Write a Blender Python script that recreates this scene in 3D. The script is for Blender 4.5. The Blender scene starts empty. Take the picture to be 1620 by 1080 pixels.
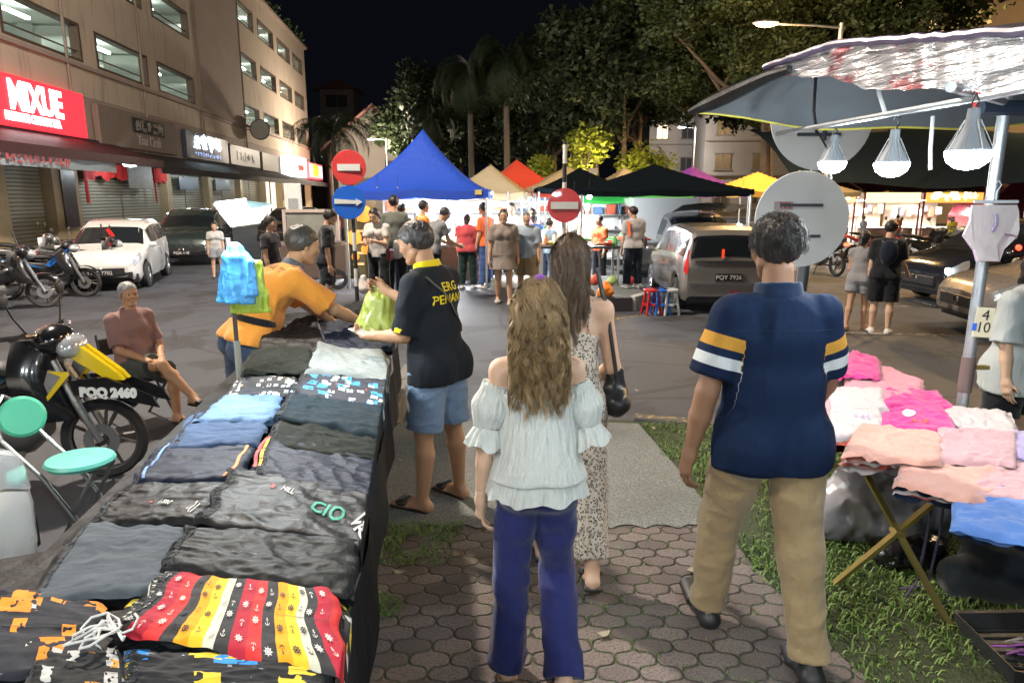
import bpy, math, random
import numpy as np
from mathutils import Vector, Matrix, Euler
R = math.radians
PI = math.pi
random.seed(7)
rng = np.random.default_rng(7)
scene = bpy.context.scene
col = scene.collection

# ------------------------------------------------------------- camera, sky, exposure
FPX = 1080.0                      # focal length in pixels of a 1620 wide frame (24 mm)
TILT = math.atan(230 / FPX)
EYE = 2.0
cam = bpy.data.objects.new("camera", bpy.data.cameras.new("camera"))
col.objects.link(cam)
cam.location = (0, 0, EYE)
cam.rotation_euler = (PI / 2 - TILT, 0, 0)
cam.data.sensor_width = 36
cam.data.lens = 24.0
cam.data.clip_end = 900
cam.data.clip_start = 0.05
cam.data.dof.use_dof = False
scene.camera = cam
scene.view_settings.view_transform = 'Standard'
scene.view_settings.look = 'None'
scene.view_settings.gamma = 1
scene.view_settings.exposure = 0.5
scene.view_settings.use_curve_mapping = False
scene.cycles.use_denoising = True
scene.cycles.max_bounces = 5
scene.cycles.diffuse_bounces = 3
scene.cycles.glossy_bounces = 2
scene.cycles.transmission_bounces = 4
scene.cycles.transparent_max_bounces = 6
scene.cycles.sample_clamp_indirect = 4
scene.cycles.sample_clamp_direct = 0
world = bpy.data.worlds.new("World")
scene.world = world
world.use_nodes = True
wn = world.node_tree.nodes
wl = world.node_tree.links
wbg = wn['Background']
sky = wn.new('ShaderNodeTexSky')
sky.sky_type = 'NISHITA'
sky.sun_disc = False
sky.sun_elevation = R(-6)
sky.sun_rotation = R(200)
sky.air_density = 1.2
sky.dust_density = 3
wmix = wn.new('ShaderNodeMixRGB')
wmix.blend_type = 'ADD'
wmix.inputs[0].default_value = 1
wmix.inputs[2].default_value = (0.055, 0.065, 0.10, 1)     # town glow on the night sky
wl.new(sky.outputs[0], wmix.inputs[1])
wl.new(wmix.outputs[0], wbg.inputs[0])
wbg.inputs[1].default_value = 0.035

# ------------------------------------------------------------- pixel to place helpers
CT, ST = math.cos(TILT), math.sin(TILT)
def ray(px, py):
    u = (px - 810) / FPX; v = (540 - py) / FPX
    return u, CT + v * ST, -ST + v * CT
# road layout and sizes are scaled up about the ground point under the camera; the raised island in metres, 0.2 m above the road
U, Z0 = 1.0, 0.0
def ctx(where):
    global U, Z0
    U, Z0 = {'road': (1.111, 0.0), 'island': (1.0, 0.2)}[where]
def W3(v): v = Vector(v) * U; v.z += Z0; return v
def gp(px, py, z=0.0):
    e = (EYE - Z0) / U; x, y, k = ray(px, py); t = (z - e) / k
    return Vector((x * t, y * t, z))
def dp(px, py, Y):
    e = (EYE - Z0) / U; x, y, k = ray(px, py); t = Y / y
    return Vector((x * t, Y, e + k * t))

# ------------------------------------------------------------- noise
_tab = rng.random(4096)
def _h(i, j, k): return _tab[(i * 73 + j * 179 + k * 283 + (i * j) % 97) & 4095]
def vnoise(P, s=1.0):
    """value noise in -1..1, P is (..., 3)"""
    Q = P * s; I = np.floor(Q).astype(np.int64); f = Q - I; f = f * f * (3 - 2 * f)
    x, y, z = f[..., 0], f[..., 1], f[..., 2]; i, j, k = I[..., 0], I[..., 1], I[..., 2]
    def L(dj, dk): return _h(i, j + dj, k + dk) * (1 - x) + _h(i + 1, j + dj, k + dk) * x
    a = L(0, 0) * (1 - y) + L(1, 0) * y; b = L(0, 1) * (1 - y) + L(1, 1) * y
    return (a * (1 - z) + b * z) * 2 - 1
def fnoise(P, s=1.0, o=3):
    r = 0; a = 1; t = 0
    for n in range(o):
        r = r + a * vnoise(P + 17.3 * n, s); t += a; a *= .5; s *= 2.03
    return r / t

# ------------------------------------------------------------- materials
class NT:
    def __init__(self, name):
        self.m = bpy.data.materials.new(name); self.m.use_nodes = True
        self.t = self.m.node_tree; self.b = self.t.nodes['Principled BSDF']
        self._tc = None
    def n(self, kind, **kw):
        nd = self.t.nodes.new(kind)
        for k, v in kw.items():
            if k.startswith('i_'):
                key = k[2:]
                nd.inputs[int(key) if key.isdigit() else key].default_value = v
            else: setattr(nd, k, v)
        return nd
    def l(self, a, b): self.t.links.new(a, b)
    def co(self, kind='Object'):
        if not self._tc: self._tc = self.n('ShaderNodeTexCoord')
        return self._tc.outputs[kind]
    def noise(self, scale, detail=3, co=None, stretch=None, rough=.55):
        c = co or self.co()
        if stretch:
            mp = self.n('ShaderNodeMapping'); mp.inputs['Scale'].default_value = stretch
            self.l(c, mp.inputs[0]); c = mp.outputs[0]
        nz = self.n('ShaderNodeTexNoise', i_Scale=scale, i_Detail=detail, i_Roughness=rough)
        self.l(c, nz.inputs['Vector']); return nz.outputs[0]
    def math(self, op, a, b=None, c=None):
        nd = self.n('ShaderNodeMath', operation=op)
        for i, v in enumerate((a, b, c)):
            if v is None: continue
            if isinstance(v, (int, float)): nd.inputs[i].default_value = v
            else: self.l(v, nd.inputs[i])
        return nd.outputs[0]
    def ramp(self, fac, stops, interp='LINEAR'):
        r = self.n('ShaderNodeValToRGB'); cr = r.color_ramp; cr.interpolation = interp
        while len(cr.elements) < len(stops): cr.elements.new(.5)
        for e, (p, c) in zip(cr.elements, stops):
            e.position = p; e.color = (*c, 1) if len(c) == 3 else c
        self.l(fac, r.inputs[0]); return r.outputs[0]
    def mix(self, fac, a, b, mode='MIX'):
        nd = self.n('ShaderNodeMixRGB', blend_type=mode)
        for i, v in enumerate((fac, a, b)):
            if isinstance(v, (int, float)): nd.inputs[i].default_value = v
            elif isinstance(v, tuple): nd.inputs[i].default_value = (*v, 1) if len(v) == 3 else v
            else: self.l(v, nd.inputs[i])
        return nd.outputs[0]
    def bump(self, h, strength=.3, dist=.01, prev=None):
        bp = self.n('ShaderNodeBump', i_Strength=strength, i_Distance=dist)
        self.l(h, bp.inputs['Height'])
        if prev: self.l(prev, bp.inputs['Normal'])
        return bp.outputs[0]
    def out(self, color=None, rough=None, normal=None, metal=None):
        for k, v in (('Base Color', color), ('Roughness', rough), ('Normal', normal), ('Metallic', metal)):
            if v is None: continue
            if isinstance(v, (int, float)): self.b.inputs[k].default_value = v
            elif isinstance(v, tuple): self.b.inputs[k].default_value = (*v, 1)
            else: self.l(v, self.b.inputs[k])
        return self.m
_mc = {}
def mat(name, c, rough=.6, metal=0., var=.18, vs=6., bump=0., bs=60., coat=0., spec=.5, alpha=1., trans=0.):
    """a plain surface with mottled colour and a little bump"""
    key = ('m', name)
    if key in _mc: return _mc[key]
    t = NT(name)
    nz = t.noise(vs, 4)
    cc = t.mix(nz, tuple(x * (1 - var) for x in c), tuple(min(1, x * (1 + var)) for x in c))
    nrm = t.bump(t.noise(bs, 3), bump, .01) if bump else None
    rr = t.math('MULTIPLY_ADD', t.noise(vs * 2.3, 2), .25, max(0.02, rough - .12))
    t.out(cc, rr, nrm, metal)
    t.b.inputs['Coat Weight'].default_value = coat
    t.b.inputs['Specular IOR Level'].default_value = spec
    if alpha < 1: t.b.inputs['Alpha'].default_value = alpha
    if trans: t.b.inputs['Transmission Weight'].default_value = trans
    _mc[key] = t.m; return t.m
def emis(name, c, s, base=None):
    key = ('e', name)
    if key in _mc: return _mc[key]
    t = NT(name); t.out(base or c, .5)
    t.b.inputs['Emission Color'].default_value = (*c, 1)
    t.b.inputs['Emission Strength'].default_value = s
    _mc[key] = t.m; return t.m
def cloth(name, c, var=.14, wr=.5, ws=7., rough=.85, stretch=(1, 1, .45), weave=.25, c2=None, sheen=.2):
    """woven cloth: soft folds, weave bump"""
    key = ('c', name)
    if key in _mc: return _mc[key]
    t = NT(name)
    n1 = t.noise(ws, 4, stretch=stretch)
    c2 = c2 or tuple(min(1, x * (1 + var)) for x in c)
    cc = t.mix(t.noise(3.5, 5), tuple(x * (1 - var) for x in c), c2)
    cc = t.mix(t.math('MULTIPLY', t.noise(420, 1), .35), cc, tuple(x * .55 for x in c))
    b1 = t.bump(n1, wr, .035)
    b2 = t.bump(t.noise(350, 2), weave, .002, b1)
    t.out(cc, rough, b2); t.b.inputs['Sheen Weight'].default_value = sheen
    t.b.inputs['Specular IOR Level'].default_value = .25 if max(c) > .05 else .10
    _mc[key] = t.m; return t.m
def glossy(name, c, rough=.25, metal=0.0, coat=1.0): return mat(name, c, rough, metal, .06, 2., coat=coat)
def glass_dark(name='dark_glass', c=(.012, .015, .018), rough=.07):
    return mat(name, c, rough, 0, .1, 2., spec=.9)

# ------------------------------------------------------------- object plumbing
def tag(o, label=None, cat=None, group=None, kind=None):
    if label: o['label'] = label
    if cat: o['category'] = cat
    if group: o['group'] = group
    if kind: o['kind'] = kind
    return o
def thing(name, label, cat, loc=(0, 0, 0), rz=0., group=None):
    o = bpy.data.objects.new(name, None); col.objects.link(o)
    o.location = W3(loc); o.scale = (U,) * 3; o.rotation_euler = (0, 0, rz); o.empty_display_size = .1
    return tag(o, label, cat, group)
def _inv(p):
    M = Matrix.Identity(4); ch = []
    while p is not None: ch.append(p); p = p.parent
    for q in reversed(ch):
        M = M @ (Matrix.Translation(q.location) @ q.rotation_euler.to_matrix().to_4x4() @ Matrix.Diagonal((*q.scale, 1)))
    return M.inverted()
def link_mesh(name, V, Fs, mats, parent=None, smooth=False, world=False, mi=None, sharp=None):
    me = bpy.data.meshes.new(name)
    V = np.asarray(V, dtype=np.float64).reshape(-1, 3)
    if world or parent is None:
        V = V * U; V[:, 2] += Z0
    if world and parent is not None:
        M = np.array(_inv(parent)); V = V @ M[:3, :3].T + M[:3, 3]
    if isinstance(Fs, np.ndarray):
        n, w = Fs.shape
        me.vertices.add(len(V)); me.vertices.foreach_set('co', V.astype(np.float32).ravel())
        me.loops.add(n * w); me.loops.foreach_set('vertex_index', Fs.astype(np.int32).ravel())
        me.polygons.add(n); me.polygons.foreach_set('loop_start', np.arange(0, n * w, w, dtype=np.int32))
        me.update(calc_edges=True)
    else: me.from_pydata(V.tolist(), [], Fs)
    if not isinstance(mats, (list, tuple)): mats = [mats]
    for m in mats: me.materials.append(m)
    if mi is not None: me.polygons.foreach_set('material_index', np.asarray(mi, dtype=np.int32))
    if smooth:
        me.polygons.foreach_set('use_smooth', np.ones(len(me.polygons), dtype=bool))
        if sharp: 
            try: me.set_sharp_from_angle(angle=R(sharp))
            except Exception: pass
    me.validate(); me.update()
    o = bpy.data.objects.new(name, me); col.objects.link(o)
    if parent is not None: o.parent = parent
    return o
def copy_tree(o, parent=None):
    c = o.copy(); col.objects.link(c)
    if parent is not None: c.parent = parent
    for ch in list(o.children): copy_tree(ch, c)
    return c

class MB:
    """collects shapes, then links them as ONE mesh object"""
    def __init__(s): s.v = []; s.f = []; s.m = []; s.T = None; s.cur = 0
    def add(s, V, Fs):
        b = len(s.v)
        for p in V:
            p = Vector(p)
            s.v.append(tuple(s.T @ p) if s.T is not None else tuple(p))
        s.f += [[b + i for i in f] for f in Fs]; s.m += [s.cur] * len(Fs); return s
    def box(s, c, d, rot=None, bev=0.):
        x, y, z = (q / 2 for q in d); c = Vector(c)
        if bev <= 0:
            V = [Vector((i * x, j * y, k * z)) for i in (-1, 1) for j in (-1, 1) for k in (-1, 1)]
            Fs = [(0, 1, 3, 2), (4, 6, 7, 5), (0, 4, 5, 1), (2, 3, 7, 6), (0, 2, 6, 4), (1, 5, 7, 3)]
        else:
            b = min(bev, x * .98, y * .98, z * .98); V = []; idx = {}
            for i in (-1, 1):
                for j in (-1, 1):
                    for k in (-1, 1):
                        for a in range(3):
                            p = [i * (x - b), j * (y - b), k * (z - b)]
                            p[a] = (i * x, j * y, k * z)[a]
                            idx[(i, j, k, a)] = len(V); V.append(Vector(p))
            Fs = []
            for a in range(3):
                o = [q for q in range(3) if q != a]
                for sg in (-1, 1):
                    q = []
                    for (u, w) in ((-1, -1), (1, -1), (1, 1), (-1, 1)):
                        key = [0, 0, 0]; key[a] = sg; key[o[0]] = u; key[o[1]] = w; q.append(idx[(*key, a)])
                    if (sg > 0) == (a == 1): q.reverse()
                    Fs.append(q)
            for a in range(3):
                o = [q for q in range(3) if q != a]
                for u in (-1, 1):
                    for w in (-1, 1):
                        q = []
                        for (e, wh) in ((-1, o[0]), (1, o[0]), (1, o[1]), (-1, o[1])):
                            key = [0, 0, 0]; key[a] = e; key[o[0]] = u; key[o[1]] = w; q.append(idx[(*key, wh)])
                        if ((u * w > 0) != (a == 1)) : q.reverse()
                        Fs.append(q)
            for i in (-1, 1):
                for j in (-1, 1):
                    for k in (-1, 1):
                        q = [idx[(i, j, k, a)] for a in range(3)]
                        if i * j * k < 0: q.reverse()
                        Fs.append(q)
        if rot is not None:
            Rm = rot if isinstance(rot, Matrix) else Euler(rot).to_matrix(); V = [Rm @ p for p in V]
        return s.add([p + c for p in V], Fs)
    def cyl(s, a, b, ra, rb=None, n=12, caps=True):
        return s.tube([a, b], [ra, ra if rb is None else rb], n, caps)
    def tube(s, path, r, n=8, caps=True, closed=False, flat=None):
        P = [Vector(p) for p in path]; m = len(P)
        rs = list(r) if isinstance(r, (list, tuple)) else [r] * m
        V = []; up = None
        for i, p in enumerate(P):
            d = (P[(i + 1) % m] - P[i - 1]) if closed else (P[min(i + 1, m - 1)] - P[max(i - 1, 0)])
            if d.length < 1e-9: d = Vector((0, 0, 1))
            d.normalize()
            if up is None: up = Vector((0, 0, 1)) if abs(d.z) < .9 else Vector((0, 1, 0))
            x = d.cross(up)
            if x.length < 1e-5: x = d.orthogonal()
            x.normalize(); y = x.cross(d).normalized(); up = y
            for k in range(n):
                t = 2 * PI * k / n; ky = flat if flat else 1
                V.append(p + x * (math.cos(t) * rs[i]) + y * (math.sin(t) * rs[i] * ky))
        Fs = []
        for i in range(m if closed else m - 1):
            for k in range(n):
                a = i * n + k; b = i * n + (k + 1) % n; j = ((i + 1) % m) * n
                Fs.append((a, b, j + (k + 1) % n, j + k))
        if caps and not closed: Fs += [tuple(range(n))[::-1], tuple(range((m - 1) * n, m * n))]
        return s.add(V, Fs)
    def lathe(s, prof, c=(0, 0, 0), n=24, axis='Z', rot=None):
        V = []; Fs = []; c = Vector(c)
        for (r, z) in prof:
            for k in range(n):
                t = 2 * PI * k / n
                p = Vector((r * math.cos(t), r * math.sin(t), z))
                if axis == 'X': p = Vector((p.z, p.x, p.y))
                elif axis == 'Y': p = Vector((p.x, p.z, -p.y))
                if rot is not None: p = rot @ p
                V.append(p + c)
        for i in range(len(prof) - 1):
            for k in range(n):
                Fs.append((i * n + k, i * n + (k + 1) % n, (i + 1) * n + (k + 1) % n, (i + 1) * n + k))
        return s.add(V, Fs)
    def prism(s, poly, d, base=(0, 0, 0), X=(1, 0, 0), Y=(0, 0, 1)):
        """a 2D outline in the plane X,Y pushed along d"""
        X = Vector(X); Y = Vector(Y); d = Vector(d); b = Vector(base); n = len(poly)
        A = [b + X * p[0] + Y * p[1] for p in poly]
        V = A + [p + d for p in A]
        Fs = [tuple(range(n)), tuple(range(2 * n - 1, n - 1, -1))]
        Fs += [(i, i + n, (i + 1) % n + n, (i + 1) % n) for i in range(n)]
        return s.add(V, Fs)
    def grid(s, fn, nu, nv, wrap=False):
        V = [fn(i / nu, j / nv) for i in range(nu + 1) for j in range(nv + 1)]
        Fs = [(i * (nv + 1) + j, (i + 1) * (nv + 1) + j, (i + 1) * (nv + 1) + j + 1, i * (nv + 1) + j + 1) for i in range(nu) for j in range(nv)]
        return s.add(V, Fs)
    def quad(s, *p): return s.add(p, [tuple(range(len(p)))])
    def sphere(s, c, r, n=12, sc=(1, 1, 1), rot=None):
        V = []; Fs = []; c = Vector(c); m = n // 2 + 1
        for i in range(m + 1):
            for k in range(n):
                a = PI * i / m; t = 2 * PI * k / n
                p = Vector((math.sin(a) * math.cos(t) * r * sc[0], math.sin(a) * math.sin(t) * r * sc[1], math.cos(a) * r * sc[2]))
                if rot is not None: p = rot @ p
                V.append(c + p)
        for i in range(m):
            for k in range(n): Fs.append((i * n + k, (i + 1) * n + k, (i + 1) * n + (k + 1) % n, i * n + (k + 1) % n))
        return s.add(V, Fs)
    def build(s, name, mats, parent=None, smooth=False, world=False, sharp=35):
        return link_mesh(name, s.v, s.f, mats, parent, smooth, world, s.m if isinstance(mats, (list, tuple)) else None, sharp if smooth else None)
def lamp(name, kind, loc, power, color, parent=None, size=.1, rot=None, spot=None, world=False):
    L = bpy.data.lights.new(name, kind); L.energy = power; L.color = color
    if kind == 'AREA': L.size = size
    elif kind in ('POINT', 'SPOT'): L.shadow_soft_size = size
    if kind == 'SPOT' and spot: L.spot_size = spot; L.spot_blend = .6
    o = bpy.data.objects.new(name, L); col.objects.link(o)
    if parent is not None:
        o.parent = parent
        if world: loc = _inv(parent) @ W3(loc)
    else: loc = W3(loc)
    o.location = loc
    if rot: o.rotation_euler = rot
    return o
def text(name, body, mats, size, M, parent=None, depth=.004, world=True, xs=1., bold=0., align='CENTER', space=1.):
    """flat raised lettering, turned into a mesh; M places it (text lies in local XY)"""
    cu = bpy.data.curves.new(name, 'FONT'); cu.body = body; cu.size = size; cu.extrude = depth; cu.offset = bold
    cu.align_x = align; cu.align_y = 'CENTER'; cu.space_character = space; cu.resolution_u = 3
    to = bpy.data.objects.new(name, cu); col.objects.link(to)
    dg = bpy.context.evaluated_depsgraph_get(); me = bpy.data.meshes.new_from_object(to.evaluated_get(dg))
    V = [M @ Vector((v.co.x * xs, v.co.y, v.co.z)) for v in me.vertices]; Fs = [tuple(p.vertices) for p in me.polygons]
    bpy.data.objects.remove(to); bpy.data.meshes.remove(me)
    if not V: return None
    return link_mesh(name, V, Fs, mats, parent, False, world)
def stamp(name, body, m, size, M, target, parent, back, space=1., bold=.006, lift=.003):
    """lettering pressed onto a garment: every point is moved along -back until it meets the cloth"""
    from mathutils.bvhtree import BVHTree
    bv = BVHTree.FromPolygons([v.co.copy() for v in target.data.vertices], [tuple(p.vertices) for p in target.data.polygons]); back = Vector(back).normalized(); V = []; Fs = []
    for pl in text_polys(body, space, bold):
        b = len(V); ok = True; pts = []
        for x, y in pl:
            p = M @ Vector((x * size, y * size, 0)); h = bv.ray_cast(p + back * .5, -back)
            if h[0] is None: ok = False; break
            pts.append(h[0] + back * lift)
        if ok: V += pts; Fs.append(list(range(b, b + len(pl))))
    return link_mesh(name, V, Fs, m, parent) if V else None
def hug(target, pts, back, lift=.004):
    from mathutils.bvhtree import BVHTree
    bv = BVHTree.FromPolygons([v.co.copy() for v in target.data.vertices], [tuple(p.vertices) for p in target.data.polygons]); back = Vector(back).normalized(); out = []
    for p in pts:
        h = bv.ray_cast(Vector(p) + back * .5, -back); out.append(h[0] + back * lift if h[0] else Vector(p))
    return out
def frame(o, X, Y):
    """matrix with origin o and local x, y axes"""
    X = Vector(X).normalized(); Y = Vector(Y); Y = (Y - X * Y.dot(X)).normalized(); Z = X.cross(Y)
    M = Matrix((X, Y, Z)).transposed().to_4x4(); M.translation = Vector(o); return M
# ------------------------------------------------------------- implicit surfaces (bodies, clothes, hair)
class S:
    """one shape of an implicit surface: a round cone from a to b; st = [(axis, factor)] squashes it, flat cuts an end"""
    def __init__(s, a, b, ra, rb=None, st=(), fa=False, fb=False, sub=False, k=None):
        s.a = np.array(a, float); s.b = np.array(b, float); s.ra = ra; s.rb = ra if rb is None else rb
        s.st = [(np.array(w, float) / np.linalg.norm(w), f) for w, f in st]; s.fa = fa; s.fb = fb; s.sub = sub; s.k = k
    def bounds(s, m):
        f = max([1.] + [f for _, f in s.st]); r = max(s.ra, s.rb) * f + m
        return np.minimum(s.a, s.b) - r, np.maximum(s.a, s.b) + r
    def d(s, P):
        ab = s.b - s.a; L2 = ab @ ab; q = P - s.a
        if L2 > 1e-12:
            tu = (q @ ab) / L2; t = np.clip(tu, 0, 1)
        else: tu = t = np.zeros(P.shape[:-1])
        q = q - t[..., None] * ab; r = s.ra + (s.rb - s.ra) * t
        for w, f in s.st:
            qw = q @ w; q = q - (qw * (1 - 1 / f))[..., None] * w
        d = np.sqrt((q * q).sum(-1)) - r
        if s.fa: d = np.maximum(d, -tu * math.sqrt(L2))
        if s.fb: d = np.maximum(d, (tu - 1) * math.sqrt(L2))
        return d
def ell(c, r, axes=((1, 0, 0), (0, 1, 0), (0, 0, 1)), **kw):
    m = min(r); return S(c, c, m, m, st=[(axes[i], r[i] / m) for i in range(3) if r[i] > m * 1.0001], **kw)
_C8 = [(i, j, k) for i in (0, 1) for j in (0, 1) for k in (0, 1)]
def field(shapes, res, k, disp=None, cuts=(), pad=.03):
    lo = np.min([s.bounds(pad)[0] for s in shapes if not s.sub], 0); hi = np.max([s.bounds(pad)[1] for s in shapes if not s.sub], 0)
    n = np.ceil((hi - lo) / res).astype(int) + 2
    ax = [lo[i] + np.arange(n[i]) * res for i in range(3)]
    D = np.full(n, .5)
    for s in shapes:
        b0, b1 = s.bounds(max(k * 1.2, s.k or 0) + res * 2)
        i0 = np.clip(np.floor((b0 - lo) / res).astype(int), 0, n - 1); i1 = np.clip(np.ceil((b1 - lo) / res).astype(int) + 1, 1, n)
        if (i1 <= i0).any(): continue
        sl = tuple(slice(a, b) for a, b in zip(i0, i1))
        P = np.stack(np.meshgrid(ax[0][sl[0]], ax[1][sl[1]], ax[2][sl[2]], indexing='ij'), -1)
        d = s.d(P); kk = k if s.k is None else s.k; A = D[sl]
        if s.sub:
            h = np.maximum(kk - np.abs(A + d), 0) / kk; D[sl] = np.maximum(A, -d) + h * h * kk / 4
        else:
            h = np.maximum(kk - np.abs(A - d), 0) / kk; D[sl] = np.minimum(A, d) - h * h * kk / 4
    if disp is not None or cuts:
        near = np.abs(D) < .06; idx = np.argwhere(near); P = lo + idx * res; d = D[near]
        if disp is not None: d = d - disp(P)
        for c in cuts: d = np.maximum(d, c(P))
        D[near] = d
        if cuts:
            ins = D < -.059; idx = np.argwhere(ins)
            if len(idx):
                P = lo + idx * res; d = D[ins]
                for c in cuts: d = np.maximum(d, c(P))
                D[ins] = d
    return D, lo
def nets(D, lo, res):
    neg = D < 0
    c = [neg[i:neg.shape[0] - 1 + i, j:neg.shape[1] - 1 + j, k:neg.shape[2] - 1 + k] for i, j, k in _C8]
    cnt = sum(x.astype(np.int8) for x in c); act = (cnt > 0) & (cnt < 8)
    cells = np.argwhere(act); ids = np.full(act.shape, -1, np.int64); ids[act] = np.arange(len(cells))
    vals = np.stack([D[cells[:, 0] + i, cells[:, 1] + j, cells[:, 2] + k] for i, j, k in _C8], 1)
    acc = np.zeros((len(cells), 3)); num = np.zeros(len(cells)); C = np.array(_C8, float)
    for a in range(8):
        for b in range(a + 1, 8):
            if abs(C[a] - C[b]).sum() != 1: continue
            va, vb = vals[:, a], vals[:, b]; x = (va < 0) != (vb < 0)
            t = np.where(x, va / np.where(va == vb, 1, va - vb), 0)
            acc += np.where(x[:, None], C[a] + (C[b] - C[a]) * t[:, None], 0); num += x
    V = lo + (cells + acc / num[:, None]) * res
    Q = []
    for ax_ in range(3):
        sh = [slice(None)] * 3; sh2 = [slice(None)] * 3; sh[ax_] = slice(0, -1); sh2[ax_] = slice(1, None)
        A = neg[tuple(sh)]; B = neg[tuple(sh2)]; u, v = [i for i in range(3) if i != ax_]
        e = np.argwhere(A != B); e = e[(e[:, u] > 0) & (e[:, v] > 0)]
        e = e[(e[:, u] < act.shape[u]) & (e[:, v] < act.shape[v])]
        if not len(e): continue
        sg = A[e[:, 0], e[:, 1], e[:, 2]]
        def at(du, dv):
            q = e.copy(); q[:, u] -= du; q[:, v] -= dv; return ids[q[:, 0], q[:, 1], q[:, 2]]
        q = np.stack([at(1, 1), at(0, 1), at(0, 0), at(1, 0)], 1)
        fl = sg if ax_ != 1 else ~sg
        q = np.where(fl[:, None], q, q[:, ::-1]); Q.append(q)
    Q = np.concatenate(Q); return V, Q[(Q >= 0).all(1)]
def imesh(shapes, res, k=.02, disp=None, cuts=(), smooth=2):
    V, Q = nets(*(lambda r: (r[0], r[1]))(field(shapes, res, k, disp, cuts)), res)
    for _ in range(smooth):                       # light Laplacian smoothing along the quads
        s_ = np.zeros_like(V); n = np.zeros(len(V))
        for a, b in ((0, 1), (1, 2), (2, 3), (3, 0)):
            np.add.at(s_, Q[:, a], V[Q[:, b]]); np.add.at(n, Q[:, a], 1); np.add.at(s_, Q[:, b], V[Q[:, a]]); np.add.at(n, Q[:, b], 1)
        V = V * .5 + s_ / np.maximum(n, 1)[:, None] * .5
    return V, Q
def put(name, VQ, mats, parent, attr=None, mi=None):
    V, Q = VQ
    o = link_mesh(name, V, Q, mats, parent, True, False, mi)
    if attr:
        for an, val in attr.items():
            a = o.data.attributes.new(an, 'FLOAT', 'POINT'); a.data.foreach_set('value', np.asarray(val, np.float32))
    return o
def join_vq(parts):
    Vs, Qs, n = [], [], 0
    for V, Q in parts: Vs.append(V); Qs.append(Q + n); n += len(V)
    return np.concatenate(Vs), np.concatenate(Qs)

# ------------------------------------------------------------- people
def nrm(v): v = np.array(v, float); return v / np.linalg.norm(v)
def dirv(pitch, out, side):
    """direction of a limb hanging down: pitch swings it forward (+y), out moves it sideways"""
    p, o = R(pitch), R(out); return np.array([side * math.sin(o) * 1., math.sin(p) * math.cos(o), -math.cos(p) * math.cos(o)])
def rotm(ax, deg): return np.array(Matrix.Rotation(R(deg), 3, ax))
SK = {}
def skin(c=(.45, .27, .18)):
    k = 'skin_%d_%d' % (int(c[0] * 100), int(c[1] * 100))
    if k not in SK:
        t = NT(k); nz = t.noise(9, 4)
        cc = t.mix(nz, tuple(x * .84 for x in c), tuple(x * 1.12 for x in c))
        cc = t.mix(t.math('MULTIPLY', t.noise(60, 2), .25), cc, (c[0] * .9, c[1] * .62, c[2] * .5))
        t.out(cc, .56, t.bump(t.noise(160, 4), .3, .003)); t.b.inputs['Subsurface Weight'].default_value = .0
        t.b.inputs['Specular IOR Level'].default_value = .4
        SK[k] = t.m
    return SK[k]
def hairmat(c):
    key = ('h', c)
    if key in _mc: return _mc[key]
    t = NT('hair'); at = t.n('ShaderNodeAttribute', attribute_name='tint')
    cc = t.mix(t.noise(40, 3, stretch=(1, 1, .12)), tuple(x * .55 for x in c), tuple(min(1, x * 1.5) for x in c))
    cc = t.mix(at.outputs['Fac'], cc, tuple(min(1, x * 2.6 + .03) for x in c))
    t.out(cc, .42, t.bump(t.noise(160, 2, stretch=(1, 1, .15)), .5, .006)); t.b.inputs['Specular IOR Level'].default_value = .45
    _mc[key] = t.m; return t.m

def hand_shapes(w, d, palm_n, thumb, h, curl=25, spread=1., fl=(1, 1, 1, 1)):
    """palm and five fingers: w wrist, d along the hand, palm_n out of the palm, thumb sideways"""
    d = nrm(d); palm_n = nrm(palm_n - d * np.dot(palm_n, d)); th = nrm(thumb - d * np.dot(thumb, d) - palm_n * np.dot(thumb, palm_n))
    u = h / 1.7; out = []
    pa = w + d * .012 * u; pb = w + d * .078 * u
    out.append(S(pa, pb, .020 * u, .021 * u, st=[(th, 1.75)], k=.012))
    L = (.040, .046, .043, .034); r = (.0088, .009, .0088, .0078)
    for i in range(4):
        o = (1.5 - i) * .0195 * u; b = w + d * (.088 - abs(i - 1.2) * .004) * u + th * o
        dd = nrm(d + th * (1.5 - i) * .06 * spread); c0 = curl * (1 + .18 * i) * fl[i]; ang = c0 * .5; p = b - dd * .02 * u
        q0 = p
        for j, (seg, ca) in enumerate(((.020 + L[i], 0), (L[i] * .62, c0), (L[i] * .5, c0 * .8))):
            if j: ang += ca
            a = R(ang if j else ang); v = dd * math.cos(a) + palm_n * math.sin(a)
            q1 = q0 + v * seg * u; out.append(S(q0, q1, r[i] * (1 - .08 * j) * u, r[i] * (1 - .08 * (j + 1)) * u, k=.004)); q0 = q1
    b = w + d * .022 * u + th * .022 * u; v = nrm(d * .75 + th * .75 + palm_n * .35); m = b + v * .046 * u
    v2 = nrm(d * 1. + th * .25 + palm_n * .4); out += [S(b, m, .0135 * u, .0105 * u, k=.008), S(m, m + v2 * .034 * u, .0105 * u, .0085 * u, k=.005)]
    return out

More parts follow.
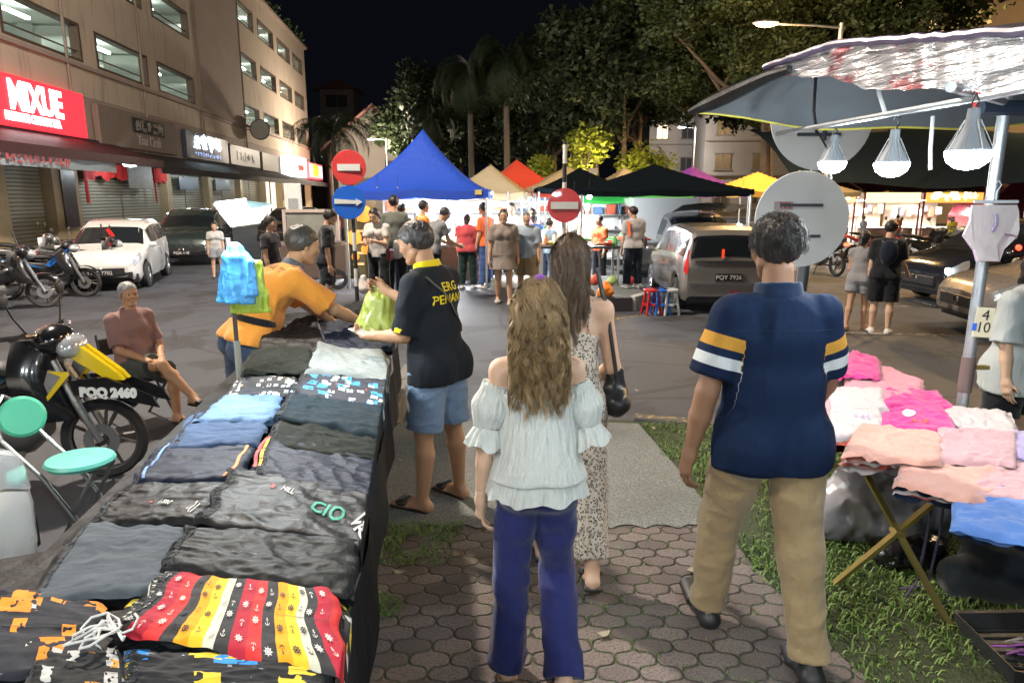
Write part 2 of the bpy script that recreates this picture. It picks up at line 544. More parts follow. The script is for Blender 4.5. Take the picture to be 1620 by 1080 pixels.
class Fig:
    """a posed skeleton in local space, facing +y"""
    def __init__(s, h=1.68, wd=1., lean=2, side=0, bend=0, twist=0, pel=None, legs=((0, 3, 0, 2, 0), (0, 3, 0, 2, 0)),
                 arms=((4, 8, 12, 4), (4, 8, 12, 4)), yaw=0, nod=0, roll=0, curl=(25, 25), palm=('in', 'in'), fem=False, belly=0.):
        s.h = h; s.wd = wd; s.fem = fem; s.belly = belly
        X = rotm('Z', twist) @ np.array([1., 0, 0])
        def up(a): return rotm('Y', side) @ (rotm('Z', twist) @ np.array([0, math.sin(R(a)), math.cos(R(a))]))
        s.U = up(lean); s.U2 = up(lean + bend); s.X = X; s.Fv = nrm(np.cross(s.U2, X)); s.F0 = nrm(np.cross(s.U, X))
        hz = .52 * h
        s.pel = np.array([0, 0, hz]) if pel is None else np.array(pel, float)
        s.hip = {}; s.kn = {}; s.an = {}; s.ft = {}; s.sh = {}; s.el = {}; s.wr = {}; s.hd = {}
        for i, sd in enumerate((-1, 1)):
            t, to, k, ko, fy = legs[i][:5]; fp = legs[i][5] if len(legs[i]) > 5 else 0
            s.hip[sd] = s.pel + np.array([1., 0, 0]) * sd * .053 * h * wd
            s.kn[sd] = s.hip[sd] + dirv(t, to, sd) * .238 * h
            s.an[sd] = s.kn[sd] + dirv(k, ko, sd) * .237 * h
            s.ft[sd] = np.array([sd * math.sin(R(fy)) * math.cos(R(fp)), math.cos(R(fy)) * math.cos(R(fp)), math.sin(R(fp))])
        if pel is None:
            lo = min(s.an[q][2] - (.045 * h if s.ft[q][2] > -.3 else .06 * h) for q in (-1, 1))
            for D in (s.hip, s.kn, s.an):
                for q in D: D[q][2] -= lo
            s.pel[2] -= lo
        s.mid = s.pel + s.U * .12 * h; s.chest = s.mid + s.U2 * .11 * h; s.nb = s.mid + s.U2 * .185 * h
        for i, sd in enumerate((-1, 1)):
            s.sh[sd] = s.nb + X * sd * .097 * h * wd - s.U2 * .030 * h
            a = arms[i]; s.el[sd] = s.sh[sd] + dirv(a[0], a[1], sd) * .17 * h; s.wr[sd] = s.el[sd] + dirv(a[2], a[3], sd) * .145 * h
            s.hd[sd] = nrm(s.wr[sd] - s.el[sd])
        s.curl = dict(zip((-1, 1), curl)); s.palm = dict(zip((-1, 1), palm))
        Rh = rotm('Z', twist + yaw) @ rotm('X', -(lean + bend) * .45 - nod) @ rotm('Y', roll); s.Rh = Rh
        s.neck = s.nb + nrm(s.U2 * .6 + Rh @ np.array([0, .12, 1.])) * .045 * h
        s.hs = .132 * h; s.hc = s.neck + Rh @ np.array([0, .018 * h, .063 * h])
    def height(s): return (s.hc + s.Rh @ np.array([0, 0, .5 * s.hs]))[2]
    def torso(s, o=0., lower=True, f=1.):
        h, w = s.h, s.wd; X, F0, F1 = s.X, s.F0, s.Fv; e = o
        P = [S(s.mid, s.chest, .056 * h * w * f + e, .063 * h * w * f + e, st=[(X, 1.42 if not s.fem else 1.3)]),
             S(s.chest, s.nb - s.U2 * .03 * h, .063 * h * w * f + e, .05 * h * w * f + e, st=[(X, 1.5 if not s.fem else 1.38)])]
        if lower: P.append(S(s.pel + s.U * .01 * h, s.mid, .062 * h * w * f + e, .056 * h * w * f + e, st=[(X, 1.35)]))
        if s.belly: P.append(ell(s.mid + F0 * .028 * h - s.U * .02 * h, (.075 * h * w + e, (.05 + s.belly) * h + e, .075 * h + e)))
        for sd in (-1, 1): P.append(S(s.nb + X * sd * .02 * h - s.U2 * .004 * h, s.sh[sd], .026 * h + e * .7, .030 * h * w + e * .8, k=.03))
        if s.fem:
            for sd in (-1, 1): P.append(ell(s.chest + X * sd * .045 * h + s.Fv * .045 * h - s.U2 * .005 * h, (.036 * h + e, .036 * h + e, .036 * h + e)))
        return P
    def body(s, hide_top=False):
        h, w = s.h, s.wd; P = s.torso()
        P += [S(s.nb - s.U2 * .01 * h, s.neck + s.Rh @ np.array([0, .002, .02 * h]), .034 * h, .031 * h)]
        for sd in (-1, 1):
            P += [S(s.sh[sd], s.sh[sd], .031 * h * w), S(s.sh[sd], s.el[sd], .029 * h * w, .0235 * h * w),
                  S(s.el[sd], s.el[sd] * .6 + s.wr[sd] * .4, .0245 * h * w, .0235 * h * w, k=.012),
                  S(s.el[sd] * .6 + s.wr[sd] * .4, s.wr[sd], .0235 * h * w, .0155 * h, k=.012)]
            hp, kn, an = s.hip[sd], s.kn[sd], s.an[sd]; cal = kn * .68 + an * .32; back = np.array([0, -.008 * h, 0])
            P += [S(hp, kn, .053 * h * w, .034 * h * w), S(kn, cal + back, .031 * h * w, .034 * h * w, k=.015), S(cal + back, an, .034 * h * w, .0205 * h, k=.015)]
            ft = s.ft[sd]; down = nrm(np.array([0, 0, -1.]) - ft * (-ft[2])); side = nrm(np.cross(ft, down))
            he = an - ft * .022 * h + down * .026 * h; mi_ = an + ft * .055 * h + down * .027 * h; to = an + ft * .112 * h + down * .032 * h
            P += [S(an, he, .02 * h, .019 * h, k=.012), S(an, mi_, .02 * h, .016 * h, k=.012), S(he, mi_, .018 * h, .015 * h, st=[(side, 1.25)], k=.01), S(mi_, to, .0145 * h, .011 * h, st=[(side, 1.9)], k=.01)]
        # buttocks
        for sd in (-1, 1): P.append(ell(s.hip[sd] + np.array([0, -.03 * h, -.005 * h]), (.055 * h * w,) * 3, k=.02))
        return P
    def hands(s):
        out = []
        for sd in (-1, 1):
            d = s.hd[sd]; pm = s.palm[sd]
            if pm is None: continue
            inw = -s.X * sd; fr = np.array([0, 1., 0]); dn = np.array([0, 0, -1.])
            if isinstance(pm, tuple): pn, th = np.array(pm[0], float), np.array(pm[1], float); d = np.array(pm[2], float) if len(pm) > 2 else d
            elif pm == 'in': pn, th = inw, fr + .2 * s.Fv - .01 * dn
            elif pm == 'back': pn, th = np.array([0, -1., 0]) + inw * .3, inw
            elif pm == 'down': pn, th = dn, inw
            else: pn, th = -dn, -inw
            if abs(np.dot(nrm(th), nrm(d))) > .9: th = -dn
            out.append((S(s.wr[sd] - nrm(d) * .02, s.wr[sd] + nrm(d) * .02, .0155 * s.h, .0165 * s.h, st=[(nrm(th - nrm(d) * np.dot(th, nrm(d))), 1.15)]), hand_shapes(s.wr[sd], d, pn, th, s.h, s.curl[sd])))
        return out
HEAD = [ell((0, -.06, .13), (.335, .42, .37)), ell((0, .10, -.17), (.25, .28, .30)), ell((0, .20, .02), (.27, .22, .30)), S((-.05, .29, -.40), (.05, .29, -.40), .085),
        S((-.2, -.02, -.22), (-.06, .26, -.40), .09), S((.2, -.02, -.22), (.06, .26, -.40), .09),
        S((0, .375, .06), (0, .47, -.09), .03, .05, k=.04), S((-.05, .42, -.1), (.05, .42, -.1), .035, k=.03),
        S((-.15, .335, .1), (.15, .335, .1), .055, k=.08), ell((-.17, .27, -.08), (.1, .1, .1), k=.1), ell((.17, .27, -.08), (.1, .1, .1), k=.1),
        ell((-.13, .43, .03), (.075, .05, .045), sub=True, k=.06), ell((.13, .43, .03), (.075, .05, .045), sub=True, k=.06),
        ell((-.13, .345, .025), (.062, .05, .05), k=.02), ell((.13, .345, .025), (.062, .05, .05), k=.02),
        S((-.07, .385, -.215), (.07, .385, -.215), .03, k=.03), S((-.055, .38, -.265), (.055, .38, -.265), .034, k=.03),
        S((-.09, .43, -.24), (.09, .43, -.24), .010, sub=True, k=.02),
        ell((-.345, -.03, -.02), (.03, .075, .125), axes=((1, 0, 0), (0, 1, .15), (0, -.15, 1)), k=.03), ell((.345, -.03, -.02), (.03, .075, .125), axes=((1, 0, 0), (0, 1, .15), (0, -.15, 1)), k=.03)]
_headc = {}
def head_vq(q):
    if q not in _headc: _headc[q] = imesh(HEAD, q, .07, smooth=2)
    return _headc[q]
_hairc = {}
def hair_vq(kind, q):
    key = (kind, q)
    if key in _hairc: return _hairc[key]
    g = .022 if kind in ('buzz', 'grey_short') else .05
    P = [ell((0, -.06, .14), (.345 + g, .43 + g, .385 + g))]
    if kind in ('long', 'bob', 'tied'):
        P += [S((0, -.2, .05), (0, -.3, -.45), .3, .24, st=[((1, 0, 0), 1.25)])]
    if kind == 'long': P += [S((0, -.3, -.4), (0, -.34, -1.25), .2, .13, st=[((1, 0, 0), 1.8)]), S((-.3, .02, .1), (-.3, -.02, -.95), .12, .09), S((.3, .02, .1), (.3, -.02, -.95), .12, .09)]
    if kind == 'bob': P += [S((-.32, -.02, .1), (-.3, .0, -.5), .13, .1), S((.32, -.02, .1), (.3, .0, -.5), .13, .1)]
    if kind == 'tied': P += [S((0, -.45, .1), (0, -.6, -.5), .12, .05)]
    def disp(Pt): return .035 * fnoise(Pt * np.array([1, 1, .5]), 9, 3) + .02 * fnoise(Pt * np.array([1, 1, .3]), 22, 2)
    def face(Pt):
        x, y, z = Pt[:, 0], Pt[:, 1], Pt[:, 2]
        fr = ((y - .36) * .40 - (z - .30) * .42) / .58 + .03 * fnoise(Pt, 7, 2)
        return fr
    cuts = [face]
    if kind in ('short', 'buzz', 'grey_short', 'thick'):
        cuts.append(lambda Pt: (-.16 - Pt[:, 2]) * .9 + (np.abs(Pt[:, 0]) - .3) * .35 + .04 * vnoise(Pt, 9))
    else:
        cuts[0] = lambda Pt: np.maximum(np.minimum((Pt[:, 1] - .2) - np.abs(Pt[:, 0]) * .25, .33 - Pt[:, 2]), (Pt[:, 1] - .36) * .5 - (Pt[:, 2] - .33) * .5)
        P2 = P
    _hairc[key] = imesh(P, q, .08, disp, cuts, smooth=1); return _hairc[key]

def strands(root, name, hd, hs, m, n, length, seed=1, fall=None, r=.0011, jag=.1, locks=0, rows=12, wave=.01, floor=None, pull=None, back=False):
    """loose hair strands: each leaves the scalp, follows the skull and then falls; length in head heights"""
    g = np.random.default_rng(seed); Rh, hc = hd
    # seeds on the skull, denser towards the crown
    u = g.random(n); th = g.random(n) * 2 * PI; ph = np.arccos(1 - u * 1.25)
    if back: th = np.where(g.random(n) < .8, -PI / 2 + g.normal(0, .95, n), th)
    ok = ~((np.sin(th) > .35) & (np.cos(ph) < .55)); th, ph = th[ok], ph[ok]; n = len(th)
    p = np.stack([.37 * np.sin(ph) * np.cos(th), -.06 + .455 * np.sin(ph) * np.sin(th), .14 + .41 * np.cos(ph)], 1)
    C = np.array([0, -.06, .14]); rad = np.array([.385, .47, .42])
    T = [p]; L = length * (1 - jag + 2 * jag * g.random(n)); w1 = g.normal(0, 1, (n, 3)); w2 = g.random(n) * 6.28; lt = g.normal(.25, .3, n)
    if locks:
        K = p[g.integers(0, n, locks)]; lk = np.argmin(((p[:, None, :] - K[None]) ** 2).sum(-1), 1); jit = g.normal(0, 1, n)
        L = (length * (1 - jag + 2 * jag * g.random(locks)))[lk] * (1 + .04 * jit); w2 = (g.random(locks) * 6.28)[lk] + .25 * jit; w1 = g.normal(0, 1, (locks, 3))[lk] * .8 + .5 * w1; lt = g.normal(.28, .32, locks)[lk] + .10 * jit
    step = L / rows
    tip = np.array([.0, -.30, 0]); cur = p.copy()
    dwn = np.array([0, 0, -1.])
    for i in range(rows):
        if pull is not None and i < 3: d = (np.array(pull) - cur); d /= np.linalg.norm(d, axis=1)[:, None] + 1e-6; d = d + w1 * .05
        else:
            d = np.tile(dwn, (n, 1)) + w1 * .05 + np.stack([cur[:, 0] * -.12, -.10 - .02 * cur[:, 1], 0 * cur[:, 0]], 1)
        cur = cur + d * step[:, None]
        cur[:, 0] += wave * np.sin(w2 + i * 1.1); cur[:, 1] += wave * np.cos(w2 * 1.7 + i * .9)
        q = (cur - C) / rad; l = np.linalg.norm(q, axis=1); ins = (l < 1.02 + .08 * (w2 / 6.28)) 
        tgt = 1.02 + .12 * (w2 / 6.28); cur = np.where(ins[:, None], C + q / l[:, None] * tgt[:, None] * rad, cur)
        if floor is not None: cur = floor(cur, w2 / 6.28)
        T.append(cur.copy())
    T = np.stack(T, 1)
    if locks:
        cnt = np.maximum(np.bincount(lk, minlength=locks), 1)[:, None, None]; mean = np.zeros((locks,) + T.shape[1:]); np.add.at(mean, lk, T); mean /= cnt
        T = T + (mean[lk] - T) * (np.linspace(0, 1, rows + 1) ** .8 * .5)[None, :, None]
    #                                 # n, rows+1, 3
    W = T @ Rh.T * hs + hc
    rr = np.linspace(1, .35, rows + 1) * r
    a = nrm(Rh @ np.array([1, 0, 0])); ring = []
    dt = np.gradient(W, axis=1); dt /= np.linalg.norm(dt, axis=2)[..., None] + 1e-9
    x = np.cross(dt, np.array([.2, .3, .93])); x /= np.linalg.norm(x, axis=2)[..., None] + 1e-9; y = np.cross(dt, x)
    for k_ in range(3):
        t_ = 2 * PI * k_ / 3; ring.append(W + (x * math.cos(t_) + y * math.sin(t_)) * rr[None, :, None])
    V = np.stack(ring, 2).reshape(-1, 3); m_ = rows + 1
    base = (np.arange(n) * m_ * 3)[:, None, None] + (np.arange(rows) * 3)[None, :, None]; k3 = np.arange(3)[None, None, :]; k4 = (k3 + 1) % 3
    Q = np.stack([base + k3, base + k4, base + 3 + k4, base + 3 + k3], -1).reshape(-1, 4)
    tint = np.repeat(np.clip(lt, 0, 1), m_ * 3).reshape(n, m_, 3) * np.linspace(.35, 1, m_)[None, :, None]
    return V, Q, tint.ravel()

def limbs(F, which, o, t0=0., t1=1., ends=(0, 1), cap=True, flare=0.):
    """sleeve or trouser tubes round a limb; t runs 0..2 over its two bones"""
    out = []; h = F.h; w = F.wd
    for sd in which[1]:
        if which[0] == 'arm': J = (F.sh[sd], F.el[sd], F.wr[sd]); r = (.030 * h * w, .0265 * h * w, .018 * h)
        else: J = (F.hip[sd], F.kn[sd], F.an[sd]); r = (.056 * h * w, .040 * h * w, .030 * h)
        def at(t): i = 0 if t <= 1 else 1; u = t - i; return J[i] * (1 - u) + J[i + 1] * u, r[i] * (1 - u) + r[i + 1] * u
        if t1 <= 1:
            a, ra = at(t0); b, rb = at(t1); out.append(S(a, b, ra + o, rb + o + flare, fb=cap, fa=False))
        else:
            a, ra = at(t0); b, rb = at(1); c, rc = at(t1)
            out += [S(a, b, ra + o, rb + o, k=.03), S(b, c, rb + o, rc + o + flare, fb=cap, k=.03)]
    return out
def wrinkle(amp, s=9., st=(1, 1, .6), seed=0):
    st = np.array(st)
    def f(P):
        Q = P * st + seed; Q = Q + .06 * np.stack([vnoise(Q, 6), vnoise(Q + 5, 6), vnoise(Q + 9, 6)], -1); a = fnoise(Q, s * .7, 2); b = 1 - np.abs(fnoise(Q + 3.1, s * 1.1, 2)) * 3.4
        return amp * (a * .5 + np.maximum(b, -1.2) * .62 - .15)
    return f
def person(label, x, y, rz=0., F=None, res=.014, skn=(.45, .27, .18), hair=('short', (.02, .017, .015)), top=None, low=None, shoes=None,
           group=None, extra=None, z=0., face=True, cat='person'):
    """top: dict(m, sleeve, o, hem, cut); low: dict(kind, m, len, o)"""
    F = F or Fig(); h = F.h
    root = thing('person', label, cat, (x, y, z), R(rz), group)
    q = .045 if res > .012 else (.03 if res > .009 else .02)
    body = imesh(F.body(), res, .022 if res < .012 else .03)
    HV, HQ = head_vq(q); HV = HV @ (F.Rh.T) * F.hs + F.hc
    parts = [body, (HV, HQ)]
    hres = .0045 if res < .009 else (.0065 if res < .013 else .009)
    for cuff, sh in F.hands(): parts.append(imesh([cuff] + sh, hres, .006, smooth=1))
    put('body', join_vq(parts), skin(skn), root)
    if hair:
        V, Q = hair_vq(hair[0], q); V = V @ F.Rh.T * F.hs + F.hc; ho = put('hair', (V, Q), hairmat(hair[1]), root)
    if face:
        for sx in (-.13, .13):
            e = MB(); e.sphere(F.Rh @ np.array([sx, .375, .022]) * F.hs + F.hc, .040 * F.hs, 8)
            e.build('eye', mat('eye', (.03, .02, .015), .2), root, True)
        e = MB(); 
        pts = [F.Rh @ np.array([sx, .408 - abs(sx) * .3, -.235 - .09 * abs(sx)]) * F.hs + F.hc for sx in (-.085, -.04, 0, .04, .085)]
        e.tube(pts, [.006 * F.hs, .016 * F.hs, .018 * F.hs, .016 * F.hs, .006 * F.hs], 6); e.build('lips', mat('lips', (.30, .11, .09), .5), root, True)
        for sx in (-1, 1):
            e = MB(); e.tube([F.Rh @ np.array([sx * a, b, c]) * F.hs + F.hc for a, b, c in ((.07, .39, .095), (.13, .39, .125), (.20, .345, .105))], [.012 * F.hs, .015 * F.hs, .006 * F.hs], 5)
            e.build('eyebrow', mat('brow', (.03, .025, .02), .8), root, True)
    if top:
        o = top.get('o', .012); hem = top.get('hem', -.02); sl = top.get('sleeve', .55)
        hemp = F.pel + F.U * hem * h
        P = F.torso(o, lower=True)
        fl = top.get('flare', .0)
        P.append(S(F.mid, hemp, .060 * h * F.wd + o + .004, .064 * h * F.wd + o + fl, st=[(F.X, 1.38)], fb=True))
        for sd in (-1, 1): P.append(S(F.hip[sd] + F.U * .03 * h, F.hip[sd] + F.U * hem * h * .9 + np.array([0, -.012 * h, 0]), .052 * h * F.wd + o, .056 * h * F.wd + o + fl * .6, fb=True))
        for sd in (-1, 1): P.append(ell(F.hip[sd] + np.array([0, -.03 * h, -.005 * h]), (.056 * h * F.wd + o + .004,) * 3, k=.05))
        if sl > 0: P += limbs(F, ('arm', (-1, 1)), top.get('so', o + .006), 0, sl, flare=top.get('sf', .006))
        cuts = [lambda Pt: -((Pt - hemp) @ F.U)]
        if top.get('strap'):
            tp = F.nb - F.U2 * top['strap'] * h; cuts.append(lambda Pt: (Pt - tp) @ F.U2)
        disp = wrinkle(top.get('wr', .007), top.get('ws', 9), top.get('wst', (1, 1, .6)), seed=len(label))
        hemcut = [cuts[0]] if sl <= 0 or all((F.el[s_] - hemp) @ F.U > 0 for s_ in (-1, 1)) and all((F.sh[s_] * (1 - sl / 2) + F.wr[s_] * sl / 2 - hemp) @ F.U > 0.03 for s_ in (-1, 1)) else []
        to = imesh(P, max(res * .9, .007), .03, disp, hemcut + cuts[1:], smooth=1)
        at = None
        if top.get('attr'): at = top['attr'](to[0], F)
        put(top.get('name', 'shirt'), to, top['m'], root, at)
        if top.get('collar'):
            P = [S(F.nb - F.U2 * .02 * h - F.Fv * .004, F.neck - F.U2 * .002 * h, .040 * h, .036 * h, fb=True, fa=True)]
            put('collar', imesh(P, max(res * .7, .006), .01, smooth=1), top['collar'], root)
    if low:
        kd = low['kind']; o = low.get('o', .012); wz = low.get('waist', .03); P = []
        wp = F.pel + F.U * wz * h
        if kd in ('trousers', 'shorts'):
            ln = low.get('len', 1.93 if kd == 'trousers' else .85)
            P += [S(F.pel - F.U * .01 * h, wp, .058 * h * F.wd + o * .6, .055 * h * F.wd + o * .4, st=[(F.X, 1.32)], fb=True)]
            for sd in (-1, 1): P.append(ell(F.hip[sd] + np.array([0, -.03 * h, -.005 * h]), (.055 * h * F.wd + o * .5,) * 3, k=.03))
            P += limbs(F, ('leg', (-1, 1)), o, .0, ln, flare=low.get('flare', .012 if kd == 'shorts' else .012))
            disp = wrinkle(low.get('wr', .008), low.get('ws', 8), (.8, .8, 1.7), seed=len(label) + 5)
            put(low.get('name', kd), imesh(P, max(res * .9, .007), .022, disp, smooth=1), low['m'], root)
        else:                                               # skirt or the lower half of a dress
            hz = low['z'] * h; c = np.array([(F.kn[-1][0] + F.kn[1][0]) / 2, (F.kn[-1][1] + F.kn[1][1]) / 2, hz])
            P += [S(wp, F.pel, .06 * h * F.wd + o, .066 * h * F.wd + o, st=[(F.X, 1.34)], fa=True), S(F.pel, c, .066 * h * F.wd + o, low.get('r', .085) * h, st=[(F.X, 1.25)], fb=True)]
            disp = wrinkle(.012, 7, (1, 1, .15), seed=3)
            put(low.get('name', 'skirt'), imesh(P, max(res * .9, .008), .03, disp, smooth=1), low['m'], root)
    if shoes:
        kind, sm = shoes
        for sd in (-1, 1):
            P = []
            an, ft = F.an[sd], F.ft[sd]; down = nrm(np.array([0, 0, -1.]) - ft * (-ft[2])); side = nrm(np.cross(ft, down))
            he = an - ft * .024 * h + down * .028 * h; to_ = an + ft * .118 * h + down * .034 * h; mi_ = an + ft * .05 * h + down * .03 * h
            if kind == 'shoe':
                P += [S(he, mi_, .0225 * h, .0205 * h, st=[(side, 1.2)], k=.01), S(mi_, to_, .0205 * h, .016 * h, st=[(side, 1.7)], k=.01), S(an, he, .024 * h, .022 * h, k=.01)]
            else:
                a, b = he + down * .017 * h, to_ + down * .006 * h + ft * .004
                P += [S(a, b, .0085 * h, .0085 * h, st=[(side, 3.2)], k=.004)]
                c = an + ft * .075 * h + down * .017 * h; P += [S(c - side * .024 * h, c + side * .024 * h, .0125 * h, st=[(ft, 1.8)], k=.006)]
            put('shoe' if kind == 'shoe' else 'sandal', imesh(P, max(res * .75, .006), .01, smooth=1), sm, root)
    if extra: extra(root, F)
    return root, F
# ------------------------------------------------------------- ground
def ground_materials():
    t = NT('asphalt'); a = t.noise(.35, 5); b = t.noise(260, 2); c = t.noise(2.2, 6)
    cc = t.mix(a, (.036, .041, .052), (.066, .072, .086)); cc = t.mix(t.math('MULTIPLY', c, .5), cc, (.027, .030, .038)); cc = t.mix(t.ramp(t.noise(.9, 6, rough=.7), [(.52, (0, 0, 0)), (.56, (.9, .9, .9))]), cc, (.024, .025, .029)); vo = t.n('ShaderNodeTexVoronoi', i_Scale=.55, feature='DISTANCE_TO_EDGE'); dv_ = t.n('ShaderNodeVectorMath', operation='ADD'); t.l(t.co(), dv_.inputs[0]); t.l(t.n('ShaderNodeTexNoise', i_Scale=1.6, i_Detail=6.).outputs[1], dv_.inputs[1]); t.l(dv_.outputs[0], vo.inputs['Vector']); cc = t.mix(t.ramp(vo.outputs[0], [(.006, (.8, .8, .8)), (.02, (0, 0, 0))]), cc, (.018, .018, .02)); cc = t.mix(t.ramp(t.noise(7, 2), [(.74, (0, 0, 0)), (.77, (.6, .6, .6))]), cc, (.02, .02, .02))
    cc = t.mix(t.ramp(b, [(.60, (0, 0, 0)), (.72, (1, 1, 1))]), cc, (.16, .155, .15))
    t.out(cc, t.math('MULTIPLY_ADD', a, .3, .55), t.bump(t.noise(170, 3), .55, .012)); asph = t.m
    t = NT('concrete_slab'); a = t.noise(2.2, 6); b = t.noise(120, 3)
    cc = t.mix(a, (.15, .165, .15), (.25, .27, .25)); cc = t.mix(t.ramp(b, [(.42, (1, 1, 1)), (.56, (0, 0, 0))]), cc, (.085, .09, .085))
    cc = t.mix(t.ramp(t.noise(1.1, 5), [(.5, (0, 0, 0)), (.7, (1, 1, 1))]), cc, (.10, .105, .10))
    t.out(cc, .85, t.bump(b, .6, .012)); slab = t.m
    t = NT('brick_pavers'); sx = t.n('ShaderNodeSeparateXYZ'); t.l(t.co(), sx.inputs[0]); X, Y = sx.outputs[0], sx.outputs[1]
    p = .165; u = t.math('DIVIDE', t.math('ADD', X, Y), p); v = t.math('DIVIDE', t.math('SUBTRACT', X, Y), p)
    u2 = t.math('ADD', u, t.math('MULTIPLY', t.math('SINE', t.math('MULTIPLY', v, 2 * PI)), .11))
    v2 = t.math('ADD', v, t.math('MULTIPLY', t.math('SINE', t.math('MULTIPLY', u, 2 * PI)), .11))
    wob = t.math('MULTIPLY', t.math('SUBTRACT', t.noise(9, 5), .5), .22)
    du = t.math('ABSOLUTE', t.math('SUBTRACT', t.math('FRACT', t.math('ADD', u2, wob)), .5)); dv = t.math('ABSOLUTE', t.math('SUBTRACT', t.math('FRACT', t.math('SUBTRACT', v2, wob)), .5))
    e = t.math('SUBTRACT', .5, t.math('MAXIMUM', du, dv))       # 0 in the joint
    joint = t.ramp(e, [(.012, (1, 1, 1)), (.036, (0, 0, 0))]); dome = t.ramp(e, [(.0, (0, 0, 0)), (.09, (1, 1, 1))])
    cid = t.n('ShaderNodeCombineXYZ'); t.l(t.math('FLOOR', u2), cid.inputs[0]); t.l(t.math('FLOOR', v2), cid.inputs[1])
    wn_ = t.n('ShaderNodeTexWhiteNoise'); t.l(cid.outputs[0], wn_.inputs[0])
    body = t.mix(wn_.outputs[0], (.095, .072, .064), (.175, .14, .125)); body = t.mix(t.ramp(t.noise(90, 3), [(.45, (0, 0, 0)), (.62, (.8, .8, .8))]), body, (.07, .055, .05))
    body = t.mix(t.ramp(t.noise(1.6, 5), [(.5, (0, 0, 0)), (.75, (.7, .7, .7))]), body, (.085, .08, .065))
    moss = t.ramp(t.noise(3.5, 4), [(.42, (0, 0, 0)), (.6, (1, 1, 1))]); jc = t.mix(moss, (.022, .019, .016), (.05, .085, .022))
    h = t.math('ADD', dome, t.math('MULTIPLY', t.noise(110, 4), .22))
    t.out(t.mix(joint, body, jc), .82, t.bump(h, .9, .014)); pav = t.m
    t = NT('verge_soil'); t.out(t.mix(t.noise(5, 5), (.018, .026, .010), (.05, .065, .025)), .95, t.bump(t.noise(60, 3), .8, .02)); soil = t.m
    t = NT('kerb_concrete'); t.out(t.mix(t.noise(4, 6), (.10, .10, .09), (.22, .21, .19)), .85, t.bump(t.noise(90, 3), .4, .008)); kerb = t.m
    return asph, slab, pav, soil, kerb
ASPH, SLAB, PAV, SOIL, KERB = ground_materials()
def struct(name, mb, m, **kw): return tag(mb.build(name, m, **kw), kind='structure')
def sheet(name, pts, z, m):
    return struct(name, MB().add([(x, y, z) for x, y in pts], [tuple(range(len(pts)))]), m)
ctx('road')
struct('ground', MB().grid(lambda u, v: (-150 + 300 * u, -30 + 330 * v, 0), 30, 33), ASPH)
ctx('island')
scal = [(-.74 + i * .0615, 3.47 + .055 * abs(math.sin(i * 1.05)) ** .7 - .0) for i in range(32)]
sheet('pavers', [(-.80, -3.5), (1.75, -3.5), (1.55, 1.6), (1.32, 2.4), (1.2, 3.1), (1.17, 3.56), (-.78, 3.56)], 0, PAV)
sheet('concrete_path', [(x, y) for x, y in scal] + [(1.18, 3.55), (1.12, 4.3), (1.02, 5.25), (.2, 5.35), (-.9, 5.3), (-1.02, 4.8), (-.78, 3.45)], .006, SLAB)
sheet('verge', [(-1.0, -3.5), (4.6, -3.5), (4.9, 3.4), (4.2, 4.55), (2.6, 4.95), (1.5, 5.25), (.9, 5.38), (-1.0, 5.3), (-.88, 3.5)], -.006, SOIL)
k = MB(); yk = MB()
kl = [(-.90, -3.5), (-.88, 1.5), (-.86, 3.0), (-.93, 4.3), (-1.02, 5.3), (-1.12, 7.2)]
for (a, b) in zip(kl, kl[1:]):
    n_ = max(1, int(math.dist(a, b) / .6))
    for i in range(n_):
        p = Vector((a[0] + (b[0] - a[0]) * (i + .01) / n_, a[1] + (b[1] - a[1]) * (i + .01) / n_, 0)); q = Vector((a[0] + (b[0] - a[0]) * (i + .985) / n_, a[1] + (b[1] - a[1]) * (i + .985) / n_, 0))
        d = (q - p).normalized(); s_ = Vector((d.y, -d.x, 0)) * .06
        k.prism([(-1, -.2), (1, -.2), (1, .005), (.8, .018), (-.8, .018), (-1, .005)], q - p, p, s_, (0, 0, 1))
struct('kerb', k, KERB)
k2 = MB()
kr = [(1.02, 5.42), (1.5, 5.30), (2.6, 5.0), (4.25, 4.62), (5.0, 3.5)]
for a, b in zip(kr, kr[1:]):
    p, q = Vector((*a, 0)), Vector((*b, 0)); d = (q - p).normalized(); s_ = Vector((d.y, -d.x, 0)) * .07
    k2.prism([(-1, -.2), (1, -.2), (1, .012), (-1, .012)], q - p, p, s_, (0, 0, 1))
    if a[0] < 2: yk.prism([(-.86, .0), (.86, .0), (.86, .004), (-.86, .004)], (q - p) * .9, p + Vector((0, 0, .0125)), s_, (0, 0, 1))
    elif True: yk.prism([(-.86, .0), (.86, .0), (.86, .004), (-.86, .004)], (q - p) * .8, p + (q - p) * .12 + Vector((0, 0, .0125)), s_, (0, 0, 1))
struct('kerb_edge', k2, KERB)
def worn(name, c, th=.5):
    t = NT(name); m_ = t.ramp(t.noise(14, 5), [(th - .08, (1, 1, 1)), (th + .1, (0, 0, 0))])
    t.out(t.mix(m_, (.06, .058, .055), c), .7); return t.m
YEL = worn('yellow_line_paint', (.50, .34, .07), .40); WHT = worn('white_line_paint', (.5, .5, .48), .42)
struct('kerb_paint', yk, YEL)
ctx('road')
rm = MB()
def stripe(mb, a, b, w, z=.005):
    a = Vector((*a, z)); b = Vector((*b, z)); d = (b - a).normalized(); s_ = Vector((d.y, -d.x, 0)) * w / 2
    mb.quad(a - s_, a + s_, b + s_, b - s_)
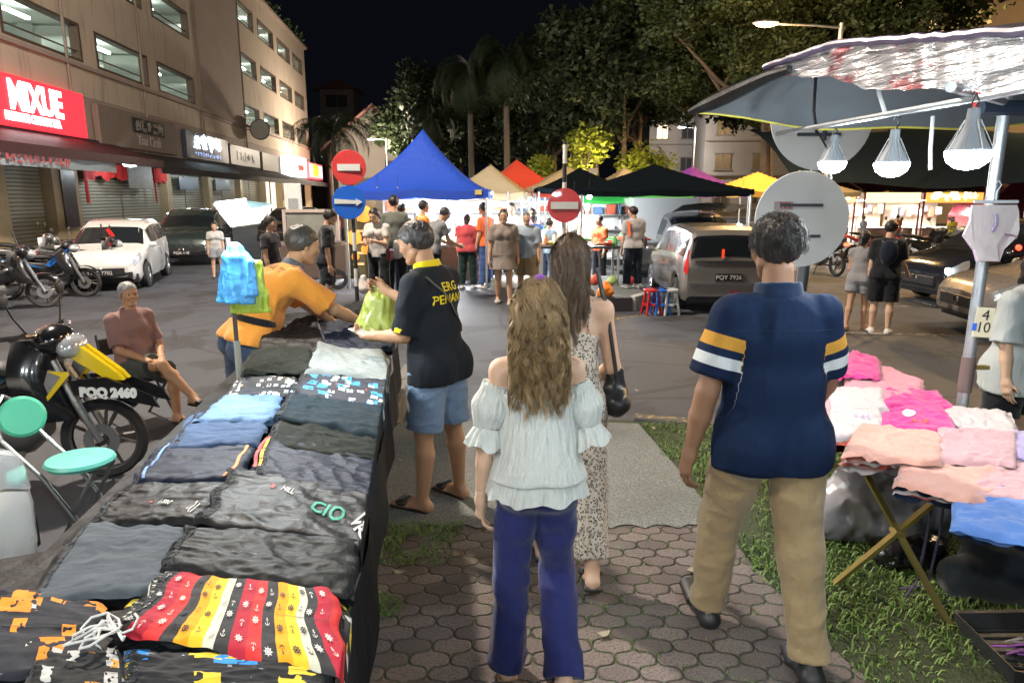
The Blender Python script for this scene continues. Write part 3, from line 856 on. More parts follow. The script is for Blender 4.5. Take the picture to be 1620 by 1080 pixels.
for a, b, w in ((gp(1405, 485)[:2], gp(1440, 485)[:2], .12), (gp(1445, 476)[:2], gp(1500, 489)[:2], .12), (gp(1325, 527)[:2], gp(1540, 531)[:2], .10), ((7.6, 11.0), (9.4, 10.8), .12), ((-3.6, 12), (-4.2, 26), .12), ((-5.8, 30), (-6.6, 46), .12)):
    stripe(rm, a, b, w)
struct('road_marking', rm, WHT)
rm = MB(); stripe(rm, gp(1385, 468)[:2], gp(1475, 470)[:2], .28); stripe(rm, gp(870, 520)[:2], gp(1030, 497)[:2], .1); stripe(rm, (-1.32, 3.5), (-1.2, -2), .08); struct('yellow_marking', rm, YEL)
# far island kerb with black and white blocks
kb = thing('painted_kerb', 'raised island kerb in black and pale blocks under the fruit stall', 'kerb', (1.9, 10.9, 0))
isl = [(-.2, 12.2), (.55, 11.1), (1.2, 10.75), (1.9, 10.85), (2.25, 11.4), (2.3, 12.6), (2.2, 19), (-.6, 19), (-.5, 14)]
MB().prism([(x, y) for x, y in isl], (0, 0, .2), (0, 0, 0), (1, 0, 0), (0, 1, 0)).build('top_slab', SLAB, kb, world=True)
blk = [mat('kerb_black', (.03, .03, .032), .6), mat('kerb_white', (.42, .42, .38), .6)]
pth = isl[0:6]; L_ = 0; cnt = 0
for a, b in zip(pth, pth[1:]):
    n_ = max(1, round(math.dist(a, b) / .5))
    for i in range(n_):
        p = Vector((a[0] + (b[0] - a[0]) * i / n_, a[1] + (b[1] - a[1]) * i / n_, 0)); q = Vector((a[0] + (b[0] - a[0]) * (i + 1) / n_, a[1] + (b[1] - a[1]) * (i + 1) / n_, 0))
        d = (q - p).normalized(); s_ = Vector((d.y, -d.x, 0))
        MB().prism([(-.02, 0), (.10, 0), (.075, .22), (-.02, .23)], q - p, p, s_, (0, 0, 1)).build('kerb_block', blk[cnt % 2], kb, world=True); cnt += 1
# ------------------------------------------------------------- grass
ctx('island')
def blades(name, n, inside, box, hmin, hmax, m, z=-.008, w=.0035, seed=1):
    g = np.random.default_rng(seed); P = g.random((int(n * 1.0), 2)) * [box[1] - box[0], box[3] - box[2]] + [box[0], box[2]]
    dens = fnoise(np.c_[P * 1.0, np.zeros(len(P))], 2.2, 3); P = P[inside(P) & (g.random(len(P)) < .62 + dens)]
    n = len(P); a = g.random(n) * 2 * PI; H = (hmin + (hmax - hmin) * g.random(n) ** 1.5) * (1 + .4 * fnoise(np.c_[P, np.zeros(n)], 5, 2)); ln = .25 + .9 * g.random(n)
    d = np.stack([np.cos(a), np.sin(a)], 1); s_ = np.stack([-d[:, 1], d[:, 0]], 1) * w * (.6 + .8 * g.random(n))[:, None]
    b = np.c_[P, np.full(n, z)]; m1 = np.c_[P + d * (H * ln * .35)[:, None], z + H * .62]; tp = np.c_[P + d * (H * ln)[:, None], z + H * .9 / (1 + ln * .45)]
    S3 = np.c_[s_, np.zeros(n)]; V = np.stack([b - S3, b + S3, m1 + S3 * .8, m1 - S3 * .8, tp + S3 * .15, tp - S3 * .15], 1).reshape(-1, 3)
    i = np.arange(n)[:, None] * 6; Q = np.concatenate([i + [0, 1, 2, 3], i + [3, 2, 4, 5]])
    return tag(link_mesh(name, V, Q, m), kind='stuff')
t = NT('grass_blade'); cc = t.mix(t.noise(2.5, 4), (.06, .13, .02), (.17, .29, .05)); cc = t.mix(t.ramp(t.noise(40, 1), [(.6, (0, 0, 0)), (.7, (1, 1, 1))]), cc, (.20, .21, .08)); t.out(cc, .6)
GRASS = t.m
def in_right(P):
    x, y = P[:, 0], P[:, 1]; e = np.interp(y, [-1, 1.6, 2.4, 3.1, 3.6, 4.3, 5.3], [1.7, 1.55, 1.32, 1.2, 1.16, 1.12, 1.05]) + .07 * vnoise(np.c_[P, P[:, :1] * 0], 5)
    top = np.interp(x, [1, 1.5, 2.6, 4.2], [5.3, 5.2, 4.9, 4.5]); return (x > e) & (y < top)
blades('grass', 62000, in_right, (1.0, 4.3, 1.2, 5.4), .018, .055, GRASS, seed=3)
def in_left(P):
    x, y = P[:, 0], P[:, 1]; e = -.60 + .13 * vnoise(np.c_[P, P[:, :1] * 0], 4) + np.where(y > 3.1, .35, 0) * (vnoise(np.c_[P, P[:, :1] * 0], 3) > -.3)
    return (x < e) & (y < 3.55)
blades('grass', 24000, in_left, (-.83, .1, .6, 3.6), .015, .05, GRASS, seed=4)
def in_joint(P):
    X, Y = P[:, 0], P[:, 1]; p = .165; u, v = (X + Y) / p, (X - Y) / p; u2 = u + .11 * np.sin(2 * PI * v); v2 = v + .11 * np.sin(2 * PI * u)
    e = .5 - np.maximum(abs(u2 % 1 - .5), abs(v2 % 1 - .5)); return (e < .035) & (fnoise(np.c_[P, X * 0], 1.9, 3) + .25 * X > .12)
blades('grass', 60000, in_joint, (-.6, 1.5, 1.2, 3.5), .006, .022, GRASS, z=-.004, w=.002, seed=5)
# dry leaves on the ground
lf = mat('dry_leaf', (.28, .25, .17), .8)
for i, (px, py) in enumerate(((722, 877), (1033, 678), (1093, 902), (635, 727), (604, 854), (1008, 618), (955, 1003), (632, 905))):
    c = gp(px, py, .012); a = random.random() * 6; s_ = .035
    MB().grid(lambda u, v: (c.x + math.cos(a) * (u - .5) * s_ * 1.7 + math.sin(a) * (v - .5) * s_ * math.sin(PI * u * .9 + .2), c.y + math.sin(a) * (u - .5) * s_ * 1.7 - math.cos(a) * (v - .5) * s_ * math.sin(PI * u * .9 + .2), c.z + .012 * (u - .5) ** 2 * 4 + .006 * abs(v - .5)), 5, 3).build('dry_leaf', lf, smooth=True)
    o = bpy.data.objects['dry_leaf' if i == 0 else 'dry_leaf.%03d' % i]
    tag(o, 'small pale dry leaf lying flat on the path', 'leaf', 'dry leaves scattered on the path')

# ------------------------------------------------------------- the parking building on the left
ctx('road')
FA = math.atan(.102)
WALLM = None
def building_left():
    t = NT('painted_wall'); c = t.mix(t.noise(.5, 6), (.46, .375, .29), (.58, .48, .38)); c = t.mix(t.ramp(t.noise(3, 5, stretch=(1, 1, .15)), [(.52, (0, 0, 0)), (.75, (.6, .6, .6))]), c, (.20, .155, .12))
    t.out(c, .85, t.bump(t.noise(30, 4), .25, .02)); wall = t.m
    t = NT('shopfront_band'); c = t.mix(t.noise(.8, 6), (.30, .235, .20), (.40, .32, .27)); t.out(c, .85); band = t.m
    frame_m = mat('brown_window_frame', (.10, .065, .045), .6); conc = mat('carpark_concrete', (.62, .64, .60), .8, var=.08)
    b = thing('parking_building', 'long tan parking building with open lit decks above shuttered shops', 'building', (-11.7, 0, 0), FA)
    S0, S1, TOP = 3.4, 63.9, 14.25
    bays = [(3.9 + 5.28 * i, 8.2 + 5.28 * i) for i in range(6)]          # up to 34.6
    bays2 = [(43.1, 46.8), (47.9, 52.2), (53.4, 57.6), (58.7, 62.6)]
    slots = [(36.2, 37.2), (37.9, 38.8), (39.6, 40.5), (41.3, 42.2)]
    w = MB(); th = .32
    floors = [(6.08, 7.28), (8.98, 10.18), (11.88, 13.08)]
    ops = sorted(bays + bays2 + slots)
    levels = [5.0] + [z for f in floors for z in f] + [TOP]
    for i in range(0, len(levels), 2): w.box((-th / 2, (S0 + S1) / 2, (levels[i] + levels[i + 1]) / 2), (th, S1 - S0, levels[i + 1] - levels[i]))
    for (z0, z1) in floors:
        e = S0
        for (a, c_) in ops + [(S1, S1)]:
            if a > e: w.box((-th / 2, (e + a) / 2, (z0 + z1) / 2), (th - .004, a - e, z1 - z0))
            e = c_
    w.box((-8.2, S1 - .15, 9.6), (15.7, .3, 9.2)); w.box((-8.2, S0 + .15, 9.6), (15.7, .3, 9.2)); w.box((-16, (S0 + S1) / 2, 7.1), (.3, S1 - S0, 14.2))
    w.build('wall', wall, b)
    # a ledge and downpipes
    l = MB(); l.box((.07, (S0 + S1) / 2, 5.93), (.14, S1 - S0, .12)); l.box((.03, 39.2, 9.9), (.06, 7.6, 8.4)); l.build('ledge', band, b)
    for s_ in (22.9, 28.6, 35.4, 43.0):
        MB().tube([(.07, s_, 3.5), (.07, s_, 14.0)], .05, 8).build('downpipe', mat('downpipe', (.24, .19, .15), .6), b)
    sl = MB()
    for z in (5.15, 8.05, 10.95, 13.9): sl.box((-8.2, (S0 + S1) / 2, z), (15.6, S1 - S0 - .7, .28))
    for z in (5.3, 8.2, 11.1):
        for s_ in np.arange(6.1, 62, 5.28):
            for x in (-3.2, -9.5): sl.box((x, s_, z + 1.3), (.5, .5, 2.6))
        for s_ in np.arange(6.1, 62, 5.28): sl.box((-7.5, s_, z + 2.36), (13.5, .3, .32))
    sl.build('parking_deck', conc, b)
    lm = emis('fluorescent_tube', (.86, 1., .93), 11)
    for zf in (7.74, 10.64, 13.6):
        for s_ in np.arange(8.6, 62, 5.28):
            for x in (-1.9, -5.2):
                MB().box((x, s_ + random.uniform(-.4, .4), zf - .16), (.12, 1.3, .09)).build('tube_light', lm, b)
        for s_ in (9, 19.5, 30, 45, 56): lamp('deck_light', 'AREA', (-3.2, s_, zf - .22), 135, (.86, 1., .92), b, 3.0)
    for z0, z1 in floors:
        for a, c_ in bays + bays2:
            if c_ < 12: continue
            f = MB()
            for (yy, zz, dy, dz) in (((a + c_) / 2, z0 + .04, c_ - a, .08), ((a + c_) / 2, z1 - .04, c_ - a, .08), (a + .06, (z0 + z1) / 2, .12, z1 - z0 - .16), (c_ - .06, (z0 + z1) / 2, .12, z1 - z0 - .16)): f.box((-.13, yy, zz), (.30, dy, dz))
            f.box((-.1, (a + c_) / 2, z0 + .34), (.04, c_ - a - .26, .04))
            f.build('window', frame_m, b)
        for a, c_ in slots:
            MB().box((-.2, (a + c_) / 2, (z0 + z1) / 2), (.05, c_ - a, z1 - z0)).build('window_louvre', mat('louvre_glass', (.55, .6, .52), .35), b)
    # roof plants and parapet
    rp = MB(); rp.box((.05, (S0 + S1) / 2, TOP + .08), (.5, S1 - S0, .16)); rp.build('parapet', band, b)
    # ground floor: band, piers, shutters
    g = MB(); g.box((-.16, (S0 + S1) / 2, 4.1), (.30, S1 - S0, 1.78)); g.build('shop_band', band, b)
    pier_m = mat('shop_pier', (.42, .33, .20), .7, bump=.1); piers = [3.6, 8.4, 13.2, 18.6, 21.9, 30.2, 35.6, 41.2, 46.6, 52, 57.4, 63.2]
    for s_ in piers:
        wd = 1.5 if s_ == 21.9 else .55
        MB().box((-.2, s_, 1.6), (.5, wd, 3.22)).build('pier', pier_m, b)
    t = NT('roller_shutter'); sx = t.n('ShaderNodeSeparateXYZ'); t.l(t.co(), sx.inputs[0]); wv = t.math('ABSOLUTE', t.math('SUBTRACT', t.math('FRACT', t.math('MULTIPLY', sx.outputs[2], 9)), .5))
    t.out(t.mix(t.ramp(wv, [(.05, (0, 0, 0)), (.25, (1, 1, 1))]), (.13, .12, .09), (.36, .34, .27)), .5, t.bump(wv, .8, .03)); shut = t.m
    for i in range(len(piers) - 1):
        a, c_ = piers[i] + .28, piers[i + 1] - .28
        if piers[i] == 21.9: a = 22.7
        if piers[i + 1] == 21.9: c_ = 21.1
        if 12 < piers[i] < 18: continue
        if piers[i] >= 46:                                   # lit shops further down
            MB().box((-.9, (a + c_) / 2, 1.6), (.05, c_ - a, 3.2)).build('shop_interior', emis('lit_shop', (1, .86, .66), .9, (.5, .4, .3)), b); continue
        m_ = (a + c_) / 2
        if c_ - a > 3.5:
            MB().box((-.3, (a + m_) / 2 - .04, 1.35), (.06, m_ - a - .08, 2.7)).build('shutter', shut, b); MB().box((-.3, (m_ + c_) / 2 + .04, 1.35), (.06, c_ - m_ - .08, 2.7)).build('shutter', shut, b)
        else: MB().box((-.3, m_, 1.35), (.06, c_ - a, 2.7)).build('shutter', shut, b)
        MB().box((-.3, m_, 2.95), (.08, c_ - a, .5)).build('shutter_box', mat('dark_box', (.06, .06, .05), .6), b)
    # the ice cream shop, lit, with a red frame
    MB().box((-1.6, 15.9, 1.6), (.05, 4.8, 3.2)).build('shop_interior', emis('warm_interior', (1, .74, .42), 1.5, (.7, .5, .3)), b)
    rf = MB()
    for s_ in (13.6, 15.9, 18.2): rf.box((-.1, s_, 1.5), (.14, .12, 3.0))
    rf.box((-.1, 15.9, 2.55), (.12, 4.6, .12)); rf.build('shop_frame', mat('red_frame', (.62, .05, .03), .4), b)
    lamp('shop_light', 'AREA', (-.6, 16, 3.0), 60, (1, .76, .48), b, 2)
    # poster panel on the wide pier, red drapes
    MB().box((.08, 21.95, 1.7), (.04, .8, 1.75)).build('poster_panel', mat('poster_dark', (.07, .055, .06), .4, var=.8, vs=5), b)
    for a, c_ in ((23.0, 26.2), (28.6, 29.9)):
        mb = MB(); mb.grid(lambda u, v: (.06 + .05 * math.sin(u * 40), a + (c_ - a) * u, 2.9 - (.42 + .18 * math.sin(u * 9) ** 2 + (.9 if u < .09 else 0)) * v), 60, 3); mb.build('red_drape', mat('red_cloth', (.50, .02, .02), .7), b, True)
    MB().box((.1, 27.3, 2.5), (.05, 2.1, .85)).build('notice_board', mat('notice_board', (.35, .33, .30), .6, var=.6, vs=7), b)
    for s_ in (31.8, 36.8): MB().box((.1, s_ + .6, 2.35), (.06, 2.4, .55)).build('shop_sign', mat('slate_sign', (.05, .07, .09), .5), b)
    # awnings
    def awning(a, c_, out, z0, z1, m, name='awning'):
        mb = MB(); n = int((c_ - a) / .16)
        mb.grid(lambda u, v: (out * v, a + (c_ - a) * u, z0 + (z1 - z0) * v + (.018 if int(u * n) % 2 else 0)), n, 4)
        mb.box((out + .02, (a + c_) / 2, z1 - .12), (.05, c_ - a, .26)); mb.build(name, m, b)
    awning(3.6, 25.2, 1.75, 3.62, 3.02, mat('maroon_awning', (.075, .025, .03), .5, var=.1))
    awning(25.4, 50.5, 1.6, 3.45, 2.85, mat('slate_awning', (.05, .045, .045), .7))
    awning(50.7, 63.5, 1.6, 3.4, 2.85, mat('slate_awning', (.05, .045, .045), .7))
    ban = MB(); ban.grid(lambda u, v: (1.70 + .03 * math.sin(u * 30), 12.5 + 9.2 * u, 2.92 - .42 * v), 40, 2); ban.build('banner', mat('pale_banner', (.42, .50, .55), .7, var=.2), b, True)
    g = random.Random(5)
    def glyphs(mb, s0, s1, z0, z1, x, n, dens=6, th=.02):
        """rows of unreadable brushstroke lettering"""
        for i in range(n):
            a = s0 + (s1 - s0) * (i + .1) / n; wd = (s1 - s0) / n * .8; h_ = z1 - z0
            for q in range(dens):
                if g.random() < .5: mb.box((x, a + wd * g.uniform(.3, .7), z0 + h_ * g.random()), (.015, wd * g.uniform(.4, .95), h_ * .11))
                else: mb.box((x + .004, a + wd * g.random(), z0 + h_ * g.uniform(.3, .7)), (.015, wd * .14, h_ * g.uniform(.4, .95)))
    M_ = lambda s_, z, x: frame((x, s_, z), (0, 1, 0), (0, 0, 1))
    def btext(body, s_, z, x, size, m, xs=1., bold=0., name='lettering', parent=b): text(name, body, m, size, M_(s_, z, x), parent, .012, False, xs, bold)
    mb = MB(); glyphs(mb, 13, 18.8, 2.57, 2.83, 1.775, 22, 4); mb.build('banner_lettering', mat('pink_print', (.60, .12, .14), .6), b)
    # the red sign
    sg = MB().box((.16, 18.1, 4.30), (.26, 10.1, 1.36), bev=.02).build('shop_sign', emis('red_sign_face', (1, .035, .055), 1.15, (.6, .02, .02)), b)
    wl_ = emis('white_sign_letters', (1, .93, .95), 3.0)
    text('lettering', 'MIXUE', wl_, 1.05, M_(20.45, 4.42, .30), sg, .012, False, .86, .035)
    text('lettering', 'FRESH ICE CREAM & TEA', wl_, .30, M_(20.2, 3.88, .30), sg, .01, False, .82, .012)
    MB().box((.12, 18.4, 3.50), (.2, 11.2, .24)).build('sign_base', mat('navy_base', (.03, .03, .05), .6), b)
    # craft shop
    sg = MB().box((.13, 27.6, 4.18), (.2, 6.9, 1.32), bev=.02).build('shop_sign', mat('brown_signboard', (.24, .185, .155), .7), b)
    pl = MB().box((.25, 28.2, 4.42), (.05, 3.0, .52)).build('sign_panel', mat('black_panel', (.03, .035, .035), .5), sg)
    mb = MB(); glyphs(mb, 26.9, 29.5, 4.22, 4.62, .285, 5, 8); mb.build('glyphs', mat('bronze_glyph', (.30, .27, .22), .5), sg)
    text('lettering', 'Yiaz Craft', mat('cream_letters', (.42, .36, .32), .6), .55, M_(28.2, 3.88, .245), sg, .01, False, 1.)
    # glowing white sign on navy
    sg = MB().box((.13, 35.4, 4.12), (.2, 6.3, 1.25), bev=.02).build('shop_sign', mat('navy_signboard', (.035, .05, .085), .5), b)
    mb = MB(); glyphs(mb, 33.2, 37.2, 4.02, 4.62, .25, 4, 13); mb.build('glyphs', emis('cool_white_glyphs', (.75, .93, 1.), 9), sg)
    mb = MB(); glyphs(mb, 33.2, 37.2, 3.66, 3.84, .25, 12, 4); mb.build('small_glyphs', emis('dim_blue_glyphs', (.3, .4, .7), 1.), sg)
    sg = MB().box((.13, 42.0, 4.05), (.2, 6.3, 1.1), bev=.02).build('shop_sign', mat('slate_signboard', (.06, .075, .085), .5), b)
    mb = MB(); glyphs(mb, 40, 44, 3.75, 4.3, .25, 5, 6); mb.build('glyphs', mat('slate_glyphs', (.16, .18, .2), .5), sg)
    MB().box((.13, 48.0, 4.0), (.2, 4.4, 1.15), bev=.02).build('shop_sign', mat('taupe_board', (.20, .17, .15), .5), b)
    # fast food signs far end
    sg = MB().box((.5, 54.2, 3.95), (1., 4.5, 1.5), bev=.02).build('shop_sign', emis('white_sign_face', (.9, 1, .93), 1.5), b)
    MB().box((1.02, 54.2, 3.9), (.03, 2.2, .4)).build('red_patch', emis('red_patch', (.9, .03, .02), 1.), sg)
    sg = MB().box((.5, 60.8, 3.85), (1., 6.4, 1.3), bev=.02).build('shop_sign', emis('red_rim_sign', (1, .10, .12), 1.3), b)
    MB().box((1.02, 60.8, 3.85), (.03, 5.8, 1.0)).build('pale_face', emis('pink_white', (1, .75, .72), 1.6), sg)
    mb = MB()
    for i in range(9): mb.sphere((1.06, 59.3 + (i % 3) * .9 + .3 * (i // 3 % 2), 3.6 + .28 * (i // 3)), .34, 8, (.2, 1.2, .8))
    mb.build('yellow_crest', emis('yellow_crest', (1, .5, .03), 1.3), sg)
    # round bracket sign
    sg = MB().lathe([(.0, -.06), (.55, -.06), (.58, 0), (.55, .06), (0, .06)], (.75, 43.6, 5.75), 24, 'Y').build('round_sign', mat('round_sign_face', (.36, .35, .31), .6), b, True)
    MB().lathe([(.55, -.08), (.60, -.08), (.60, .08), (.55, .08), (.55, -.08)], (.75, 43.6, 5.75), 24, 'Y').build('rim', mat('dark_rim', (.03, .03, .03), .5), sg)
    MB().tube([(0, 43.6, 5.75), (.2, 43.6, 5.75)], .03, 6).build('bracket', mat('dark_rim', (.03, .03, .03), .5), sg)
    # lamps under the awnings
    bulb = emis('awning_lamp', (.85, .97, 1.), 9)
    for i, s_ in enumerate((6, 11, 24.2, 29.4, 32.4, 36.5, 41, 45, 49, 53, 57.5, 61)):
        MB().lathe([(0, -.09), (.17, -.07), (.24, 0), (.17, .04), (0, .05)], (1.05, s_, 2.86), 12).build('awning_lamp', bulb, b, True)
        lamp('awning_light', 'POINT', (1.0, s_, 2.66), 42 if i % 2 == 0 else 30, (.88, .97, 1.) if s_ < 45 else (1, .85, .65), b, .12)
    # small plants on the roof edge
    t = NT('roof_plant'); t.out((.05, .09, .03), .8)
    for s_ in (40, 46, 50, 53, 57, 60, 62):
        v = []; f = []
        for q in range(60):
            c = Vector((.1 + g.uniform(-.3, .3), s_ + g.uniform(-.7, .7), TOP + .15 + g.random() * .7)); d = Vector((g.uniform(-1, 1), g.uniform(-1, 1), g.uniform(-.4, 1))).normalized() * .2; e = d.orthogonal() * .4
            n0 = len(v); v += [c, c + d * .5 + e, c + d, c + d * .5 - e]; f.append((n0, n0 + 1, n0 + 2, n0 + 3))
        MB().add(v, f).build('roof_plant', t.m, b)
    return b
building_left()

# ------------------------------------------------------------- trees
def leafcloud(g, centers, rad, per, size, flat=.8):
    n = len(centers) * per; c = np.repeat(np.array(centers), per, 0); rr = np.repeat(np.array(rad), per)
    d = g.normal(0, 1, (n, 3)); d /= np.linalg.norm(d, axis=1)[:, None]; p = c + d * (rr * g.random(n) ** .45)[:, None] * np.array([1, 1, flat])
    a = g.normal(0, 1, (n, 3)); a[:, 2] *= .6; a /= np.linalg.norm(a, axis=1)[:, None]; b = np.cross(a, d + .3); b /= np.linalg.norm(b, axis=1)[:, None] + 1e-6
    s_ = size * (.6 + .8 * g.random(n))[:, None]
    V = np.stack([p - a * s_, p + b * s_ * .5, p + a * s_, p - b * s_ * .5], 1).reshape(-1, 3); i = np.arange(n)[:, None] * 4
    return V, i + [0, 1, 2, 3]
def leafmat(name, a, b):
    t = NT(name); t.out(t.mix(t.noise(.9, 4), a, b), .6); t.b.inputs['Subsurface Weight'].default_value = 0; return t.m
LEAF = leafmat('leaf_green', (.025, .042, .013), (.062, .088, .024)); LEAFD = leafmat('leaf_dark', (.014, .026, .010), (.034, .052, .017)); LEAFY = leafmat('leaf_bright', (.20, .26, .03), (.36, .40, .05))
BARK = mat('bark', (.16, .12, .09), .9, var=.4, vs=5, bump=.6, bs=14)
def tree(label, x, y, h, r, crown_z, n=60, per=260, leaf=None, seed=1, size=.20, stems=1, lean=0, group=None, tr=.28, flat=.7, cr=1.3, spread=1.):
    g = np.random.default_rng(seed); root = thing('tree', label, 'tree', (x, y, 0), 0, group); tm = MB(); tips = []
    for s_ in range(stems):
        a0 = 2 * PI * s_ / stems + g.random(); off = Vector((math.cos(a0), math.sin(a0), 0)) * (.35 if stems > 1 else 0)
        base = off; fork = Vector((off.x * (2.2) + lean + g.uniform(-.4, .4), off.y * 2.2, crown_z * .62))
        mid = base.lerp(fork, .5) + Vector((g.uniform(-.25, .25), 0, 0)); tm.tube([base + Vector((0, 0, -.1)), base + Vector((0, 0, .3)), mid, fork], [tr * 1.35, tr, tr * .8, tr * .65], 9)
        for q in range(5 if stems == 1 else 3):
            a = g.random() * 2 * PI; rr = r * g.uniform(.35, .8); e = Vector((lean + math.cos(a) * rr, math.sin(a) * rr, crown_z + g.uniform(-.2, .6) * r * flat)); m_ = fork.lerp(e, .5) + Vector((0, 0, -.06 * r + g.uniform(-.5, .5)))
            tm.tube([fork, fork.lerp(m_, .5) + Vector((g.uniform(-.2, .2), 0, 0)), m_, e], [tr * .55, tr * .42, tr * .3, tr * .1], 7); tips.append(e)
            e2 = m_ + Vector((g.uniform(-1, 1), g.uniform(-1, 1), g.uniform(.2, 1))) * r * .4; tm.tube([m_, m_.lerp(e2, .5), e2], [tr * .25, tr * .16, tr * .06], 6); tips.append(e2)
    tm.build('trunk', BARK, root, True)
    C = []; Rr = []
    for i in range(n):
        d = g.normal(0, 1, 3); d /= np.linalg.norm(d); d[2] = d[2] * flat; k_ = g.uniform(.35, 1.) ** .6
        c = np.array([lean, 0, crown_z + .1 * r]) + d * r * k_ * spread
        if i < len(tips): c = np.array(tips[i])
        C.append(c); Rr.append(cr * g.uniform(.6, 1.25))
    V, Q = leafcloud(g, C, Rr, per, size); link_mesh('crown', V, Q, leaf or LEAF, root)
    return root
def palm(label, x, y, h, r, n=26, seed=1, m=None, group=None, droop=1.):
    g = random.Random(seed); root = thing('palm_tree', label, 'palm tree', (x, y, 0), 0, group)
    MB().tube([(0, 0, -.1), (.05, 0, h * .3), (.02, 0, h * .7), (0, 0, h)], [.26, .17, .15, .13], 10).build('trunk', mat('palm_trunk', (.15, .125, .10), .85, bump=.3, bs=9), root, True)
    V = []; Fs = []
    for i in range(n):
        a = 2 * PI * i / n * 1.618 * 3 + g.uniform(-.2, .2); el = g.uniform(-.5, 1.25); L = r * g.uniform(.85, 1.1); d = Vector((math.cos(a), math.sin(a), 0)); s_ = Vector((-d.y, d.x, 0)); p = Vector((0, 0, h)); ang = el
        pts = [p.copy()]
        for j in range(9):
            p = p + (d * math.cos(ang) + Vector((0, 0, math.sin(ang)))) * L / 9; ang -= .27 * droop; pts.append(p.copy())
        for j in range(1, 10):
            for q in range(4):
                t_ = (j - 1 + q / 4) / 9; c = pts[j - 1].lerp(pts[j], q / 4); ll = .62 * r / 3 * math.sin(PI * (t_ * .85 + .12)); tg = (pts[j] - pts[j - 1]).normalized() * .06
                for sg in (-1, 1):
                    e = c + s_ * sg * ll * .75 + Vector((0, 0, -ll * g.uniform(.35, .8))) + tg * 2; n0 = len(V); V += [c - tg * .5, c + tg * .5, e]; Fs.append((n0, n0 + 1, n0 + 2))
    MB().add(V, Fs).build('crown', m or LEAFD, root); return root
# ------------------------------------------------------------- trees and far buildings
tree('broad tree with dim lit leaves spreading above the street lamp', 9.6, 26.5, 12, 5.3, 7.6, 170, 620, LEAF, 11, .085, 1, lean=-.2, tr=.24, cr=1.05, flat=.62)
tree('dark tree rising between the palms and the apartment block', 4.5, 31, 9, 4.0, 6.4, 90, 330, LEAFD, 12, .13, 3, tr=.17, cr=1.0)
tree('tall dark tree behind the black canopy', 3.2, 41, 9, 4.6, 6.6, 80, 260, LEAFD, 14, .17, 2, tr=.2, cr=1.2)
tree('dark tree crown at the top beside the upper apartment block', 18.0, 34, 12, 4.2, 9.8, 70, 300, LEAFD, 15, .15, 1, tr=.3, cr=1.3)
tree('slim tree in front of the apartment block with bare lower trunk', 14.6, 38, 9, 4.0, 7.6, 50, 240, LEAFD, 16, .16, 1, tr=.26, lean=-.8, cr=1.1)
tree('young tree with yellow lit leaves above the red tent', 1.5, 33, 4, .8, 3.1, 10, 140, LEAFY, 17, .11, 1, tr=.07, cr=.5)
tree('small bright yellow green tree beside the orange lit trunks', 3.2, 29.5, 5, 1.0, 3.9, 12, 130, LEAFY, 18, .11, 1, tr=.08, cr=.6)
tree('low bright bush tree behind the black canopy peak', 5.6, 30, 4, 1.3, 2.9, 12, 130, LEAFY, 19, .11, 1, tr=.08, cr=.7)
palm('tall palm with drooping fronds in the middle of the row', -.3, 37, 8.6, 3.4, 60, 3, droop=1.3)
palm('taller palm with wide crown right of the middle palm', 1.9, 44, 10.6, 3.8, 52, 4, droop=1.25)
palm('palm left of the middle palm half hidden in the dark', -2.4, 41, 8.8, 3.4, 44, 5, droop=1.1)
palm('palm with dense green crown beside the parking building', -11.6, 46, 6.0, 3.6, 34, 6, droop=1.0)
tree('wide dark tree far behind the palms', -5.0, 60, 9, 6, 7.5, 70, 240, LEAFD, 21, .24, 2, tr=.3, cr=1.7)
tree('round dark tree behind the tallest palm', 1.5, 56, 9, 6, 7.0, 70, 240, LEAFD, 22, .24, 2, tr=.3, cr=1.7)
palm('dark palm behind the blue tent', -5.6, 50, 7.2, 3.2, 26, 9, droop=1.1)

def block(name, label, c, size, rz, wall, floors, cols, wz=1.0, wx=1.1, z0=1.4, fh=2.9, lit=(), bands=False, roof=None, win=None, ledge=True):
    W, D, H = size; b = thing(name, label, 'building', (c[0], c[1], 0), rz)
    mb = MB(); mb.box((0, 0, H / 2), (W, D, H))
    mb.build('wall', wall, b)
    wm = win or mat('far_window_glass', (.02, .022, .026), .3); fm = mat('far_window_frame', (.14, .13, .12), .7)
    g = random.Random(len(label))
    for f in range(floors):
        if bands:
            l = MB(); l.box((0, -D / 2 - .55, z0 + f * fh - .35), (W * .98, 1.1, 1.0)); l.build('balcony', wall, b)
        for i in range(cols):
            x = -W / 2 + W * (i + .5) / cols; z = z0 + f * fh + wz / 2
            on = (i, f) in lit
            m = emis('lit_window_%d' % (i % 2), ((1, .8, .5), (.85, .95, 1))[i % 2], 1.2) if on else wm
            fr = MB(); fr.box((x, -D / 2 - .03, z - wz / 2 - .06), (wx + .24, .16, .1)); fr.box((x, -D / 2 - .03, z + wz / 2 + .06), (wx + .24, .16, .08))
            for q in (-1, 0, 1): fr.box((x + q * wx / 2, -D / 2 - .03, z), (.06, .09, wz + .04))
            o = fr.build('window', fm, b); MB().box((x, -D / 2 - .015, z), (wx, .05, wz)).build('pane', m, o)
        if ledge and not bands: MB().box((0, -D / 2 - .12, z0 + f * fh - .5), (W, .24, .1)).build('ledge', fm, b)
    if roof:
        e = .8; r = MB(); zz = H
        r.add([(-W / 2 - e, -D / 2 - e, zz), (W / 2 + e, -D / 2 - e, zz), (W / 2 + e, D / 2 + e, zz), (-W / 2 - e, D / 2 + e, zz), (-W / 4 if roof == 1 else 0, 0, zz + 1.6), (W / 4 if roof == 1 else 0, 0, zz + 1.6)],
              [(0, 1, 5, 4), (1, 2, 5), (2, 3, 4, 5), (3, 0, 4), (3, 2, 1, 0)]); r.build('roof', mat('tile_roof', (.20, .10, .08), .8), b)
    return b
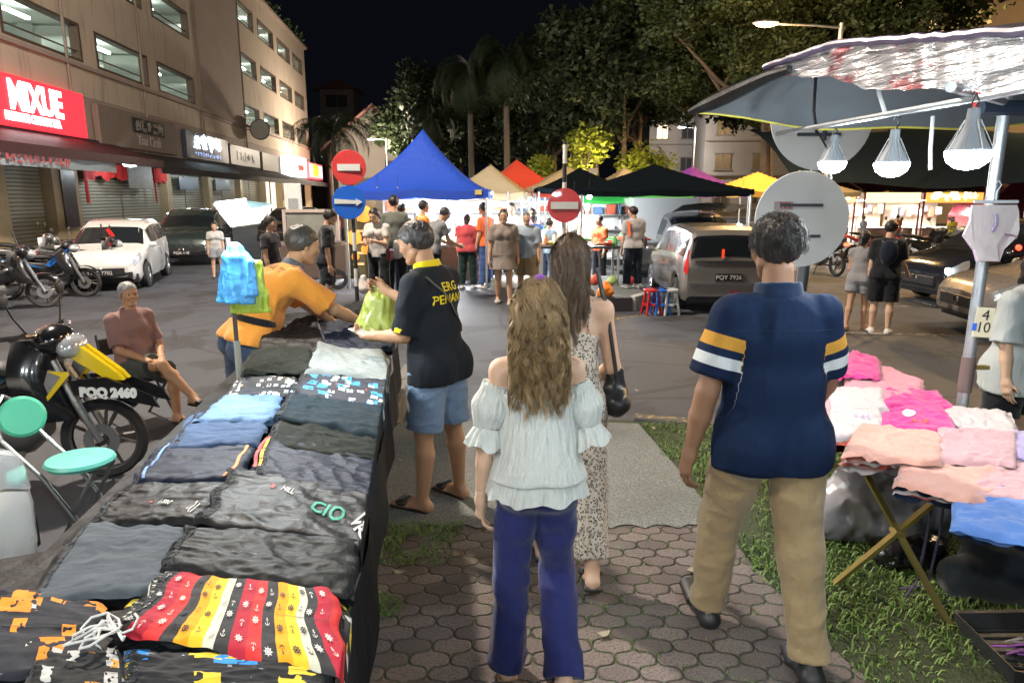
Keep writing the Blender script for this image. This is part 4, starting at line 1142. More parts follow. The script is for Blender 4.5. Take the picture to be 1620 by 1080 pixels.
wgrey = mat('grey_apartment_wall', (.22, .21, .20), .85, var=.2, vs=.6); wtan = mat('tan_apartment_wall', (.30, .25, .19), .85, vs=.5); wpale = mat('pale_house_wall', (.13, .115, .10), .85, vs=.5)
block('apartment_block', 'grey apartment block behind the trees with rows of square windows', (20.4, 62, 0), (9.2, 8, 14.2), 0, wgrey, 5, 3, 1.2, 1.25, 1.2, 2.75, lit=((2, 4),))
block('apartment_block', 'dim narrow apartment block set back left of the grey one', (14.2, 66, 0), (4.4, 8, 13.5), 0, wgrey, 5, 2, 1.1, 1.0, 1.2, 2.75, lit=((0, 2),))
block('apartment_block', 'low dim block with a warm lit balcony window right of the grey one', (29.0, 60, 0), (8.4, 7, 15), 0, wgrey, 5, 3, 1.2, 1.3, 1.2, 2.9, lit=((0, 1), (1, 3)), bands=True)
block('apartment_tower', 'tan apartment tower with long balcony bands at the upper edge', (42.0, 47, 0), (24, 12, 27), R(28), wtan, 8, 7, 1.3, 1.7, 3.0, 3.2, lit=((1, 7), (3, 5), (2, 4), (5, 6)), bands=True)
block('stair_tower', 'small pale tower with tiled hip roof above the palm', (-21.0, 88, 0), (4.0, 4, 14.2), 0, wpale, 4, 1, 1.4, 2.6, 2.6, 3.2, roof=2)
gb = thing('gabled_house', 'pale gabled building behind the blue tent', 'building', (-12.2, 62, 0), R(18))
MB().prism([(-3.6, 0), (3.6, 0), (3.6, 6.2), (0, 9.2), (-3.6, 6.2)], (0, 14, 0)).build('wall', wpale, gb)
MB().prism([(-4.1, 5.8), (0, 9.3), (4.1, 5.8), (4.1, 6.1), (0, 9.6), (-4.1, 6.1)], (0, 14.6, 0), (0, -.4, 0)).build('roof', mat('tile_roof', (.20, .10, .08), .8), gb)
for x in (-1.8, 1.5): MB().box((x, -.04, 4.2), (1.0, .12, 1.3)).build('window', mat('far_window_glass', (.02, .022, .026), .3), gb)
block('low_building', 'low pale building at the end of the left street', (-19.5, 80, 0), (8, 6, 5.2), 0, wpale, 1, 3, 1.2, 1.4, 2.4, lit=((1, 0),))

# ------------------------------------------------------------- street lamps
galv = mat('galvanised_steel', (.42, .43, .43), .45, .6, var=.1)
SOD = (1.0, .60, .24)
def street_lamp(label, x, y, h, arm, power, col_=SOD, e=14, gf=.12, size=.25):
    s_ = thing('street_lamp', label, 'street lamp', (x, y, 0), 0)
    MB().tube([(0, 0, 0), (0, 0, h * .5), (0, 0, h)], [.11, .08, .05], 10).build('pole', galv, s_, True)
    MB().tube([(.1, 0, h - .12), (0, 0, h - .12), (arm * .4, 0, h - .06), (arm, 0, h - .02)], .028, 6).build('arm', galv, s_, True)
    sg = 1 if arm > 0 else -1
    lh = MB().lathe([(0, 0.07), (.13, .05), (.17, 0), (.16, -.02)], (0, 0, 0), 14); lh.v = [(v[0] * 2.1 + arm + sg * .2, v[1], v[2] + h) for v in lh.v]; lh.build('lamp_head', galv, s_, True)
    lb = MB().sphere((0, 0, 0), .15, 12, (1.9, 1, .45)); lb.v = [(v[0] + arm + sg * .2, v[1], v[2] + h - .03) for v in lb.v]; lb.build('lens', emis('sodium_lens_%d' % int(col_[2] * 10), tuple(min(1, c * 1.05) for c in col_), e), s_, True)
    lamp('lamp_light', 'SPOT', (arm + sg * .2, 0, h - .14), power, col_, s_, size, (0, 0, 0), R(165))
    lamp('lamp_glow', 'POINT', (arm + sg * .2, -.1, h - .3), power * gf, col_, s_, size)
    return s_
p = dp(1331, 40, 19)
street_lamp('tall street lamp with an orange light on a thin side arm', p.x, 19, p.z + .05, -1.75, 1700, gf=.3)
street_lamp('street lamp over the right road beyond the frame', 13.5, 10.5, 8.5, -1.6, 3000, (1., .70, .40))
street_lamp('street lamp at the far end of the right road', 27, 29, 8.5, -1.6, 4200, gf=2.)
street_lamp('street lamp of the left street beyond the frame', -7.4, 9, 9.2, 2.2, 700, (1., .87, .74), gf=9.)
street_lamp('street lamp of the left street behind the photographer', -6.0, -5, 9.2, -2.0, 1500, (1., .90, .78), gf=.8)
street_lamp('distant pale street lamp above the blue tent', -9.9, 56, 6.2, -1.0, 1000, (1., .84, .66), 14, gf=4.5)
street_lamp('far street lamp in front of the apartment block', 14.2, 55, 7.0, -.9, 1500, (1., .9, .8), 20, gf=1.)
lamp_lit = thing('ground_floodlight', 'small floodlight among the tree trunks shining on the leaves', 'floodlight', (3.2, 27.5, 0))
MB().box((0, 0, 2.75), (.3, .15, .22)).tube([(0, 0, 0), (0, 0, 2.7)], .03, 6).build('housing', galv, lamp_lit); MB().box((0, .09, 2.78), (.24, .03, .16)).build('lens', emis('yellow_flood', (1, .8, .4), 8), lamp_lit)
lamp('flood', 'POINT', (.2, .6, 2.9), 200, (1, .78, .35), lamp_lit, .2)
palm_fill = thing('ground_floodlight', 'small floodlight at the foot of the palms', 'floodlight', (-.6, 34, 0)); MB().box((0, 0, 2.5), (.3, .2, .2)).tube([(0, 0, 0), (0, 0, 2.4)], .03, 6).build('housing', galv, palm_fill); MB().box((0, 0, 2.62), (.24, .16, .03)).build('lens', emis('yellow_flood', (1, .8, .4), 8), palm_fill); lamp('flood', 'POINT', (0, -.3, 2.9), 140, (1, .82, .5), palm_fill, .2)  # added uplight for the palm crowns, in place of light from the stalls

# ------------------------------------------------------------- traffic signs
def disc(mb, c, r, n=(0, -1, 0), th=.006, seg=40):
    n = Vector(n).normalized(); Rm = n.to_track_quat('Z', 'X').to_matrix(); prof = [(0, -th / 2), (r, -th / 2), (r + .004, 0), (r, th / 2), (0, th / 2)]
    mb.lathe(prof, c, seg, 'Z', Rm); return mb
redm = mat('sign_red', (.50, .035, .035), .35, coat=.3); bluem = mat('sign_blue', (.008, .10, .50), .35, coat=.3); whm = mat('sign_white', (.55, .57, .55), .45); blackp = mat('black_paint', (.02, .02, .022), .5)
def banded_post(root, x, y, z1, lean=(0, 0), r=.035, b0=0.):
    n = int(z1 / .3); 
    for i in range(n + 1):
        a, b = i * .3, min((i + 1) * .3, z1)
        if b - a < .02: continue
        MB().cyl((x + lean[0] * a, y + lean[1] * a, a + b0), (x + lean[0] * b, y + lean[1] * b, b + b0), r, n=12).build('post_band', (blackp, whm)[i % 2], root, True, world=True)
p1 = dp(552, 265, 11.5); p2_ = dp(552, 320, 11.5)
sg = thing('road_sign', 'leaning post with a no entry disc above a blue arrow disc', 'road sign', (p2_.x + .03, 11.57, 0))
banded_post(sg, p2_.x + .045, 11.57, 2.5)
d_ = disc(MB(), p1, .275, (.06, -1, .02)).build('no_entry_disc', redm, sg, True, world=True); MB().box((p1.x + .0, 11.482, p1.z), (.37, .012, .105)).build('white_bar', whm, d_, world=True)
d_ = disc(MB(), p2_, .272, (.02, -1, 0)).build('arrow_disc', bluem, sg, True, world=True)
MB().prism([(-.235, -.028), (.13, -.022), (.12, -.06), (.225, .01), (.11, .065), (.13, .03), (-.235, .052)], (0, .01, 0), (p2_.x, 11.478, p2_.z), (1, 0, -.02)).build('white_arrow', whm, d_, world=True)
p3 = dp(893, 325, 11.5)
sg = thing('road_sign', 'no entry disc on its own post in front of the black canopy', 'road sign', (p3.x, 11.57, 0))
banded_post(sg, p3.x - .0, 11.57, 2.45, b0=.22)
d_ = disc(MB(), p3, .275, (0, -1, 0)).build('no_entry_disc', redm, sg, True, world=True); MB().box((p3.x, 11.482, p3.z), (.45, .012, .115)).build('white_bar', whm, d_, world=True)
# the two big discs seen from behind
base = Vector((2.86, 6.0, .0)); c1 = dp(1298, 186, 5.95); c2 = dp(1266, 347, 5.95)
sg = thing('road_sign', 'leaning steel post with two blank backs of round signs', 'road sign', base)
st_ = dp(1300, 205, 6.03); sb = dp(1279, 366, 6.03); dd = (sb - st_); bot = st_ + dd * ((0 - st_.z) / dd.z)
MB().tube([bot, st_ - dd * .25], .05, 14).build('post', mat('weathered_steel', (.12, .14, .16), .45, .5, vs=20), sg, True, world=True)
bk = mat('sign_back', (.82, .86, .88), .45, .0, var=.1, vs=3)
for i, (c, r_) in enumerate(((c1, .425), (c2, .40))):
    o = disc(MB(), c + Vector((0, -.03, 0)), r_, (0, -1, .03), .01, 48).build('sign_disc', bk, sg, True, world=True)
    m_ = MB(); m_.box(c + Vector((-.02, -.05, .12)), (.36, .02, .025)); m_.box(c + Vector((-.02, -.05, -.14)), (.36, .02, .025)); m_.box(c + Vector((.02, -.06, -.13)), (.02, .05, .12)); m_.build('bracket', mat('weathered_steel', (.12, .14, .16), .45, .5, vs=20), o, world=True)
c = c2 + Vector((-.17, -.045, .115)); st2 = MB().box(c, (.16, .004, .07)).build('sticker', mat('sticker_white', (.5, .45, .45), .5), sg, world=True)
text('lettering', 'TEL', mat('sticker_red', (.5, .04, .08), .5), .075, frame(c + Vector((0.015, -.004, 0)), (1, 0, 0), (0, 0, 1)), st2)

# ------------------------------------------------------------- market tents
def cloth2(name, c, r=.6):
    t = NT(name); t.out(t.mix(t.noise(1.5, 5), tuple(x * .8 for x in c), c), r, t.bump(t.noise(3, 4), .5, .05)); t.b.inputs['Specular IOR Level'].default_value = .3 if max(c) > .05 else 0.; return t.m
def tent(label, cx, cy, wx, wy, eave, peak, m, rz=0., valance=.2, poles=True, pole_m=None, legs=None, group=None, sag=.5, scal=0):
    s_ = thing('market_tent', label, 'tent', (cx, cy, 0), rz, group); n = 14
    def f(u, v):
        a, b = u * 2 - 1, v * 2 - 1; e = max(abs(a), abs(b)); k_ = 1 - e
        z = eave + (peak - eave) * (k_ ** (1 + sag)) - .05 * math.sin(PI * (1 - abs(abs(a) - abs(b)))) * e
        return (a * wx / 2, b * wy / 2, z)
    mb = MB().grid(f, n * 2, n * 2)
    edge = [f(i / 28, 0) for i in range(29)] + [f(1, i / 28) for i in range(1, 29)] + [f(1 - i / 28, 1) for i in range(1, 29)] + [f(0, 1 - i / 28) for i in range(1, 29)]
    V = []; Fs = []
    for i, p in enumerate(edge):
        o = Vector((p[0], p[1], 0)).normalized() * .012; V += [Vector(p) + o, Vector((p[0], p[1], p[2] - valance + (scal * abs(math.sin(i * .8))))) + o * 2]
    for i in range(len(edge) - 1): Fs.append((2 * i, 2 * i + 1, 2 * i + 3, 2 * i + 2))
    mb.add(V, Fs); mb.build('canopy', m, s_, True)
    if poles:
        for a in (-1, 1):
            for b in (-1, 1): MB().tube([(a * (wx / 2 - .03), b * (wy / 2 - .03), 0), (a * (wx / 2 - .03), b * (wy / 2 - .03), eave)], .022, 8).build('pole', pole_m or galv, s_, True)
        fr = MB()
        for b in (-1, 1): fr.tube([(-wx / 2, b * (wy / 2 - .03), eave - .06), (wx / 2, b * (wy / 2 - .03), eave - .06)], .015, 6); fr.tube([(b * (wx / 2 - .03), -wy / 2, eave - .06), (b * (wx / 2 - .03), wy / 2, eave - .06)], .015, 6)
        fr.build('frame', pole_m or galv, s_, True)
    return s_
BLUE = cloth2('blue_canvas', (.012, .055, .38)); BLK = cloth2('black_canvas', (.006, .009, .012)); REDC = cloth2('red_canvas', (.62, .07, .04)); TAN = cloth2('tan_canvas', (.40, .34, .22)); GRN = cloth2('green_canvas', (.03, .34, .06)); MAR = cloth2('maroon_canvas', (.16, .02, .03)); YLC = cloth2('yellow_canvas', (.62, .38, .08))
tt = tent('blue pyramid tent over the brightly lit food counter', -1.84, 14.7, 2.75, 2.8, 1.93, 3.15, BLUE, valance=.16, sag=.55)
MB().box((1.2, -1.43, 1.87), (.13, .01, .09)).build('label_patch', mat('patch_yellow', (.5, .4, .12), .6), tt)
tent('black pyramid canopy right of the no entry disc', 2.95, 14.6, 3.3, 2.6, 1.93, 2.45, BLK, valance=.10, sag=.25)
tent('low black canopy behind the no entry disc', 1.7, 17.6, 2.2, 2.6, 2.0, 2.5, BLK, valance=.10, sag=.3)
gs = thing('green_awning', 'green tarpaulin strip under the black canopy', 'awning', (2.2, 16.4, 0))
MB().grid(lambda u, v: (-.5 + 2.6 * u, -.02 * math.sin(u * 20) + .25 * v, 1.88 - .02 * math.sin(u * 9) - .24 * (1 - v)), 24, 3).build('tarpaulin', GRN, gs, True)
for x in (-.5, 2.1): MB().tube([(x, .25, 0), (x, .25, 1.9)], .02, 6).build('pole', galv, gs)
tent('red tent between the tan tents', .15, 21.5, 2.6, 3, 1.95, 2.9, REDC, rz=.2, valance=.15, sag=.3)
tent('olive tan tent beside the red tent', 1.6, 20.5, 2.4, 3, 2.05, 2.65, TAN, rz=.1, valance=.12, sag=.2)
tent('pale yellow tent at the corner of the blue tent', -.55, 18.2, 1.9, 2.6, 1.9, 2.6, TAN, rz=-.1, valance=.15, sag=.2)
for i, (x, y, m, lb) in enumerate(((-1.4, 25, BLUE, 'blue tent far down the market lane'), (2.2, 26, YLC, 'yellow tent far down the market lane'), (3.6, 22.5, TAN, 'tan tent behind the green tarpaulin'),
     (7.2, 20.6, YLC, 'golden lit tent behind the silver van'), (9.0, 22.0, TAN, 'tan lit tent with a white lamp beyond the parked cars'), (5.5, 21.5, cloth2('purple_canvas', (.12, .03, .25)), 'purple decorated canopy above the parked cars'))):
    tent(lb, x, y, 2.4, 2.6, 1.95, 2.5 + .1 * (i % 3), m, rz=.1 * i, valance=.15, sag=.25)
lb_ = emis('stall_bulb', (.92, .97, 1.), 28)
def bulb_at(x, y, z, power, group='bulbs hanging in the far stalls', c=(.90, .96, 1.), lab='round white bulb hanging in a far market stall', r=.055):
    o = thing('hanging_bulb', lab, 'light bulb', (x, y, z), 0, group)
    MB().sphere((0, 0, 0), r, 10, (1, 1, .8)).build('globe', lb_, o, True); MB().cyl((0, 0, r * .7), (0, 0, r * .7 + .08), .02, n=8).build('socket', galv, o)
    MB().tube([(0, 0, r + .05), (0, 0, r + .3)], .004, 4).build('cord', blackp, o)
    lamp('bulb_light', 'POINT', (0, 0, -r - .03), power, c, o, .06)
# strip lamps in the blue tent and along the lane
def tube(x, y, z, L, power, lab, rz=0.):
    o = thing('strip_lamp', lab, 'strip lamp', (x, y, z), rz); MB().box((0, 0, .03), (L, .05, .04)).build('batten', whm, o); MB().tube([(-L / 2, 0, 0), (L / 2, 0, 0)], .022, 8).build('glass_tube', emis('white_tube', (.93, .98, 1.), 30), o)
    lamp('strip_light', 'AREA', (0, 0, -.05), power, (.93, .97, 1.), o, L * .7)
tube(-1.0, 14.9, 1.86, 1.2, 620, 'bright strip lamp inside the blue tent, the front one'); tube(-1.6, 16.0, 1.9, 1.2, 620, 'bright strip lamp inside the blue tent, the rear one')
bulb_at(-2.6, 13.5, 1.86, 18, 'warm bulbs along the blue tent', (1, .75, .45), 'warm round bulb under the front edge of the blue tent'); bulb_at(-2.2, 13.5, 1.86, 18, 'warm bulbs along the blue tent', (1, .75, .45), 'warm round bulb under the front edge of the blue tent')
for x, y, z, pw in ((1.55, 14.0, 1.78, 60), (1.35, 15.2, 1.75, 50), (.2, 18.6, 1.8, 55), (-.6, 20.8, 1.85, 55), (.9, 21.8, 1.85, 55), (-.4, 24.2, 1.85, 60), (2.6, 18.5, 1.85, 55), (4.0, 20.5, 1.85, 45), (6.6, 20.0, 1.9, 45), (9.4, 21.0, 1.95, 70), (1.8, 25, 1.9, 60), (-2.4, 18.5, 1.85, 50), (-3.6, 20, 2.1, 50)):
    bulb_at(x, y, z, pw * 3)
# counters and goods
wood = mat('stall_timber', (.25, .16, .09), .7, bump=.2); alu = mat('aluminium', (.55, .56, .57), .35, .7)
def counter(label, x, y, w, d, h, m, rz=0., goods=20, seed=1, cols=((.6, .1, .05), (.7, .5, .1), (.1, .35, .1), (.7, .7, .65), (.45, .22, .1)), back=False, cat='counter'):
    s_ = thing('food_counter' if cat == 'counter' else 'fruit_table', label, cat, (x, y, 0), rz); g = random.Random(seed)
    MB().box((0, 0, h - .02), (w, d, .04), bev=.01).build('counter_top', m, s_)
    for a in (-1, 1):
        for b in (-1, 1): MB().box((a * (w / 2 - .05), b * (d / 2 - .05), h / 2 - .02), (.04, .04, h - .04)).build('leg', galv, s_)
    if back: MB().box((0, -d / 2 + .03, h * .5), (w - .12, .02, h * .85)).build('front_panel', back, s_)
    for i in range(goods):
        c = g.choice(cols); a, b = g.uniform(-w / 2 + .1, w / 2 - .1), g.uniform(-d / 2 + .08, d / 2 - .08); q = g.random()
        mm = mat('goods_%d' % cols.index(c), c, .5)
        nm = ('tray', 'jar', 'bowl', 'packet')[i % 4]; mb = MB()
        if nm == 'tray': mb.box((0, 0, .02), (.18, .13, .04), bev=.01); mb.sphere((0, 0, .04), .07, 8, (1, .7, .4))
        elif nm == 'jar': mb.lathe([(0, 0), (.045, 0), (.05, .02), (.05, .12), (.03, .15), (.03, .18), (0, .18)], (0, 0, 0), 10)
        elif nm == 'bowl': mb.lathe([(0, 0), (.05, 0), (.1, .06), (.09, .06), (.045, .02), (0, .02)], (0, 0, 0), 12); mb.sphere((0, 0, .045), .07, 8, (1, 1, .5))
        else: mb.box((0, 0, .05), (.10, .05, .10), rot=(.2, 0, q), bev=.012)
        o = mb.build(nm, mm, None, True); o.location = W3(Vector((x, y, 0)) + Euler((0, 0, rz)).to_matrix() @ Vector((a, b, h + .001))); o.rotation_euler = (0, 0, q * 6)
        tag(o, {'tray': 'small tray of snacks', 'jar': 'small jar with a lid', 'bowl': 'round bowl of food', 'packet': 'square packet of snacks'}[nm] + ' on the ' + label, nm, 'goods on the ' + label)
    return s_
counter('white lit counter inside the blue tent', -1.4, 14.6, 2.4, .7, .82, alu, goods=22, seed=3, back=mat('menu_dark', (.07, .05, .03), .6))
counter('second counter at the back of the blue tent', -1.2, 16.2, 2.6, .6, .95, alu, goods=16, seed=4)
counter('black table of cut fruit under the black canopy', 1.25, 12.9, 1.5, .8, .90, blackp, goods=30, seed=5, cols=((.6, .6, .58), (.7, .7, .68), (.3, .5, .15), (.6, .35, .08), (.65, .65, .6)), cat='table')
counter('lit table behind the fruit table', 2.0, 15.0, 2.6, .7, .85, alu, goods=26, seed=6)
counter('far lit counter below the red tent', .1, 20.9, 2.3, .7, .85, alu, goods=12, seed=7)
counter('far lit counter below the yellow tent', 2.6, 21.6, 2.3, .7, .85, alu, goods=12, seed=8)
# lit display behind (shelves with goods)
def shelf(label, x, y, w, h, rz=0., seed=2, back=(.75, .75, .72), rows=4, n=9):
    s_ = thing('display_shelf', label, 'display shelf', (x, y, 0), rz); g = random.Random(seed)
    MB().box((0, .2, h / 2), (w, .03, h)).build('back_panel', mat('shelf_back_%d' % seed, back, .5), s_)
    fr = MB()
    for a in (-1, 1): fr.box((a * w / 2, 0, h / 2), (.04, .42, h))
    fr.build('side_frame', alu, s_)
    for r_ in range(rows):
        z = .3 + (h - .4) * r_ / rows; MB().box((0, 0, z), (w - .05, .38, .025)).build('shelf', alu, s_)
        mb = MB()
        for i in range(n):
            a = -w / 2 + w * (i + .5) / n; mb.cur = g.randrange(4); hh = g.uniform(.08, .24); mb.box((a, g.uniform(-.08, .05), z + .015 + hh / 2), (w / n * .7, .12, hh), bev=.01)
        mb.build('packets', [mat('pk%d' % i, c, .5) for i, c in enumerate(((.6, .12, .06), (.7, .6, .3), (.1, .2, .4), (.7, .7, .7)))], s_)
shelf('white lit shelves at the back of the blue tent', -1.6, 17.0, 3.0, 1.9, seed=2); shelf('shelves of goods under the black canopy', 2.4, 16.9, 2.8, 1.8, seed=3)
shelf('bright stall wall far down the lane on the left', -2.6, 24, 3, 2.1, seed=5); shelf('bright stall wall far down the lane on the right', 3.4, 24.5, 3, 2.1, seed=6); shelf('far bright stall wall at the end of the lane', .4, 28.5, 4.2, 2.1, seed=7)
# orange food poster board left of the blue tent
pb = thing('menu_board', 'tall olive menu board with orange dish pictures', 'menu board', (-3.05, 13.9, 0), R(8))
MB().box((0, 0, 1.15), (.62, .04, 2.0)).build('board', mat('olive_board', (.10, .085, .04), .6), pb); g_ = random.Random(4)
for x, z, r_ in ((.08, 1.45, .17), (-.13, .98, .15), (.1, .75, .1), (-.1, 1.75, .09), (-.12, .6, .08)): 
    mb = MB().lathe([(0, -.01), (r_, -.01), (r_, .012), (0, .02)], (x, -.03, z), 16, 'Y'); mb.build('dish_picture', emis('dish_orange', (1, .33, .04), .55, (.8, .3, .05)), pb)
for i in range(7): MB().box((g_.uniform(-.12, .12), -.025, .45 + i * .22), (g_.uniform(.2, .38), .01, .05)).build('text_bar', emis('bar_cream', (1, .6, .25), .35, (.6, .4, .2)), pb)
wb = thing('notice_stand', 'tall white notice board at the corner of the parking building', 'notice board', (-4.45, 14.2, 0)); MB().box((0, 0, 1.55), (.33, .05, 1.0), bev=.01).build('board', whm, wb); MB().box((0, .03, .55), (.04, .04, 1.1)).build('post', galv, wb)
MB().box((.0, -.03, 1.6), (.2, .01, .3)).build('print', mat('grey_print', (.25, .27, .27), .6, var=.5, vs=30), wb)
# small cart with a framed screen behind the man in the cap
ct = thing('food_cart', 'boxy food cart with a framed pale panel beside the sign post', 'cart', (-4.0, 13.7, 0), R(4))
MB().box((0, 0, .55), (1.5, .7, .7), bev=.03).build('body', mat('cart_brown', (.10, .07, .055), .6), ct); fr = MB()
for x, z, dx, dz in ((.1, 1.52, 1.0, .06), (.1, .98, 1.0, .06), (-.4, 1.25, .06, .6), (.6, 1.25, .06, .6)): fr.box((x, -.36, z), (dx, .05, dz))
fr.build('panel_frame', mat('frame_pale', (.45, .36, .32), .5), ct); MB().box((.1, -.35, 1.25), (.92, .02, .5)).build('panel', mat('panel_grey', (.22, .22, .19), .4, var=.3, vs=5), ct)
MB().sphere((0, -.1, .98), .3, 14, (1.1, .8, .35)).build('goods_heap', mat('cart_goods', (.16, .03, .03), .7), ct, True)
for a in (-1, 1): MB().lathe([(.12, -.04), (.2, -.04), (.2, .04), (.12, .04), (.12, -.04)], (a * .55, -.33, .2), 16, 'Y').build('wheel', blackp, ct)
# ------------------------------------------------------------- market row across the right road
def vendor(label, x, y, w, sign_e, sign_c, letters, roofm, rz=0., nm='food_kiosk'):
    s_ = thing(nm, label, 'kiosk', (x, y, 0), rz); s_.scale.z *= .64
    MB().grid(lambda u, v: ((u - .5) * (w + .3), -1.6 + 3.6 * v, 3.05 + .9 * math.sin(PI * min(1, v * 1.2) * .5) - .05 * math.sin(u * 12)), 14, 8).build('roof', roofm, s_, True)
    MB().box((0, 1.3, 1.5), (w, .06, 3.0)).build('back_wall', mat('kiosk_back', (.50, .43, .34), .6, var=.35, vs=2.5), s_)
    MB().box((0, -1.0, .5), (w - .2, .5, 1.0), bev=.02).build('counter', mat('kiosk_counter', (.30, .2, .14), .5, var=.3), s_); MB().box((0, -1.0, 1.03), (w, .62, .05)).build('counter_top', alu, s_)
    for a in (-1, 1): MB().tube([(a * w / 2, -1.3, 0), (a * w / 2, -1.3, 3.0)], .035, 8).build('post', MAR and mat('maroon_post', (.15, .02, .03), .5), s_)
    sg = MB().box((0, -1.36, 2.72), (w * .96, .1, .55), bev=.01).build('lightbox', emis('lightbox_' + nm + str(int(x)), sign_c, sign_e), s_)
    if letters:
        mb = MB(); g = random.Random(int(x * 3))
        for i in range(letters):
            a = -w * .42 + w * .84 * (i + .5) / letters
            for q in range(4): mb.box((a + g.uniform(-.08, .08), -1.42, 2.78 + g.uniform(-.12, .14)), (g.choice((.26, .05)), .02, g.choice((.05, .26))))
        mb.build('glyphs', emis('hot_glyph', (1, .9, .5), 4), sg)
    tb = MB().tube([(-w * .35, .2, 2.55), (w * .35, .2, 2.55)], .03, 6).build('tube_light', emis('white_tube', (.93, .98, 1.), 30), s_)
    lamp('kiosk_light', 'AREA', (0, 0, 2.4), 230, (1, .93, .82), s_, 1.2); g = random.Random(int(x * 7))
    for i in range(8):
        MB().box((-w / 2 + .2 + i * (w - .4) / 7, .9 + g.uniform(-.1, .1), 1.9 + g.uniform(-.2, .2)), (.22, .12, g.uniform(.3, .7)), bev=.03).build('hanging_goods', mat('hang%d' % (i % 4), ((.5, .45, .35), (.08, .08, .1), (.55, .1, .06), (.6, .6, .58))[i % 4], .6), s_)
    return s_
vendor('kiosk with a glowing orange lettered sign', 15.95, 26.5, 2.1, 1.6, (1, .30, .06), 5, MAR)
vendor('kiosk with a plain cream lit sign next to the orange one', 13.75, 26.5, 2.0, 1.9, (1, .62, .30), 0, MAR)
vendor('narrow kiosk with a lit sign behind the round sign back', 11.6, 26.8, 1.9, 1.4, (1, .5, .2), 3, MAR)
vendor('kiosk with pale board beyond the maroon truck', 20.9, 26.5, 2.8, .25, (.6, .5, .42), 0, BLK)
tk = thing('food_truck', 'maroon food truck parked at the end of the kiosks', 'truck', (18.3, 25.6, 0), R(-6)); tk.scale.z *= .72
MB().prism([(-1.5, .55), (1.6, .55), (1.6, 3.2), (-.6, 3.3), (-1.3, 2.2), (-1.5, 1.5)], (0, 2.4, 0), (0, -1.2, 0)).build('body', mat('maroon_paint', (.13, .015, .025), .3, coat=.8), tk)
MB().box((.7, -1.22, 2.0), (1.2, .03, .8)).build('hatch', mat('maroon_hatch', (.09, .012, .02), .4), tk); MB().box((.2, -1.23, 2.85), (.7, .03, .22)).build('sign_plate', emis('truck_plate', (.8, .9, 1), 1.0), tk)
for x in (-.9, 1.0):
    for y in (-1.1, 1.1): MB().lathe([(0, -.1), (.25, -.12), (.38, -.1), (.4, 0), (.38, .1), (0, .1)], (x, y, .4), 18, 'Y').build('wheel', blackp, tk, True)
# big dark marquee roof over that row
mq = thing('marquee', 'wide dark marquee roof above the kiosks across the road', 'marquee', (17.5, 24.5, 0))
MB().grid(lambda u, v: (-8.5 + 19 * u, -2.4 + 6 * v, 2.12 + 2.2 * math.sin(PI * v / 2) + .1 * math.sin(u * 20)), 24, 6).build('roof', cloth2('marquee_cloth', (.022, .034, .048)), mq, True)
for x in (-8.2, -1, 5.5, 10): MB().tube([(x, -2.2, 0), (x, -2.2, 2.12)], .05, 8).build('post', galv, mq)
for i in range(6):
    c_ = Vector((15.6 + i * .9, 23.6, 2.0))
# ------------------------------------------------------------- vehicles
rubber = mat('tyre_rubber', (.022, .022, .024), .8, bump=.3, bs=40); rimm = mat('alloy_rim', (.40, .41, .42), .35, .8); chrome = mat('chrome', (.62, .64, .66), .12, 1., var=.03)
redl = mat('tail_lens', (.45, .015, .012), .15, coat=1.); clear = mat('head_lens', (.55, .58, .60), .08, .4, coat=1.); blkp = mat('black_plastic', (.018, .018, .02), .45)
GL = glass_dark()
def wheel(root, c, r, w, side, spokes=5, rim_m=None, name='wheel', axle='X', steer=0.):
    """wheel > tyre, rim"""
    Rm = Matrix.Rotation(steer, 3, 'Z'); c = Vector(c)
    e = MB().lathe([(r * .62, -w / 2), (r * .9, -w / 2), (r * .985, -w * .38), (r, 0), (r * .985, w * .38), (r * .9, w / 2), (r * .62, w / 2), (r * .62, -w / 2)], (0, 0, 0), 26, 'X')
    e.v = [tuple(Rm @ Vector(v) + c) for v in e.v]; ty = e.build(name, rubber, root, True)
    m = MB(); m.lathe([(r * .56, -w * .3), (r * .64, -w * .46), (r * .64, w * .46), (r * .56, w * .3)], (0, 0, 0), 24, 'X'); f = side * w * .34
    m.lathe([(0, -.012), (r * .15, -.012), (r * .15, .018), (0, .02)], (f, 0, 0), 12, 'X')
    for i in range(spokes):
        a = 2 * PI * i / spokes
        for da in (-.13, .13):
            m.tube([(f, math.sin(a) * r * .1, math.cos(a) * r * .1), (f + side * .004, math.sin(a + da) * r * .58, math.cos(a + da) * r * .58)], [r * .055, r * .05], 5)
    m.v = [tuple(Rm @ Vector(v) + c) for v in m.v]; m.build('rim', rim_m or rimm, ty, True)
    return ty
def ip(keys, t): xs, ys = zip(*keys); return float(np.interp(t, xs, ys))
HATCH = dict(L=3.9, W=1.68, top=[(0, .86), (.012, .98), (.05, 1.30), (.10, 1.44), (.2, 1.51), (.4, 1.53), (.53, 1.50), (.62, 1.40), (.78, 1.0), (.80, .97), (.92, .86), (.975, .74), (1, .58)],
             belt=[(0, .84), (.1, 1.0), (.5, .94), (.78, .90), (.92, .78), (1, .54)], w=[(0, .80), (.03, .93), (.12, .99), (.3, 1), (.8, .99), (.93, .90), (.985, .76), (1, .66)], ax=(.175, .805), rw=.30, zb=.22)
